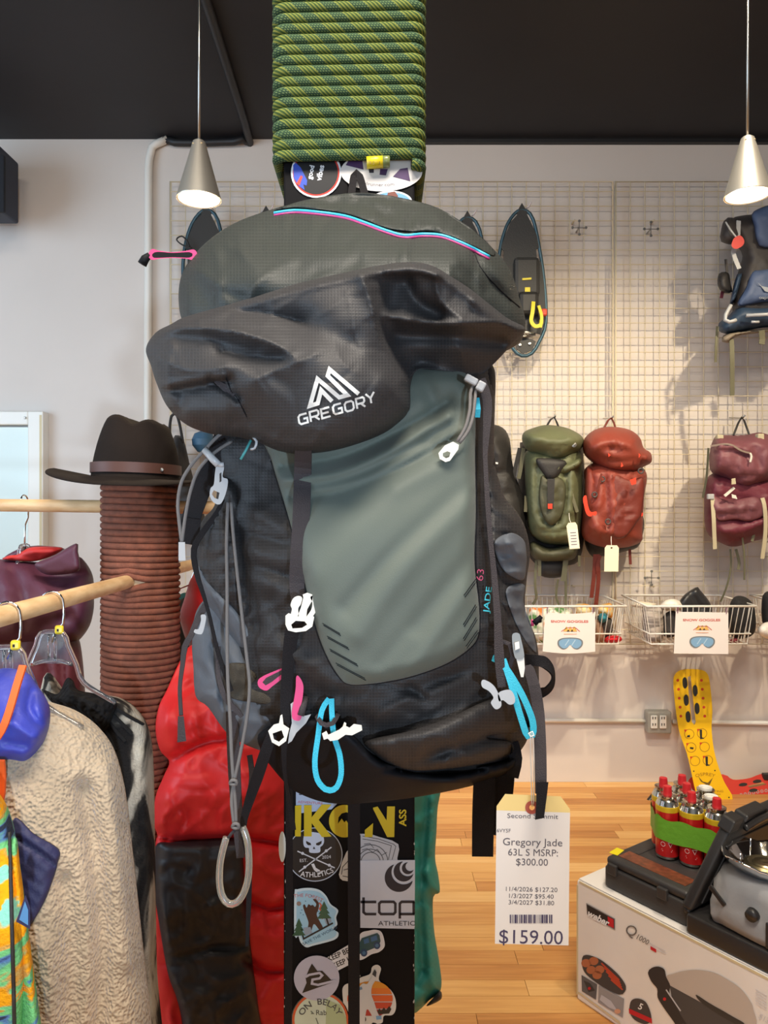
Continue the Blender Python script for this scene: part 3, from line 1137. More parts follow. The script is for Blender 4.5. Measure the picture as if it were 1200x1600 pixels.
# top stickers
m = sticker('round black sticker with red ring, blue peak and white script, above the backpack')
cx, cy = 494, 270
m.disc(cx, cy, 39.5, 39, ST, T, W, base=0.0004)
m.disc(cx, cy, 36.5, 36, ST, T, S((206, 58, 46)), base=0.0007)
m.disc(cx, cy, 34, 33.5, ST, T, S((30, 30, 32)), base=0.001)
m.plate([(458, 258), (462, 254), (470, 262), (480, 282), (479, 290), (474, 288), (476, 297), (466, 290), (459, 278)], ST, T, S((58, 84, 190)), base=0.0013)
m.plate([(470, 274), (473, 276), (468, 290), (463, 287)], ST, T, S((206, 70, 60)), base=0.0017)
m.text('good', 489, 270, 7.5, ST, W, angle=-78, off=0.0018, bold=0.03)
m.text('vibes', 504, 271, 8.5, ST, W, angle=-78, off=0.0018, bold=0.03)
stick(m)
m = sticker('oval white sticker with purple shapes and small lettering, above the backpack')
m.disc(596, 268, 64, 31, ST, T, S((222, 218, 216)), base=0.0006, n=48)
PU = S((72, 48, 92))
m.plate([(540, 258), (548, 246), (566, 248), (568, 265)], ST, T, PU, base=0.001)
m.plate([(576, 264), (584, 262), (584, 270), (577, 270)], ST, T, S((44, 42, 60)), base=0.001)
m.plate([(594, 264), (606, 264), (603, 274), (593, 273)], ST, T, PU, base=0.001)
m.plate([(625, 264), (637, 262), (641, 283), (614, 276)], ST, T, PU, base=0.001)
m.text('trailrunner.com', 588, 291, 5.2, ST, S((120, 112, 118)), angle=3, off=0.0013, arc=-150, sx=1.2)
stick(m)
m = sticker('blue half hidden sticker just above the backpack lid')
m.disc(611, 315, 33, 17, ST, T, W, base=0.0003)
m.disc(611, 315, 30, 14.5, ST, T, S((110, 166, 220)), base=0.0006)
m.plate([(606, 301), (617, 299), (622, 306), (620, 312), (604, 310)], ST, T, S((120, 70, 60)), base=0.001)
stick(m)
m = MB()
m.tube([P(557, 277, COL_Y - 0.001), P(557, 277, COL_Y - 0.014)], 0.0055, M('brass_screw', (190, 170, 130), 0.35, 1.0), 12)
m.lathe([(0.0, 0), (0.003, 0.0), (0.003, 0.0012), (0.0, 0.0013)], P(557, 277, COL_Y - 0.0155), m_black_pl, 8, Matrix.Rotation(math.pi / 2, 3, 'X'))
m.build('hook_screw', pil)

# rope: one continuous helix round the pillar
m_rope = bpy.data.materials.new('green_braided_rope')
m_rope.use_nodes = True
nt = m_rope.node_tree
b = nt.nodes['Principled BSDF']
b.inputs['Roughness'].default_value = 0.8
b.inputs['Specular IOR Level'].default_value = 0.25
uvn = nt.nodes.new('ShaderNodeTexCoord')
sp = nt.nodes.new('ShaderNodeSeparateXYZ')
nt.links.new(uvn.outputs['UV'], sp.inputs[0])


def mth(op, a, bb=None, c=None):
    n = nt.nodes.new('ShaderNodeMath')
    n.operation = op
    for i, v in enumerate((a, bb, c)):
        if v is None:
            continue
        if isinstance(v, (int, float)):
            n.inputs[i].default_value = v
        else:
            nt.links.new(v, n.inputs[i])
    return n.outputs[0]


U_, V_ = sp.outputs['X'], sp.outputs['Y']
wv = mth('FRACT', mth('ADD', mth('MULTIPLY', U_, 1 / 0.0445), mth('MULTIPLY', V_, 0.6)))
stripe = mth('GREATER_THAN', mth('SINE', mth('MULTIPLY', wv, 2 * math.pi * 7)), 0.15)
half = mth('LESS_THAN', wv, 0.5)
sel = mth('MULTIPLY', stripe, half)
# dots of the dark sections
du = mth('SUBTRACT', mth('FRACT', mth('ADD', mth('MULTIPLY', U_, 1 / 0.0044), mth('MULTIPLY', V_, 6.0))), 0.5)
dv = mth('SUBTRACT', mth('FRACT', mth('MULTIPLY', V_, 8.0)), 0.5)
dot = mth('LESS_THAN', mth('ADD', mth('MULTIPLY', du, du), mth('MULTIPLY', dv, dv)), 0.05)
dsel = mth('MULTIPLY', dot, mth('SUBTRACT', 1.0, half))
c1 = nt.nodes.new('ShaderNodeMix')
c1.data_type = 'RGBA'
c1.inputs['A'].default_value = rgb((44, 70, 50))
c1.inputs['B'].default_value = rgb((122, 128, 58))
nt.links.new(sel, c1.inputs['Factor'])
cm = nt.nodes.new('ShaderNodeMix')
cm.data_type = 'RGBA'
cm.inputs['B'].default_value = rgb((52, 78, 40))
nt.links.new(mth('MULTIPLY', half, mth('SUBTRACT', 1.0, stripe)), cm.inputs['Factor'])
nt.links.new(c1.outputs['Result'], cm.inputs['A'])
c2 = nt.nodes.new('ShaderNodeMix')
c2.data_type = 'RGBA'
c2.inputs['B'].default_value = rgb((118, 140, 88))
nt.links.new(dsel, c2.inputs['Factor'])
nt.links.new(cm.outputs['Result'], c2.inputs['A'])
nt.links.new(c2.outputs['Result'], b.inputs['Base Color'])
bw = nt.nodes.new('ShaderNodeBump')
bw.inputs['Strength'].default_value = 0.5
bw.inputs['Distance'].default_value = 0.0008
nt.links.new(mth('SINE', mth('ADD', mth('MULTIPLY', U_, 3200), mth('MULTIPLY', V_, 60))), bw.inputs['Height'])
nt.links.new(bw.outputs['Normal'], b.inputs['Normal'])

pts = []
rz_bot, pitch, rr_ = P(0, 262, COL_Y).z, 0.0163, 0.0086
hx, hy = pw / 2 + rr_ + 0.001, 0.10 + rr_
cyc = COL_Y + 0.1 - 0.002
loop = []
rad = 0.014
for (sx_, sy_, a0) in ((1, -1, -90), (1, 1, 0), (-1, 1, 90), (-1, -1, 180)):
    for k in range(5):
        a = math.radians(a0 + 90 * k / 4)
        loop.append((sx_ * (hx - rad) + rad * math.cos(a), sy_ * (hy - rad) + rad * math.sin(a)))
lens = [0]
dense = []
for i in range(len(loop)):
    a, c = Vector(loop[i]), Vector(loop[(i + 1) % len(loop)])
    n = max(1, int((c - a).length / 0.022))
    for j in range(n):
        dense.append(a.lerp(c, j / n))
tot = sum((dense[(i + 1) % len(dense)] - dense[i]).length for i in range(len(dense)))
rr = random.Random(2)
turns = 46
acc = 0.0
for k in range(turns):
    wob = rr.uniform(-0.0006, 0.0006)
    for i, q in enumerate(dense):
        s = acc / tot
        pts.append((pcx + q.x, cyc + q.y, rz_bot + s * pitch + wob))
        acc += (dense[(i + 1) % len(dense)] - q).length
o = MB().tube(pts, rr_, m_rope, 12).build('climbing_rope')
tag(o, 'green braided climbing rope wound round the top of the pillar', 'rope')
# yellow end band on the lowest turn
m = MB()
m.tube([P(573, 254, COL_Y - 0.0105), P(598, 252.5, COL_Y - 0.0105)], 0.0094, S((222, 196, 30)), 12)
m.text('1', 593, 257, 5, flat_at(COL_Y - 0.0215), K, off=0.0002)
m.text('9.5', 581, 257, 5, flat_at(COL_Y - 0.0215), S((120, 100, 40)), off=0.0002)
m.tube([P(598, 252.5, COL_Y - 0.0105), P(609, 252, COL_Y - 0.0105)], 0.0092, M('clear_shrink_tube', (120, 130, 80), 0.25), 12)
m.build('rope_end_band', o, label='yellow and clear band on the rope end')

# ================================================================ the big grey and black backpack
pack = thing('hiking_backpack', 'large grey and black hiking backpack hanging on the sticker pillar in front', 'backpack', P(575, 1250, 1.0))
m_lidc = M('charcoal_ripstop', (48, 51, 48), 0.55, ripstop=0.14, spec=0.35)
m_lid = M('black_ripstop', (46, 45, 46), 0.58, ripstop=0.16, spec=0.4)
m_body = M('black_brown_ripstop', (41, 39, 39), 0.58, ripstop=0.2, spec=0.35)
m_panel = M('grey_green_stretch', (90, 98, 90), 0.62, bump=('noise', 900, 0.15), spec=0.35, sheen=0.1)
m_grey = M('blue_grey_stretch', (92, 96, 102), 0.6, bump=('noise', 700, 0.15), spec=0.35)
m_dark = M('plain_black_nylon', (24, 24, 27), 0.6, spec=0.12, bump=('noise', 400, 0.1))
m_web = M('webbing_charcoal', (62, 56, 58), 0.62, spec=0.3, bump=('noise', 900, 0.5))
m_webd = M('webbing_black', (33, 31, 33), 0.65, spec=0.12, bump=('noise', 900, 0.5))
m_cyan = M('cyan_webbing', (48, 178, 206), 0.6, bump=('noise', 900, 0.4))
m_pink = M('magenta_rubber', (206, 62, 118), 0.45)
m_cord = M('grey_cord', (112, 108, 106), 0.65, bump=('noise', 1500, 0.4))
m_wpl = M('white_plastic', (222, 218, 206), 0.35)
m_gpl = M('pale_grey_plastic', (172, 174, 176), 0.35)
m_silver = M('silver_print', (214, 213, 208), 0.35)
m_clear = M('milky_clear_tube', (222, 220, 210), 0.15, trans=0.85)

# main body
BODY = Surf([(330, 690), (480, 620), (640, 560), (752, 560), (772, 600), (772, 700), (776, 790), (792, 880), (812, 960), (826, 1030), (832, 1100), (822, 1160), (780, 1204), (740, 1226), (640, 1246), (530, 1253), (470, 1236), (430, 1190), (385, 1150), (345, 1100), (330, 1000), (314, 920), (303, 862), (318, 815), (345, 780)],
            tps([(345, 780, .97), (330, 1000, 1.0), (420, 730, .935), (480, 745, .915), (560, 715, .905), (430, 900, .885), (440, 1050, .885), (560, 640, .93), (640, 650, .91), (560, 800, .862), (600, 950, .852), (620, 1060, .858), (740, 620, .91), (752, 800, .885), (765, 950, .885), (780, 1050, .90), (640, 1130, .862), (480, 1110, .885), (560, 1190, .91), (560, 1245, .98), (700, 1180, .89), (820, 1120, .96), (380, 1100, .95)]),
            1.02, 46, 0.09, 6,
            [([(400, 800), (445, 830)], 13, .008), ([(385, 860), (450, 870)], 14, .009), ([(395, 905), (445, 925)], 12, .008), ([(372, 830), (385, 900), (400, 980)], 12, -.012), ([(420, 940), (455, 1000)], 14, -.008),
             ([(390, 835), (440, 848)], 7, -.008), ([(400, 885), (450, 900)], 7, -.008), ([(500, 1080), (560, 1090), (640, 1080), (720, 1050)], 10, -.006), ([(440, 1010), (520, 1065)], 12, .006),
             ([(560, 1120), (600, 1140), (660, 1125)], 14, -.008), ([(470, 1150), (520, 1190), (600, 1215), (700, 1205)], 20, -.012), ([(640, 1075), (662, 1090)], 6, -.008)],
            [(.0016, .031, .024, 1), (.0012, -.02, .045, 3)], crumple=(.005, .055, 11))
BODY_SMOOTH = Surf([tuple(p) for p in BODY.L], BODY.front, BODY.rim, 46, 0.09, 6, smooth=False)
mb = MB()
BODY.add(mb, m_body)
mb.build('main_body', pack)

# stretch pocket on the front
PANEL = Surf([(405, 640), (560, 600), (660, 560), (722, 575), (742, 640), (743, 720), (744, 800), (742, 880), (749, 950), (748, 990), (735, 1012), (700, 1036), (650, 1055), (600, 1066), (548, 1070), (528, 1055), (508, 1020), (492, 975), (478, 920), (462, 850), (445, 790), (424, 720)],
             lambda x, y: BODY_SMOOTH.depth(x, y) - 0.026, lambda x, y: BODY.depth(x, y) - 0.002, 26, 0.0, 5,
             [([(430, 752), (520, 740), (600, 708), (700, 650)], 9, .012), ([(430, 778), (520, 770), (610, 738), (700, 690)], -16, -.012), ([(440, 728), (530, 715), (620, 675), (700, 628)], -14, -.018), ([(470, 770), (560, 752), (640, 715), (720, 670)], 8, .006),
              ([(660, 590), (680, 640), (670, 690)], 14, -.006), ([(620, 760), (680, 730), (735, 700)], 18, .006),
              ([(735, 780), (640, 880), (560, 990)], 20, .0048), ([(720, 770), (620, 860), (540, 950)], 16, -.0045), ([(745, 860), (680, 940), (600, 1040)], 16, -.0040), ([(745, 900), (690, 980), (640, 1050)], 14, .0035),
              ([(600, 780), (500, 890)], 30, .004), ([(640, 1000), (590, 1060)], 14, .003)])
mb = MB()
PANEL.add(mb, m_panel)
mb.build('front_pocket', pack, label='grey green stretch front pocket')
st = MB()


def on(x, y, surfs, off):
    d = min(s.at(x, y) for s in surfs)
    if d > 8:
        d = float(surfs[0].rim(np.array([float(x)]), np.array([float(y)]))[0])
    return P(x, y, d - off)


for (a, b) in (((504, 974), (531, 990)), ((511, 994), (544, 1012)), ((515, 1014), (558, 1038)), ((525, 1036), (570, 1060)), ((743, 905), (725, 930)), ((743, 945), (724, 976)), ((744, 965), (724, 998)), ((746, 985), (728, 1010))):
    for d in (0, 3):
        st.tube([on(a[0] + (b[0] - a[0]) * k / 6 + d * 0.5, a[1] + (b[1] - a[1]) * k / 6 + d, [PANEL], 0.0004) for k in range(7)], 0.0005, m_dark, 5)
edge = [p for p in smooth_line([(424, 720), (445, 790), (462, 850), (478, 920), (492, 975), (508, 1020), (528, 1055), (548, 1069), (600, 1066), (650, 1055), (700, 1036), (735, 1012), (748, 990), (749, 950), (743, 880), (744, 800), (743, 720), (740, 640)], 8)]
st.tube([on(x, y, [BODY], 0.002) for x, y in edge], 0.0013, m_dark, 6)
st.build('seam_stitching', pack)

# left side: side panel bulge, stretch side pocket, hip belt wing
LSIDE = Surf([(345, 745), (372, 760), (382, 830), (392, 900), (412, 1000), (428, 1050), (400, 1060), (360, 1010), (325, 950), (305, 900), (301, 862), (315, 815), (335, 790)],
             tps([(345, 745, .96), (372, 800, .945), (340, 850, .935), (310, 860, .98), (330, 930, .96), (390, 960, .93), (415, 1040, .93)]), 1.0, 22, 0.03, 5,
             [([(335, 800), (345, 870), (350, 930)], 14, .006), ([(365, 800), (372, 880), (390, 960)], 10, -.006)], [(.0014, .05, .03, 0)], crumple=(.006, .07, 3))
mb = MB()
LSIDE.add(mb, m_body)
mb.build('side_panel', pack)
LPOCK = Surf([(310, 885), (325, 905), (352, 930), (380, 960), (410, 1010), (436, 1056), (410, 1064), (380, 1030), (350, 985), (325, 945)],
             lambda x, y: LSIDE.depth(x, y) - 0.008, 0.98, 12, 0.01, 5)
mb = MB()
LPOCK.add(mb, m_grey)
mb.build_pieces('side_pocket', pack, label='grey elastic side pocket edge')
HIP = Surf([(322, 935), (345, 930), (370, 975), (400, 1035), (440, 1062), (448, 1110), (440, 1170), (415, 1175), (360, 1150), (325, 1105), (306, 1088), (302, 1040), (300, 1005), (305, 960)],
           tps([(322, 935, .985), (360, 980, .965), (320, 1040, .965), (390, 1080, .93), (440, 1110, .915), (340, 1110, .965), (420, 1170, .95)]), 1.0, 18, 0.035, 5,
           [([(340, 950), (345, 1000), (372, 1040)], 10, .008), ([(322, 1000), (330, 1060)], 12, .007), ([(335, 1010), (345, 1060), (350, 1100)], 8, -.010), ([(300, 1030), (325, 1060)], 8, -.006), ([(352, 1090), (400, 1070), (440, 1075)], 9, -.008), ([(340, 1090), (370, 1120), (410, 1130)], 9, .006)],
           [(.0018, .06, .05, 2)], crumple=(.006, .07, 4))
mb = MB()
HIP.add(mb, m_grey)
mb.build('hip_belt', pack, label='blue grey hip belt wing on the left')
MESH = Surf([(352, 1040), (400, 1040), (440, 1064), (444, 1100), (400, 1098), (356, 1086)], lambda x, y: HIP.depth(x, y) - 0.006, lambda x, y: HIP.depth(x, y) - 0.001, 8, 0.0, 5)
mb = MB()
MESH.add(mb, M('tan_mesh', (74, 66, 54), 0.8, bump=('noise', 900, 0.6)))
mb.build('hip_pocket', pack)

# right side pocket with its grey elastic
RSIDE = Surf([(752, 690), (770, 720), (788, 775), (808, 800), (822, 828), (828, 865), (823, 905), (821, 955), (838, 1000), (842, 1050), (838, 1092), (806, 1092), (775, 1040), (760, 950), (752, 850)],
             tps([(752, 760, .93), (800, 830, .93), (822, 870, .96), (775, 900, .91), (815, 960, .95), (780, 1000, .91), (830, 1050, .96), (790, 1070, .92)]), 1.0, 22, 0.04, 5,
             [([(770, 845), (800, 850), (820, 870)], 9, .012), ([(765, 870), (790, 905), (812, 912)], 8, -.010), ([(790, 930), (800, 980), (815, 1010)], 10, .008), ([(805, 920), (812, 970), (830, 1010)], 8, -.008), ([(770, 790), (795, 815)], 8, .006)],
             [(.0016, .05, .06, 1)], crumple=(.006, .07, 6))
mb = MB()
RSIDE.add(mb, m_body)
mb.build('side_panel', pack)
RPOCK = Surf([(772, 848), (785, 836), (802, 833), (819, 845), (823, 870), (819, 905), (800, 902), (785, 890), (776, 872)], lambda x, y: RSIDE.depth(x, y) - 0.008, lambda x, y: RSIDE.depth(x, y) - 0.001, 10, 0.0, 4)
mb = MB()
RPOCK.add(mb, m_grey)
RP2 = Surf([(790, 925), (803, 912), (820, 915), (819, 945), (834, 990), (838, 1020), (820, 1000), (802, 965)], lambda x, y: RSIDE.depth(x, y) - 0.007, lambda x, y: RSIDE.depth(x, y) - 0.001, 8, 0.0, 4)
RP2.add(mb, m_grey)
mb.build_pieces('side_pocket', pack, label='grey stretch pocket on the right side')
BACK = Surf([(745, 560), (772, 575), (773, 640), (770, 690), (778, 760), (758, 760), (748, 660)], .96, 1.04, 14, 0.05, 6)
mb = MB()
BACK.add(mb, m_dark)
mb.build('back_panel', pack)

# bottom compartment flap
FLAP = Surf([(572, 1158), (640, 1142), (700, 1122), (752, 1098), (790, 1088), (822, 1104), (834, 1130), (815, 1142), (760, 1152), (800, 1160), (792, 1186), (740, 1196), (680, 1203), (640, 1203), (608, 1195), (585, 1178)],
            lambda x, y: BODY_SMOOTH.depth(x, y) - 0.026, lambda x, y: np.where(x > 800, .95, BODY_SMOOTH.depth(x, y) - 0.006), 16, 0.02, 5,
            [([(590, 1165), (680, 1150), (760, 1120)], 20, .007), ([(640, 1195), (720, 1165), (800, 1143)], 8, -.009), ([(680, 1196), (740, 1178), (790, 1165)], 10, .006)], [(.001, .05, .09, 1)], crumple=(.004, .05, 7))
mb = MB()
FLAP.add(mb, m_body)
mb.build('bottom_flap', pack)
BOT_T = tps([(440, 1150, .90), (520, 1170, .885), (600, 1210, .878), (700, 1215, .885), (790, 1195, .93), (530, 1245, .96), (640, 1240, .95)])
BOT = Surf([(420, 1135), (470, 1120), (540, 1140), (600, 1190), (700, 1205), (790, 1188), (806, 1180), (800, 1205), (745, 1226), (640, 1247), (530, 1256), (470, 1241), (438, 1215), (400, 1160)],
           lambda x, y: np.minimum(BOT_T(x, y), BODY_SMOOTH.depth(x, y) - 0.012), lambda x, y: np.where(y > 1200, 1.0, BODY_SMOOTH.depth(x, y) - 0.003), 20, 0.04, 6,
           [([(480, 1190), (560, 1215), (640, 1225)], 14, .004)])
mb = MB()
BOT.add(mb, m_dark)
mb.build('bottom_compartment', pack)

# lid: upper hood, drooping front pocket, zip flap
LID = Surf([(287, 505), (279, 470), (283, 432), (300, 402), (330, 372), (372, 346), (432, 325), (500, 308), (560, 302), (622, 309), (682, 325), (732, 355), (766, 384), (796, 420), (812, 468), (821, 506), (806, 540), (740, 560), (600, 560), (400, 560), (320, 545)],
           tps([(430, 335, 1.02), (560, 312, 1.05), (660, 330, 1.03), (283, 450, .98), (813, 470, .97), (560, 400, .88), (560, 450, .85), (400, 440, .875), (700, 430, .87), (330, 400, .96), (745, 390, .95), (560, 360, .94), (420, 380, .94), (680, 370, .945), (320, 490, .93), (500, 520, .93), (640, 510, .95), (640, 560, .97), (400, 540, .95), (780, 510, .95)]),
           1.05, 26, 0.06, 6,
           [([(420, 370), (480, 385), (540, 380)], 12, -.004), ([(340, 455), (380, 465)], 8, -.006), ([(300, 440), (330, 470)], 14, -.006), ([(470, 415), (500, 425), (560, 412)], 12, -.008), ([(440, 400), (480, 420)], 12, .005),
            ([(745, 398), (765, 440), (800, 470)], 9, -.010), ([(760, 395), (790, 450), (812, 480)], 8, .008), ([(720, 420), (755, 455)], 10, -.008), ([(600, 400), (680, 400), (720, 410)], 14, .005)],
           [(.0014, .03, .04, 1), (.001, .06, -.03, 2)], crumple=(.007, .04, 21))
mb = MB()
LID.add(mb, m_lidc)
mb.build('lid', pack)
BRIM = Surf([(428, 328), (470, 314), (520, 305), (565, 301), (622, 308), (682, 324), (732, 354), (768, 386), (772, 400), (745, 388), (710, 372), (675, 362), (640, 362), (605, 357), (570, 344), (540, 334), (500, 328), (460, 325)],
            lambda x, y: LID.depth(x, y) - 0.014, lambda x, y: LID.depth(x, y) - 0.004, 14, 0.0, 5,
            [([(500, 316), (560, 318), (600, 335), (640, 350)], 7, -.010), ([(540, 310), (620, 322), (690, 345)], 8, .006), ([(620, 345), (660, 352), (700, 360)], 6, .005)], [(.0012, .07, .05, 1)], crumple=(.005, .07, 8))
mb = MB()
BRIM.add(mb, m_lidc)
mb.build('zip_flap', pack)
zl = [(428, 332), (460, 328), (500, 331), (540, 337), (570, 347), (605, 360), (632, 367), (660, 365), (690, 367), (720, 378), (745, 390), (764, 400)]
zip_ = MB()
zip_.tube([on(x, y + 1, [LID, BRIM], 0.003) for x, y in smooth_line(zl, 6)], 0.0021, M('cyan_piping', (62, 180, 214), 0.4), 8)
zip_.tube([on(x, y + 4.5, [LID, BRIM], 0.002) for x, y in smooth_line(zl, 6)], 0.0016, M('magenta_piping', (186, 60, 124), 0.45), 8)
zip_.build('zip_piping', pack, label='cyan and magenta zip piping')

LIDF = Surf([(228, 545), (243, 520), (268, 506), (287, 496), (330, 483), (380, 468), (470, 441), (560, 421), (590, 415), (640, 409), (682, 417), (730, 447), (790, 495), (821, 514), (800, 538), (770, 570), (748, 585), (700, 580), (655, 577), (642, 600), (640, 640), (622, 662), (590, 682), (530, 702), (480, 709), (440, 706), (405, 692), (375, 684), (330, 678), (292, 664), (262, 636), (245, 600), (236, 572)],
            tps([(228, 545, .93), (287, 500, .885), (380, 470, .845), (470, 443, .825), (560, 423, .81), (640, 411, .825), (682, 419, .83), (730, 450, .845), (818, 514, .93), (350, 580, .805), (500, 560, .775), (520, 640, .770), (560, 500, .79), (600, 600, .80), (640, 510, .852), (660, 565, .89), (720, 530, .855), (765, 565, .93), (640, 640, .85), (480, 703, .815), (400, 686, .85), (300, 655, .875), (280, 580, .86), (590, 675, .825)]),
            lambda x, y: np.interp(x, [228, 400, 560, 700, 821], [.97, .90, .865, .90, .97]) + np.where(y > 640, .03, 0.0), 17, 0.05, 4,
            [([(290, 500), (380, 474), (470, 449), (560, 429), (640, 417), (682, 425)], 7, .008), ([(690, 428), (740, 462), (800, 506)], 8, .010),
             ([(262, 514), (350, 515), (420, 534), (455, 554)], -14, .022), ([(262, 528), (330, 530), (400, 545)], 10, -.008), ([(348, 548), (400, 557), (440, 558)], -20, -.030), ([(366, 484), (420, 490), (475, 503)], -16, -.026), ([(470, 500), (545, 535)], 22, -.012),
             ([(250, 560), (300, 580), (352, 574)], -22, .018), ([(250, 614), (300, 606), (356, 596)], -10, -.026), ([(256, 602), (300, 594), (352, 586)], 6, .008), ([(329, 594), (350, 606), (371, 622)], 6, -.012), ([(352, 580), (372, 620), (390, 660)], -5, -.006), ([(296, 640), (350, 644)], 18, .012), ([(400, 592), (440, 575), (490, 556)], -18, .012),
             ([(270, 540), (262, 580), (268, 620)], -8, .010), ([(286, 620), (280, 650)], 8, -.008), ([(430, 590), (460, 610), (470, 650)], 14, -.006),
             ([(614, 450), (604, 495), (616, 540), (652, 580)], 24, -.024), ([(562, 428), (580, 475), (592, 530), (628, 594)], -14, .020), ([(606, 424), (650, 422), (684, 430)], 7, .010), ([(602, 494), (690, 505), (770, 503), (815, 512)], -9, .020), ([(620, 524), (700, 526), (782, 534)], 12, -.020),
             ([(680, 430), (688, 470), (722, 498)], -10, .010), ([(636, 440), (650, 470), (684, 492)], 12, -.014), ([(596, 596), (634, 630)], 16, .006), ([(420, 660), (500, 672), (585, 655)], 22, .005), ([(740, 470), (770, 500)], 8, .006)],
            [(.0011, .045, .02, 1), (.0009, -.03, .06, 2)], crumple=(.0022, .045, 5))
mb = MB()
LIDF.add(mb, m_lid)
mb.build('lid_pocket', pack)
sm = MB()
sm.tube([on(x, y, [LIDF], 0.0004) for x, y in smooth_line([(353, 590), (362, 612), (371, 622), (380, 640), (390, 660)], 3)], 0.0008, m_dark, 5)
sm.ribbon([on(x, y, [LIDF], 0.002) for x, y in ((336, 596), (352, 606), (366, 618))], [0.003, 0.008, 0.004], m_web, 0.0015)
sm.tube([on(x, y, [LID], 0.0005) for x, y in smooth_line([(742, 398), (752, 420), (776, 448), (800, 470), (812, 480)], 4)], 0.0010, m_dark, 5)
sm.build_pieces('lid_seam', pack)

# printed emblem and lettering on the lid pocket
logo = MB()


def zl_(l):
    return [(440 + a * 170 / 1200.0, 560 + b * 170 / 1200.0) for a, b in l]


def lidmap(x, y, off=0.0):
    return P(x, y, float(LIDF.depth(x, y)[0]) - off)


# outer bar zigzag of the emblem as thick strokes


def band(pts, w):
    q = zl_(pts)
    out = [q[0]]
    for a, b in zip(q[:-1], q[1:]):
        k = max(1, int(math.hypot(b[0] - a[0], b[1] - a[1]) / 2.5))
        out += [(a[0] + (b[0] - a[0]) * j / k, a[1] + (b[1] - a[1]) * j / k) for j in range(1, k + 1)]
    return out


logo = MB()
w_ = 46 * 170 / 1200.0
lines = [
    [(556, 474), (436, 350), (398, 496), (312, 524), (396, 226), (636, 430), (724, 406), (508, 192), (530, 122), (850, 392)],
]
for l in lines:
    logo.strokes([band(l, w_)], w_, lidmap, m_silver, 0.0016)
# lettering, each letter drawn on a 10 x 10 cell
FONT = {
    'G': [[(10, 0), (2, 0), (0, 2), (0, 8), (2, 10), (10, 10), (10, 5), (5.5, 5)]],
    'R': [[(0, 10.8), (0, 0), (8.5, 0), (10, 1.5), (10, 4.5), (8.5, 6), (1, 6)], [(5, 6), (10.2, 10.8)]],
    'E': [[(10, 0), (0, 0), (0, 10), (10, 10)], [(0, 5), (8.6, 5)]],
    'O': [[(2, 0), (8, 0), (10, 2), (10, 8), (8, 10), (2, 10), (0, 8), (0, 2), (2, 0)]],
    'Y': [[(-.5, -.5), (5, 5.2), (10.5, -.5)], [(5, 5.2), (5, 10.8)]],
}
pos = {0: (182, 630, 96), 1: (308, 592, 96), 2: (432, 562, 96), 3: (562, 520, 96), 4: (692, 490, 96), 5: (818, 448, 90), 6: (930, 398, 88)}
ang = math.radians(-15.5)
hgt = 100
for i, ch in enumerate('GREGORY'):
    ox, oy, wd = pos[i]
    for l in FONT[ch]:
        q = []
        for u, v in l:
            a, b = u / 10 * wd, v / 10 * hgt
            q.append((ox + a * math.cos(ang) + b * 0.16, oy + a * math.sin(ang) + b))
        logo.strokes([band(q, 3)], 22 * 170 / 1200.0, lidmap, m_silver, 0.0016)
logo.build('silver_emblem', pack, label='silver mountain emblem and lettering on the lid pocket')

# model lettering on the right side
ptx = MB()


def bodymap(x, y, off=0.0):
    return P(x, y, min(float(BODY.depth(x, y)[0]), RSIDE.at(x, y)) - off)


def local_map(cx, cy):
    d = float(min(BODY.depth(cx, cy)[0], RSIDE.at(cx, cy)))
    e = 6.0
    gx = (min(BODY.at(cx + e, cy), RSIDE.at(cx + e, cy)) - min(BODY.at(cx - e, cy), RSIDE.at(cx - e, cy))) / (2 * e)
    return lambda x, y, off=0.0: P(x, y, d - 0.004 + gx * (x - cx) - off)


m_c2 = M('cyan_print', (70, 196, 214), 0.5)
mj = local_map(766, 938)
ptx.text('JADE', 766, 938, 9, mj, m_c2, angle=-83, off=0.007, sx=1.45, bold=0.012)
m6 = local_map(754, 899)
ptx.text('63', 755.5, 899, 11, m6, M('pink_print', (200, 84, 120), 0.5), angle=-83, off=0.007, sx=1.3, bold=-0.01)
ptx.build('side_lettering', pack, label='cyan and pink lettering on the side')


# ---------------------------------------------------------------- straps, cords, buckles
def strap(name, pts, w, m, surfs=(), off=0.005, thick=0.0022, label=None, facing=(0, -1, 0)):
    """pts of (px, py[, depth]); width px"""
    q, ww = [], []
    wl = w if isinstance(w, list) else [w] * len(pts)
    for p_, wd in zip(pts, wl):
        d = p_[2] if len(p_) > 2 else on(p_[0], p_[1], surfs, off).y
        q.append(P(p_[0], p_[1], d))
        ww.append(wd * d / FOC)
    mb = MB().ribbon(q, ww, m, thick, facing)
    o = mb.build(name, pack)
    if label:
        o['label'] = label
    return o


def cord(pts, r, m, smooth=0.008, n=8):
    return [P(*p) for p in pts], r, m


ALL = [BODY, PANEL, LIDF, LID, FLAP, BOT]
haul = MB()
haul.ribbon([P(548, 318, 1.09), P(550, 296, 1.118), P(553, 276, 1.128), P(557, 270, 1.131), P(562, 276, 1.128), P(568, 296, 1.118), P(574, 318, 1.09)], 0.011, m_webd, 0.002)
haul.build('haul_loop', pack)

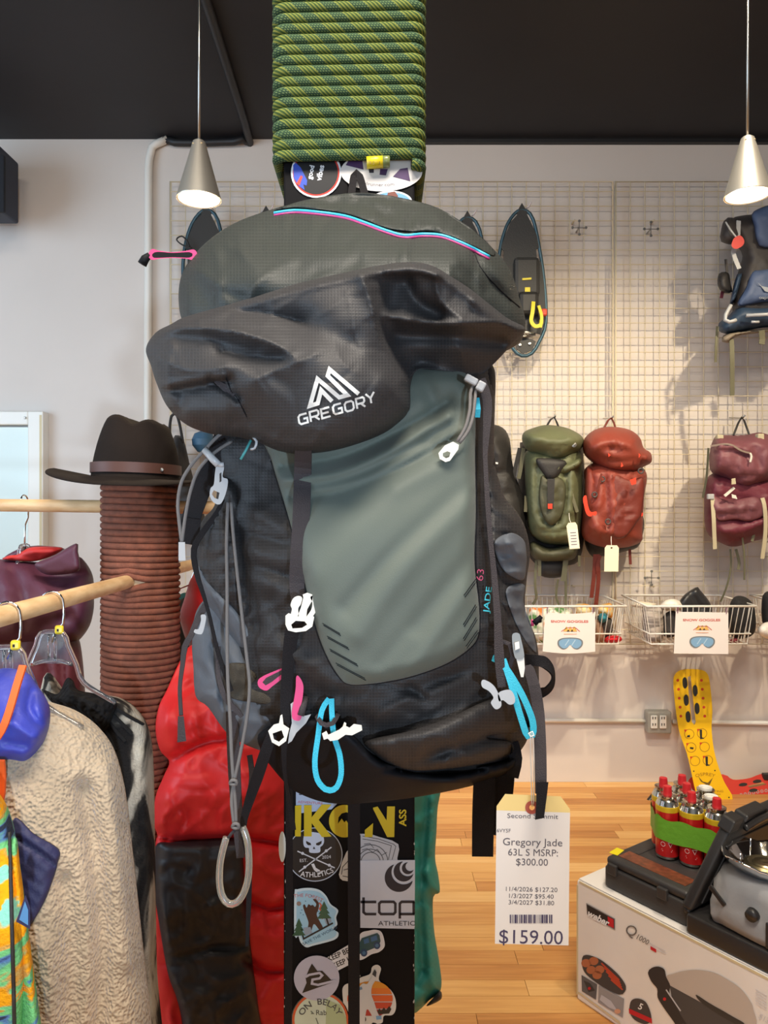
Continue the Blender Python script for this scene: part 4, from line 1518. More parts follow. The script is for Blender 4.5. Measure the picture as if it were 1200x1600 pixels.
strap('strap', [(474, 700, .845), (473, 740), (471, 800), (467, 860), (464, 910), (466, 945)], [27, 27, 27, 25, 24, 20], m_web, [BODY, PANEL], 0.008, label='charcoal strap holding the lid down on the left')
strap('strap', [(466, 968, .855), (456, 990, .862), (450, 1040, .868), (447, 1100, .872), (445, 1140, .875), (444, 1180, .885), (446, 1215, .90), (452, 1250, .93), (458, 1296, .95)], [22, 22, 19, 18, 13, 8, 6, 7, 9], m_webd, label='loose strap tail below the left white buckle')
strap('strap', [(752, 592, .885), (761, 625, .883), (761, 655, .882), (758, 705, .880), (758.5, 730, .878), (762, 790, .875), (767, 850, .873), (771.5, 893, .872), (777, 963, .868), (780, 1026, .866), (784, 1074, .866)], [13, 15, 13, 8, 7, 8, 8, 9, 11, 15, 13], m_web, label='long charcoal strap down the right side')
strap('strap', [(822, 1030, .905), (838, 1032, .895), (852, 1036, .895), (864, 1052, .90), (858, 1074, .91), (842, 1084, .92)], [17, 17, 18, 17, 18, 16], m_webd, label='strap loop at the right hip', thick=0.0025, facing=[(0.2, -1, 0), (0, -1, 0), (0.5, -.9, .3), (1, -.4, 0), (.5, -.8, -.3), (0, -1, 0)])
strap('strap', [(824, 1040, .90), (834, 1070, .885), (841, 1110, .88), (844, 1160, .866), (845, 1210, .858), (845, 1240, .855)], [16, 18, 18, 18, 18, 17], m_web, label='strap hanging over the price tag')
sm = MB()
sm.plate([(838, 1222), (857, 1222), (854, 1248), (850, 1278), (836, 1281), (838, 1250)], flat_at(.854), 0.004, m_webd, None)
sm.build('strap_end', pack)
strap('strap', [(757, 1190, .97), (757, 1216, .965), (755, 1270, .965), (754, 1338, .965)], [34, 34, 34, 33], m_webd, label='wide black strap end at the lower right')
strap('strap', [(790, 1170, .985), (786, 1212, .98), (783, 1260, .98), (776, 1305, .98)], [30, 36, 30, 14], m_webd)
strap('strap', [(800, 1160, .97), (806, 1185, .968), (800, 1214, .97)], [20, 20, 20], m_webd)
# straps that hang down in front of the pillar
strap('strap', [(553, 1235, 1.04), (553, 1300, 1.06), (553, 1400, 1.08), (553, 1500, 1.09), (553, 1640, 1.10)], [19, 19, 19, 18, 18], m_webd, label='long black strap hanging down the middle of the pillar')
strap('strap', [(452, 1225, 1.03), (452, 1300, 1.06), (452, 1400, 1.08), (451, 1500, 1.09), (450, 1640, 1.10)], [11, 11, 11, 11, 11], m_webd, label='long black strap hanging down the left of the pillar')
# left side straps
strap('strap', [(350, 680, .99), (335, 720, .985), (315, 765, .98), (300, 806, .98), (292, 850, .98)], [30, 28, 29, 29, 27], m_webd, label='wide black strap at the upper left')
sm = MB()
sm.plate([(285, 808), (314, 812), (311, 853), (286, 849)], flat_at(.974), 0.003, m_webd)
sm.build('strap_end', pack)
strap('strap', [(352, 770, .97), (340, 800, .955), (318, 830, .95), (303, 858, .955), (307, 895, .955), (318, 930, .95), (328, 965, .945), (338, 1010, .94), (350, 1048, .935), (362, 1080, .93)], [5, 8, 9, 9, 8, 6, 5, 6, 7, 6], m_webd)
strap('strap', [(322, 945, .95), (310, 965, .945), (299, 992, .94), (289, 1010, .94), (285, 1040, .94), (281, 1075, .94), (283, 1118, .94)], [11, 10, 9, 9, 7, 6, 6], m_web)
sm = MB()
sm.plate([(278, 1119), (287, 1119), (291, 1158), (277, 1160)], flat_at(.938), 0.004, m_web)
sm.build('strap_end', pack)
strap('strap', [(342, 1010, .945), (341, 1050, .94), (352, 1090, .93), (372, 1112, .925), (378, 1120, .925)], [6, 7, 9, 8, 6], m_web)
strap('strap', [(362, 1112, .95), (364, 1150, .955), (367, 1220, .96), (372, 1290, .965), (376, 1340, .965)], [18, 20, 19, 16, 12], m_web)
strap('strap', [(425, 1148, .90), (415, 1175, .905), (402, 1215, .92), (390, 1250, .935), (380, 1292, .945), (388, 1340, .95), (389, 1400, .955), (386, 1478, .955)], [16, 18, 18, 15, 10, 9, 8, 5], m_webd)
strap('strap', [(390, 1180, .97), (394, 1215, .97), (388, 1250, .97)], [8, 9, 9], m_web)

# cyan loops
m = MB()
m.ribbon([P(514, 1092, .862), P(503, 1110, .856), P(497, 1150, .852), P(492, 1190, .85), P(496, 1218, .85), P(508, 1233, .85), (P(516, 1235, .85)), P(526, 1230, .85), P(533, 1210, .85), P(531, 1180, .85), P(522, 1150, .85), P(519, 1120, .853), P(518, 1092, .862)],
         0.0062, m_cyan, 0.0022, step=0.005, facing=[(0, -1, 0)] * 13)
m.build('gear_loop', pack, label='cyan webbing loop at the lower left')
strap('loop_keeper', [(495, 1118, .86), (502, 1130, .846), (510, 1133, .844), (520, 1130, .846), (528, 1116, .86)], 7, m_web)
m = MB()
m.ribbon([P(770, 1028, .876), P(784, 1036, .868), P(800, 1058, .862), P(818, 1090, .858), P(832, 1126, .856), P(832, 1148, .856), P(824, 1150, .856), P(816, 1128, .856), P(806, 1095, .858), P(796, 1060, .862), P(786, 1030, .87)],
         0.0075, m_cyan, 0.0022, step=0.005)
m.build('gear_loop', pack, label='cyan webbing loop at the right holding the price tag')
strap('loop_keeper', [(772, 1010, .88), (784, 1002, .872), (796, 1006, .87), (801, 1024, .872), (796, 1042, .875)], 7, m_web)


def tube_part(name, lines, label=None):
    mb = MB()
    for pts, r, mm in lines:
        mb.tube([P(*p) for p in pts], r, mm, 8, smooth=0.006)
    o = mb.build(name, pack)
    if label:
        o['label'] = label
    return o


# long grey cord with its clear ring
tube_part('compression_cord', [([(356, 785, .925), (354, 850, .922), (355, 920, .92), (355, 1000, .918), (356, 1060, .915), (360, 1130, .912), (362, 1180, .912), (365, 1222, .912), (368, 1260, .912), (369, 1292, .912)], 0.0022, m_cord),
                               ([(361, 785, .925), (364, 830, .922), (370, 890, .92), (378, 960, .917), (386, 1030, .914), (390, 1072, .912), (386, 1120, .912), (376, 1175, .912), (366, 1220, .912), (362, 1250, .912), (364, 1275, .912), (367, 1294, .912)], 0.0022, m_cord)], 'long doubled grey cord on the left')
kn = MB()
for c in ((364.5, 1222), (368, 1290)):
    kn.tube([P(c[0] - 5, c[1] + 2, .91), P(c[0] - 2, c[1] - 3, .907), P(c[0] + 4, c[1] - 2, .907), P(c[0] + 5, c[1] + 3, .909), P(c[0], c[1] + 4, .907), P(c[0] - 5, c[1] + 2, .91)], 0.0022, m_cord, 8, smooth=0.003)
kn.build_pieces('cord_knot', pack)
rg = MB()
ring = [(379, 1292), (386, 1312), (389, 1340), (388, 1370), (381, 1395), (370, 1410), (357, 1412), (347, 1400), (343, 1378), (344, 1350), (349, 1325), (354, 1308)]
rg.tube([P(x, y, .912 - 0.006 * math.sin(i / 11 * math.pi)) for i, (x, y) in enumerate(ring)], 0.0043, m_clear, 12, smooth=0.005)
rg.build('clear_ring', pack, label='milky clear plastic ring at the end of the cord')
ty = MB()
ty.tube([P(368, 1296, .912), P(362, 1302, .912), P(356, 1310, .912)], 0.002, m_web, 6)
ty.tube([P(369, 1296, .912), P(376, 1294, .912), P(380, 1296, .912)], 0.002, m_web, 6)
ty.build_pieces('cord_knot', pack)
# upper left drawcord with cord lock
tube_part('draw_cord', [([(362, 668, .93), (340, 682, .92), (318, 705, .915), (300, 725, .915), (284, 752, .915), (278, 785, .915), (280, 815, .915), (284, 848, .915)], 0.0022, m_cord),
                        ([(362, 690, .93), (345, 700, .92), (325, 716, .912), (308, 738, .912), (297, 770, .912), (290, 805, .912), (284, 848, .912)], 0.0022, m_cord)], 'doubled grey drawcord at the upper left')
c = MB()
c.tube([P(320, 703, .905), P(333, 718, .90), P(341, 726, .90)], 0.0046, m_gpl, 12)
c.tube([P(341, 726, .90), P(350, 726, .90)], 0.003, m_gpl, 10)
c.build_pieces('cord_lock', pack, label='pale grey cord lock at the upper left')
c = MB()
c.plate([(279, 847), (289, 847), (290, 876), (279, 876)], flat_at(.912), 0.006, m_gpl)
c.build('cord_end', pack)
# upper right drawcord
tube_part('draw_cord', [([(744, 600, .88), (742, 625, .868), (739, 650, .862), (732, 672, .858), (718, 692, .856)], 0.0021, m_cord),
                        ([(740, 598, .88), (735, 615, .868), (734, 640, .862), (727, 668, .858), (714, 690, .856)], 0.0021, m_cord)], 'doubled grey drawcord at the upper right')
c = MB()
c.plate([[(708, 690), (717, 695), (716, 702), (703, 720), (696, 722), (687, 717), (685, 708), (695, 696)], [(699, 705), (704, 707), (702, 714), (697, 716), (692, 713), (692, 708)]], flat_at(.857), 0.004, m_wpl, None)
c.build_pieces('zip_pull', pack, label='white plastic drawcord pull at the upper right')
c = MB()
c.box(P(736, 594, .872), (0.016, 0.009, 0.009), m_gpl, Rz(0) @ Matrix.Rotation(0.5, 3, 'Y'), 0.002)
c.box(P(751, 604, .872), (0.010, 0.009, 0.012), m_gpl, Matrix.Rotation(0.5, 3, 'Y'), 0.002)
c.build_pieces('cord_lock', pack, label='grey cord lock at the upper right')
# zip pull at the far left of the lid
c = MB()
o1 = smooth_line([(233, 394), (238, 389), (250, 392), (270, 394), (290, 392), (303, 390), (308, 397), (303, 406), (290, 404), (270, 403), (250, 404), (238, 406), (232, 401)], 3, True)
i1 = smooth_line([(238, 397), (246, 393.5), (270, 395), (296, 394), (301, 398), (296, 402.5), (270, 402), (246, 403), (239, 402)], 3, True)
c.plate([o1, i1], flat_at(1.03), 0.004, m_pink)
c.plate([i1], flat_at(1.029), 0.003, m_dark)
c.tube([P(234, 398, 1.029), P(227, 404, 1.029), P(222, 413, 1.029)], [0.004, 0.006, 0.0065], m_dark, 8)
c.tube([P(306, 397, 1.029), P(320, 395, 1.035)], 0.0015, m_steel, 6)
c.build_pieces('zip_pull', pack, label='magenta rimmed zip pull sticking out at the upper left')
# pink pulls at the lower left
c = MB()
o1 = [(452, 1038), (440, 1044), (412, 1056), (403, 1064), (405, 1074), (416, 1079), (426, 1072), (450, 1052)]
i1 = [(446, 1044), (416, 1059), (410, 1066), (415, 1071), (424, 1066), (446, 1049)]
c.plate([smooth_line(o1, 2, True), i1], flat_at(.885), 0.004, m_pink)
c.plate([i1], flat_at(.883), 0.002, m_web)
c.build_pieces('zip_pull', pack, label='magenta zip pull left of the long strap')
c = MB()
c.plate([smooth_line([(463, 1057), (468, 1058), (474, 1072), (472, 1095), (468, 1108), (472, 1116), (468, 1126), (458, 1124), (456, 1114), (459, 1095), (462, 1075)], 2, True)], flat_at(.866), 0.005, m_pink)
c.tube([P(478, 1090, .87), P(474, 1104, .862), P(470, 1118, .858)], 0.004, m_web, 8)
c.build_pieces('zip_pull', pack, label='magenta zip pull right of the long strap')

# side release buckle half on the left strap
c = MB()
B = flat_at(.842)
c.plate([[(446, 962), (451, 958), (462, 962), (478, 966), (486, 960), (491, 964), (488, 979), (478, 986), (462, 988), (450, 985), (446, 976)], [(455, 976), (462, 970), (476, 971), (480, 976), (472, 981), (457, 982)]], B, 0.006, m_wpl)
c.plate([(463, 968), (470, 950), (474, 934), (473, 929), (480, 926), (489, 929), (488, 938), (480, 952), (478, 969)], B, 0.005, m_wpl)
for l in ([(454, 966), (456, 952), (454, 945), (458, 935), (466, 931), (472, 934), (470, 944), (466, 951), (466, 966)], [(477, 967), (486, 953), (488, 942), (485, 933), (491, 931), (497, 941), (495, 953), (488, 964), (484, 969)]):
    c.plate([smooth_line(l, 2, True)], B, 0.005, m_wpl)
c.build_pieces('buckle', pack, label='white plastic side release buckle on the left strap')
# left sliding buckle
c = MB()
B = flat_at(.918)
c.plate([smooth_line([(339, 724), (346, 722), (350, 730), (348, 745), (356, 750), (353, 770), (345, 787), (335, 786), (328, 776), (329, 763), (334, 757), (336, 738)], 2, True), [(334, 766), (343, 770), (341, 780), (335, 778), (331, 772)], [(343, 740), (346, 738), (346, 752), (343, 754)]], B, 0.007, m_gpl)
c.build_pieces('buckle', pack, label='pale grey buckle at the upper left')
c = MB()
c.plate([smooth_line([(314, 961), (322, 963), (317, 988), (311, 991), (303, 988), (305, 983), (310, 983), (314, 970)], 2, True)], flat_at(.94), 0.004, m_gpl)
c.build_pieces('buckle', pack, label='small grey ladder lock on the hip belt')
# lower left buckle and hook
c = MB()
B = flat_at(.862)
c.plate([[(419, 1142), (428, 1132), (436, 1130), (438, 1118), (441, 1116), (443, 1132), (452, 1138), (447, 1158), (436, 1166), (425, 1160)], [(426, 1146), (440, 1141), (444, 1152), (436, 1159), (428, 1155)]], B, 0.007, m_wpl)
c.plate([(454, 1100), (459, 1096), (460, 1120), (478, 1118), (486, 1116), (478, 1130), (463, 1145), (456, 1158), (450, 1162), (452, 1145), (456, 1130)], flat_at(.87), 0.006, m_gpl)
c.build_pieces('buckle', pack, label='white buckle hanging at the lower left')
c = MB()
B = flat_at(.85)
c.plate([(503, 1146), (510, 1142), (513, 1148), (530, 1140), (538, 1133), (546, 1137), (553, 1131), (565, 1133), (566, 1141), (550, 1149), (540, 1148), (528, 1156), (516, 1158), (512, 1154), (506, 1156)], B, 0.007, m_wpl)
c.plate([(534, 1139), (538, 1128), (541, 1130), (540, 1140)], B, 0.004, m_wpl)
c.build_pieces('buckle', pack, label='ivory hook buckle behind the cyan loop')
# lower right: grey hook and white whistle-like slider
c = MB()
B = flat_at(.858)
c.plate([smooth_line([(752, 1066), (756, 1062), (768, 1068), (776, 1078), (783, 1096), (782, 1105), (774, 1108), (767, 1098), (771, 1090), (764, 1080), (754, 1074)], 2, True)], B, 0.006, m_gpl)
c.plate([smooth_line([(783, 1080), (797, 1078), (804, 1088), (804, 1098), (796, 1101), (786, 1094), (780, 1096), (778, 1086)], 2, True)], B, 0.006, m_gpl)
c.build_pieces('buckle', pack, label='grey hook buckle at the lower right')
c = MB()
B = flat_at(.872)
c.plate([smooth_line([(800, 995), (804, 989), (811, 990), (814, 998), (819, 1026), (808, 1030), (803, 1022)], 2, True)], B, 0.009, M('mid_grey_plastic', (128, 130, 128), 0.4))
c.plate([(804, 1004), (811, 1002), (812, 1013), (805, 1016)], flat_at(.863), 0.002, m_wpl)
c.plate([(807, 1030), (819, 1027), (820, 1044), (818, 1058), (814, 1058)], B, 0.008, m_wpl)
c.build('slider', pack, label='grey and white strap slider at the right')
# tiny loops and pulls
c = MB()
c.tube([P(392, 688, .88), P(384, 704, .875), P(376, 718, .875)], 0.0016, M('teal_cord', (70, 150, 150), 0.5), 6)
c.tube([P(396, 684, .875), P(401, 690, .872), P(398, 700, .872), P(392, 702, .875)], 0.0016, m_gpl, 6, smooth=0.004)
c.build_pieces('zip_pull', pack)
c = MB()
c.tube([P(834, 974, .93), P(840, 969, .93), P(846, 963, .93)], [0.005, 0.004, 0.003], m_dark, 6)
c.tube([P(838, 970, .93), P(846, 970, .93)], [0.004, 0.002], m_dark, 6)
c.tube([P(832, 978, .93), P(832, 968, .93)], 0.002, m_pink, 6)
c.build_pieces('zip_pull', pack, label='tiny black and pink pull at the right edge')
c = MB()
c.ribbon([P(745, 622, .878), P(747, 640, .875), P(746, 652, .878)], 0.006, m_cyan, 0.002)
c.build('cord_tab', pack)

# ---------------------------------------------------------------- price tag
TY = 0.872
tg = thing('price_tag', 'white and yellow price tag with printed prices hanging from the big backpack', 'price tag', P(832, 1476, TY))
TG = flat_at(TY)
m_card = M('manila_card', (232, 206, 136), 0.7)
m_label = M('white_label', (226, 220, 214), 0.65)
m_ink = M('grey_ink', (92, 88, 96), 0.7)
m_ink2 = M('dark_ink', (70, 62, 92), 0.7)


def tz(l):
    return [(760 + a * 0.1625, 1230 + b * 0.1625) for a, b in l]


c = MB()
cxh, cyh = tz([(438, 195)])[0]
hole = [(cxh + 4.2 * math.cos(k * math.pi / 9), cyh + 4.2 * math.sin(k * math.pi / 9)) for k in range(18)]
c.plate([tz([(98, 183), (180, 65), (715, 88), (804, 212), (800, 400), (790, 1522), (82, 1505)]), hole], TG, 0.0006, m_card)
c.build('card', tg)
c = MB()
c.plate(tz([(97, 222), (804, 245), (800, 500), (790, 1522), (82, 1505)]), TG, 0.0004, m_label, base=0.0006)
c.build('label_sheet', tg)
c = MB()
ringo = [(cxh + 10.5 * math.cos(k * math.pi / 12), cyh + 10.5 * math.sin(k * math.pi / 12)) for k in range(24)]
c.plate([[p for p in ringo], hole], TG, 0.0004, M('red_fibre_ring', (170, 84, 70), 0.7), base=0.001)
c.build('eyelet_ring', tg)
c = MB()
for body, zx, zy, sz, sx, mm, al in (('Second Summit', 445, 300, 45, 1.22, m_ink, 'CENTER'), ('6VY5F', 100, 432, 34, 1.05, m_ink, 'LEFT'), ('Gregory Jade', 444, 562, 70, 1.08, m_ink, 'CENTER'),
                                     ('63L S MSRP:', 448, 660, 66, 1.02, m_ink, 'CENTER'), ('$300.00', 438, 752, 66, 1.02, m_ink, 'CENTER'), ('11/4/2026 $127.20', 435, 1003, 42, 1.12, m_ink, 'CENTER'),
                                     ('1/3/2027 $95.40', 432, 1068, 42, 1.12, m_ink, 'CENTER'), ('3/4/2027 $31.80', 432, 1130, 42, 1.12, m_ink, 'CENTER'), ('$159.00', 428, 1505, 132, 1.02, m_ink2, 'CENTER')):
    x, y = tz([(zx, zy)])[0]
    c.text(body, x, y, sz * 0.1625, TG, mm, angle=1.2, align=al, sx=sx, off=0.0012)
bars = [(225, 12), (245, 6), (258, 5), (270, 22), (296, 7), (314, 7), (328, 14), (346, 6), (358, 20), (382, 10), (402, 16), (422, 14), (446, 6), (456, 16), (478, 4), (492, 4), (506, 6), (520, 6), (530, 20), (556, 12), (572, 18), (602, 12), (620, 14)]
for a, w in bars:
    c.plate(tz([(a, 1225), (a + w, 1226), (a + w, 1308), (a, 1307)]), TG, 0.0003, m_ink2, base=0.0011)
c.build('printing', tg)
c = MB()
c.tube([P(829, 1146, .853), P(829, 1170, .858), P(830, 1215, .866), P(831, 1252, .868), P(cxh, cyh - 4, .8715), P(cxh, cyh - 2, .876)], 0.0006, m_white, 6, smooth=0.01)
c.tube([P(831, 1146, .853), P(834, 1170, .858), P(834, 1215, .866), P(834, 1252, .868), P(cxh + 2, cyh - 4, .8715), P(cxh + 2, cyh - 2, .876)], 0.0006, m_white, 6, smooth=0.01)
c.tube([P(826, 1146, .852), P(832, 1143, .851), P(835, 1149, .851), P(829, 1151, .851)], 0.0009, m_white, 6, closed=True)
c.build('string', tg)

# ================================================================ things hanging on the gridwall
HY = 3.72
m_card2 = M('pale_card', (238, 228, 198), 0.7)


def soft(name, parent, m, outline, front, rim, **k):
    mb = MB()
    if 'crumple' not in k and min(k.get('roll', 20), 24) > 9:
        k['crumple'] = (0.011, 0.17, len(name) + int(outline[0][0]))
    s = Surf(outline, front, rim, **k)
    s.add(mb, m)
    o = mb.build(name, parent)
    return s, o


def wstrap(parent, pts, w, m, name='strap', thick=0.004, label=None):
    mb = MB()
    ws = w if isinstance(w, list) else [w] * len(pts)
    mb.ribbon([P(*p) for p in pts], [a * p[2] / FOC for a, p in zip(ws, pts)], m, thick, step=0.02)
    o = mb.build(name, parent)
    if label:
        o['label'] = label
    return o


def grid_hook(parent, px, py, d):
    mb = MB()
    c = P(px, py, d)
    mb.tube([Vector((c.x, 3.84, c.z + 0.02)), Vector((c.x, c.y - 0.01, c.z)), Vector((c.x, c.y - 0.03, c.z + 0.012))], 0.004, m_steel, 6)
    mb.build('hanging_hook', parent)


m_ol = M('olive_nylon', (94, 98, 70), 0.6, bump=('noise', 120, 0.25), var=0.08, varscale=6)
m_old = M('olive_dark', (70, 70, 50), 0.6, bump=('noise', 120, 0.25))
m_ru = M('rust_nylon', (136, 58, 44), 0.55, bump=('noise', 120, 0.25), var=0.07, varscale=6)
m_rud = M('rust_dark', (112, 44, 34), 0.55, bump=('noise', 120, 0.25))
m_pl = M('plum_nylon', (116, 68, 76), 0.55, bump=('noise', 120, 0.25), var=0.08, varscale=6)
m_pld = M('plum_red', (106, 42, 56), 0.55, bump=('noise', 120, 0.25))
m_bk = M('black_nylon', (40, 38, 38), 0.6, bump=('noise', 120, 0.3))
m_or = M('orange_trim', (226, 62, 36), 0.5)
m_sand = M('sand_webbing', (186, 176, 146), 0.7)
m_olw = M('olive_webbing', (104, 102, 80), 0.7)


# black pack half hidden behind the big one
t = thing('wall_backpack', 'black backpack on the grid half hidden behind the big grey backpack', 'backpack', P(780, 862, HY), 'backpacks on the grid wall')
soft('main_body', t, m_bk, [(740, 680), (765, 664), (785, 668), (796, 685), (800, 720), (806, 745), (818, 780), (822, 830), (818, 868), (740, 880)], 3.50, HY - .06, roll=24, thick=0.04, step=6,
     folds=[([(770, 690), (785, 720)], 7, .02), ([(765, 742), (790, 738)], 4, -.02), ([(790, 770), (815, 775)], 5, -.02)])
mb = MB()
mb.ribbon([P(764, 722, 3.495), P(778, 724, 3.49)], 0.008, m_white, 0.004)
mb.build_pieces('zip_pull', t)
wstrap(t, [(812, 700, 3.6), (800, 770, 3.6), (806, 860, 3.62)], 6, m_bk)
grid_hook(t, 768, 662, 3.74)

# olive pack
t = thing('wall_backpack', 'olive green backpack with a rounded lid hanging on the grid wall', 'backpack', P(865, 880, HY), 'backpacks on the grid wall')
soft('back_panel', t, m_bk, [(812, 700), (822, 690), (900, 690), (912, 720), (910, 860), (880, 885), (838, 882), (816, 840), (810, 760)], 3.66, HY + .04, roll=12, thick=0.02, step=7)
soft('main_body', t, m_ol, [(822, 705), (860, 695), (905, 705), (910, 760), (908, 820), (900, 850), (880, 852), (855, 850), (838, 842), (826, 825), (822, 780), (820, 740)], 3.46, HY - .08, roll=26, thick=0.03, step=5,
     folds=[([(840, 725), (838, 780), (850, 815)], 4, -.022), ([(885, 730), (882, 780), (872, 815)], 4, -.022), ([(830, 825), (870, 832), (900, 822)], 4, -.02), ([(848, 700), (880, 708)], 8, -.03), ([(895, 740), (892, 800)], 5, .018), ([(832, 740), (832, 800)], 5, .018), ([(850, 815), (862, 822), (872, 815)], 4, -.02)])
soft('front_pocket', t, m_old, [(846, 742), (856, 748), (872, 745), (884, 760), (880, 800), (868, 818), (858, 820), (848, 806), (842, 780)], 3.435, 3.46, roll=10, thick=0.0, step=5,
     folds=[([(850, 760), (852, 800)], 4, -.012), ([(874, 760), (872, 800)], 4, -.012)])
soft('inner_sleeve', t, m_bk, [(838, 716), (884, 720), (878, 736), (868, 748), (858, 750), (848, 740)], 3.43, 3.47, roll=6, thick=0.0, step=5)  # black sheet standing in for the shade in the gap under the lid
soft('lid', t, m_ol, [(816, 690), (818, 676), (835, 668), (855, 664), (880, 667), (900, 675), (912, 686), (908, 702), (895, 712), (880, 720), (862, 722), (842, 714), (824, 704)], 3.40, 3.62, roll=22, thick=0.08, step=5,
     folds=[([(830, 680), (860, 690), (900, 684)], 5, .02), ([(840, 705), (870, 708)], 5, -.02), ([(852, 676), (880, 684)], 4, -.015)])
soft('collar', t, m_ol, [(862, 726), (868, 720), (885, 724), (906, 716), (908, 726), (890, 738), (872, 741), (864, 736)], 3.43, 3.5, roll=8, thick=0.02, step=4, folds=[([(880, 728), (878, 738)], 3, -.02)])
c = MB()
c.plate([(855, 748), (867, 748), (865, 792), (856, 792)], flat_at(3.428), 0.006, m_bk)
c.plate([(856, 787), (863, 787), (863, 795), (856, 795)], flat_at(3.42), 0.006, m_or)
c.build('daisy_strip', t)
soft('lower_pocket', t, m_old, [(832, 846), (860, 856), (900, 850), (898, 872), (870, 878), (840, 876), (828, 862)], 3.52, 3.66, roll=10, thick=0.03, step=6)
soft('hip_belt', t, m_bk, [(846, 874), (880, 874), (880, 900), (846, 900)], 3.6, 3.66, roll=8, thick=0.03, step=7)
for pts, w in (([(818, 700, 3.58), (813, 735, 3.57), (810, 748, 3.57)], 6), ([(838, 875, 3.6), (836, 910, 3.6), (838, 935, 3.62), (832, 944, 3.64)], 4), ([(843, 870, 3.58), (843, 900, 3.58)], 5), ([(885, 868, 3.58), (880, 908, 3.58)], 8),
               ([(884, 880, 3.6), (884, 948, 3.64)], 4), ([(872, 905, 3.6), (869, 930, 3.62), (873, 945, 3.64)], 3), ([(822, 775, 3.6), (821, 800, 3.58)], 5), ([(888, 748, 3.47), (894, 775, 3.46), (902, 800, 3.47)], 5), ([(905, 868, 3.62), (905, 885, 3.62)], 4)):
    wstrap(t, pts, w, m_olw)
mb = MB()
mb.tube([P(853, 668, 3.58), P(860, 656, 3.66), P(866, 652, 3.7), P(870, 660, 3.66), P(873, 668, 3.58)], 0.005, m_bk, 6)
mb.build('haul_loop', t)
mb = MB()
for q in ((897, 695), (820, 868)):
    mb.lathe([(0.0, -.004), (0.012, -.002), (0.012, .002), (0.0, .004)], P(q[0], q[1], 3.42 if q[1] < 800 else 3.55), m_steel, 10, Matrix.Rotation(math.pi / 2, 3, 'X'))
mb.build_pieces('snap', t)
grid_hook(t, 866, 653, 3.71)
tg2 = thing('price_tag', 'small cream price tag with faint print on the olive backpack', 'price tag', P(896, 858, 3.40), 'price tags on the wall packs')
mp = flat_at(3.40)
MB().plate([(885, 822), (888, 817), (899, 816), (902, 821), (906, 857), (890, 858)], mp, 0.003, m_card2).build('card', tg2)
c = MB()
c.plate([(887, 828), (902, 827), (905, 856), (891, 857)], mp, 0.0008, m_label, base=0.003)
for k in range(5):
    c.plate([(891 + k * .4, 832 + 4.6 * k), (900 + k * .4, 831.5 + 4.6 * k), (900 + k * .4, 832.6 + 4.6 * k), (891 + k * .4, 833.1 + 4.6 * k)], mp, 0.0005, m_ink, base=0.004)
c.build('printing', tg2)
MB().tube([P(889, 802, 3.43), P(890, 812, 3.41), P(893, 819, 3.397)], 0.0015, m_white, 5).build('string', tg2)

# rust pack
t = thing('wall_backpack', 'rust red backpack with orange trim hanging on the grid wall', 'backpack', P(958, 880, HY), 'backpacks on the grid wall')
soft('back_panel', t, m_bk, [(916, 820), (925, 800), (1000, 800), (1000, 850), (975, 862), (945, 868), (926, 870), (914, 850)], 3.64, HY + .04, roll=12, thick=0.02, step=7)
soft('main_body', t, m_ru, [(916, 730), (960, 715), (1008, 735), (1006, 780), (1004, 830), (1002, 846), (980, 855), (950, 856), (925, 850), (909, 836), (910, 800), (914, 760)], 3.44, HY - .08, roll=28, thick=0.03, step=5,
     folds=[([(945, 745), (950, 800), (948, 840)], 4, -.02), ([(955, 745), (958, 800), (955, 830)], 8, .014), ([(990, 740), (985, 800)], 5, -.016), ([(915, 818), (935, 820), (945, 830)], 10, .018), ([(925, 800), (950, 822)], 5, -.015), ([(950, 845), (985, 835)], 5, -.014)])
soft('front_pocket', t, m_rud, [(958, 742), (985, 750), (1006, 748), (1003, 800), (996, 815), (975, 840), (955, 835), (953, 790)], 3.425, 3.45, roll=10, thick=0.0, step=5, folds=[([(985, 760), (975, 830)], 6, -.008)])
soft('side_pocket', t, m_ru, [(916, 730), (930, 735), (938, 760), (944, 790), (938, 802), (922, 804), (914, 780)], 3.46, 3.58, roll=9, thick=0.03, step=5)
soft('lid', t, m_ru, [(911, 690), (922, 676), (940, 668), (962, 667), (985, 672), (1000, 684), (1006, 700), (1017, 708), (1018, 722), (1005, 730), (996, 738), (975, 742), (950, 738), (925, 722), (912, 708)], 3.38, 3.62, roll=24, thick=0.08, step=5,
     folds=[([(925, 700), (960, 690), (1000, 705)], 6, .016), ([(935, 715), (970, 722), (1000, 716)], 5, -.018), ([(1000, 690), (1003, 725)], 4, -.016)])
c = MB()
c.plate([smooth_line([(911, 778), (916, 774), (919, 790), (924, 800), (940, 796), (942, 800), (925, 807), (917, 804), (913, 792)], 3, True)], flat_at(3.45), 0.006, m_or)
c.plate([smooth_line([(996, 803), (1004, 801), (1004, 806), (997, 808)], 2, True)], flat_at(3.48), 0.006, m_or)
c.build_pieces('orange_trim', t)
c = MB()
for l in ([(984, 750), (994, 746), (994, 756), (987, 758)], [(971, 722), (974, 728), (970, 730)], [(998, 708), (1001, 711), (998, 716)], [(950, 708), (954, 711), (951, 714)]):
    c.plate([l], flat_at(3.375), 0.006, m_or)
c.build_pieces('zip_pull', t)
mb = MB()
for q, d in (((933, 694), 3.40), ((1000, 736), 3.42), ((940, 749), 3.44), ((928, 773), 3.44), ((949, 815), 3.42)):
    c0 = P(q[0], q[1], d)
    mb.tube([c0 + Vector((0.012 * math.cos(a), -0.01, 0.012 * math.sin(a))) for a in np.arange(0, 6.28, 0.7)], 0.0035, M('dark_grey_plastic', (70, 66, 66), 0.4), 6, closed=True)
mb.build_pieces('cord_lock', t)
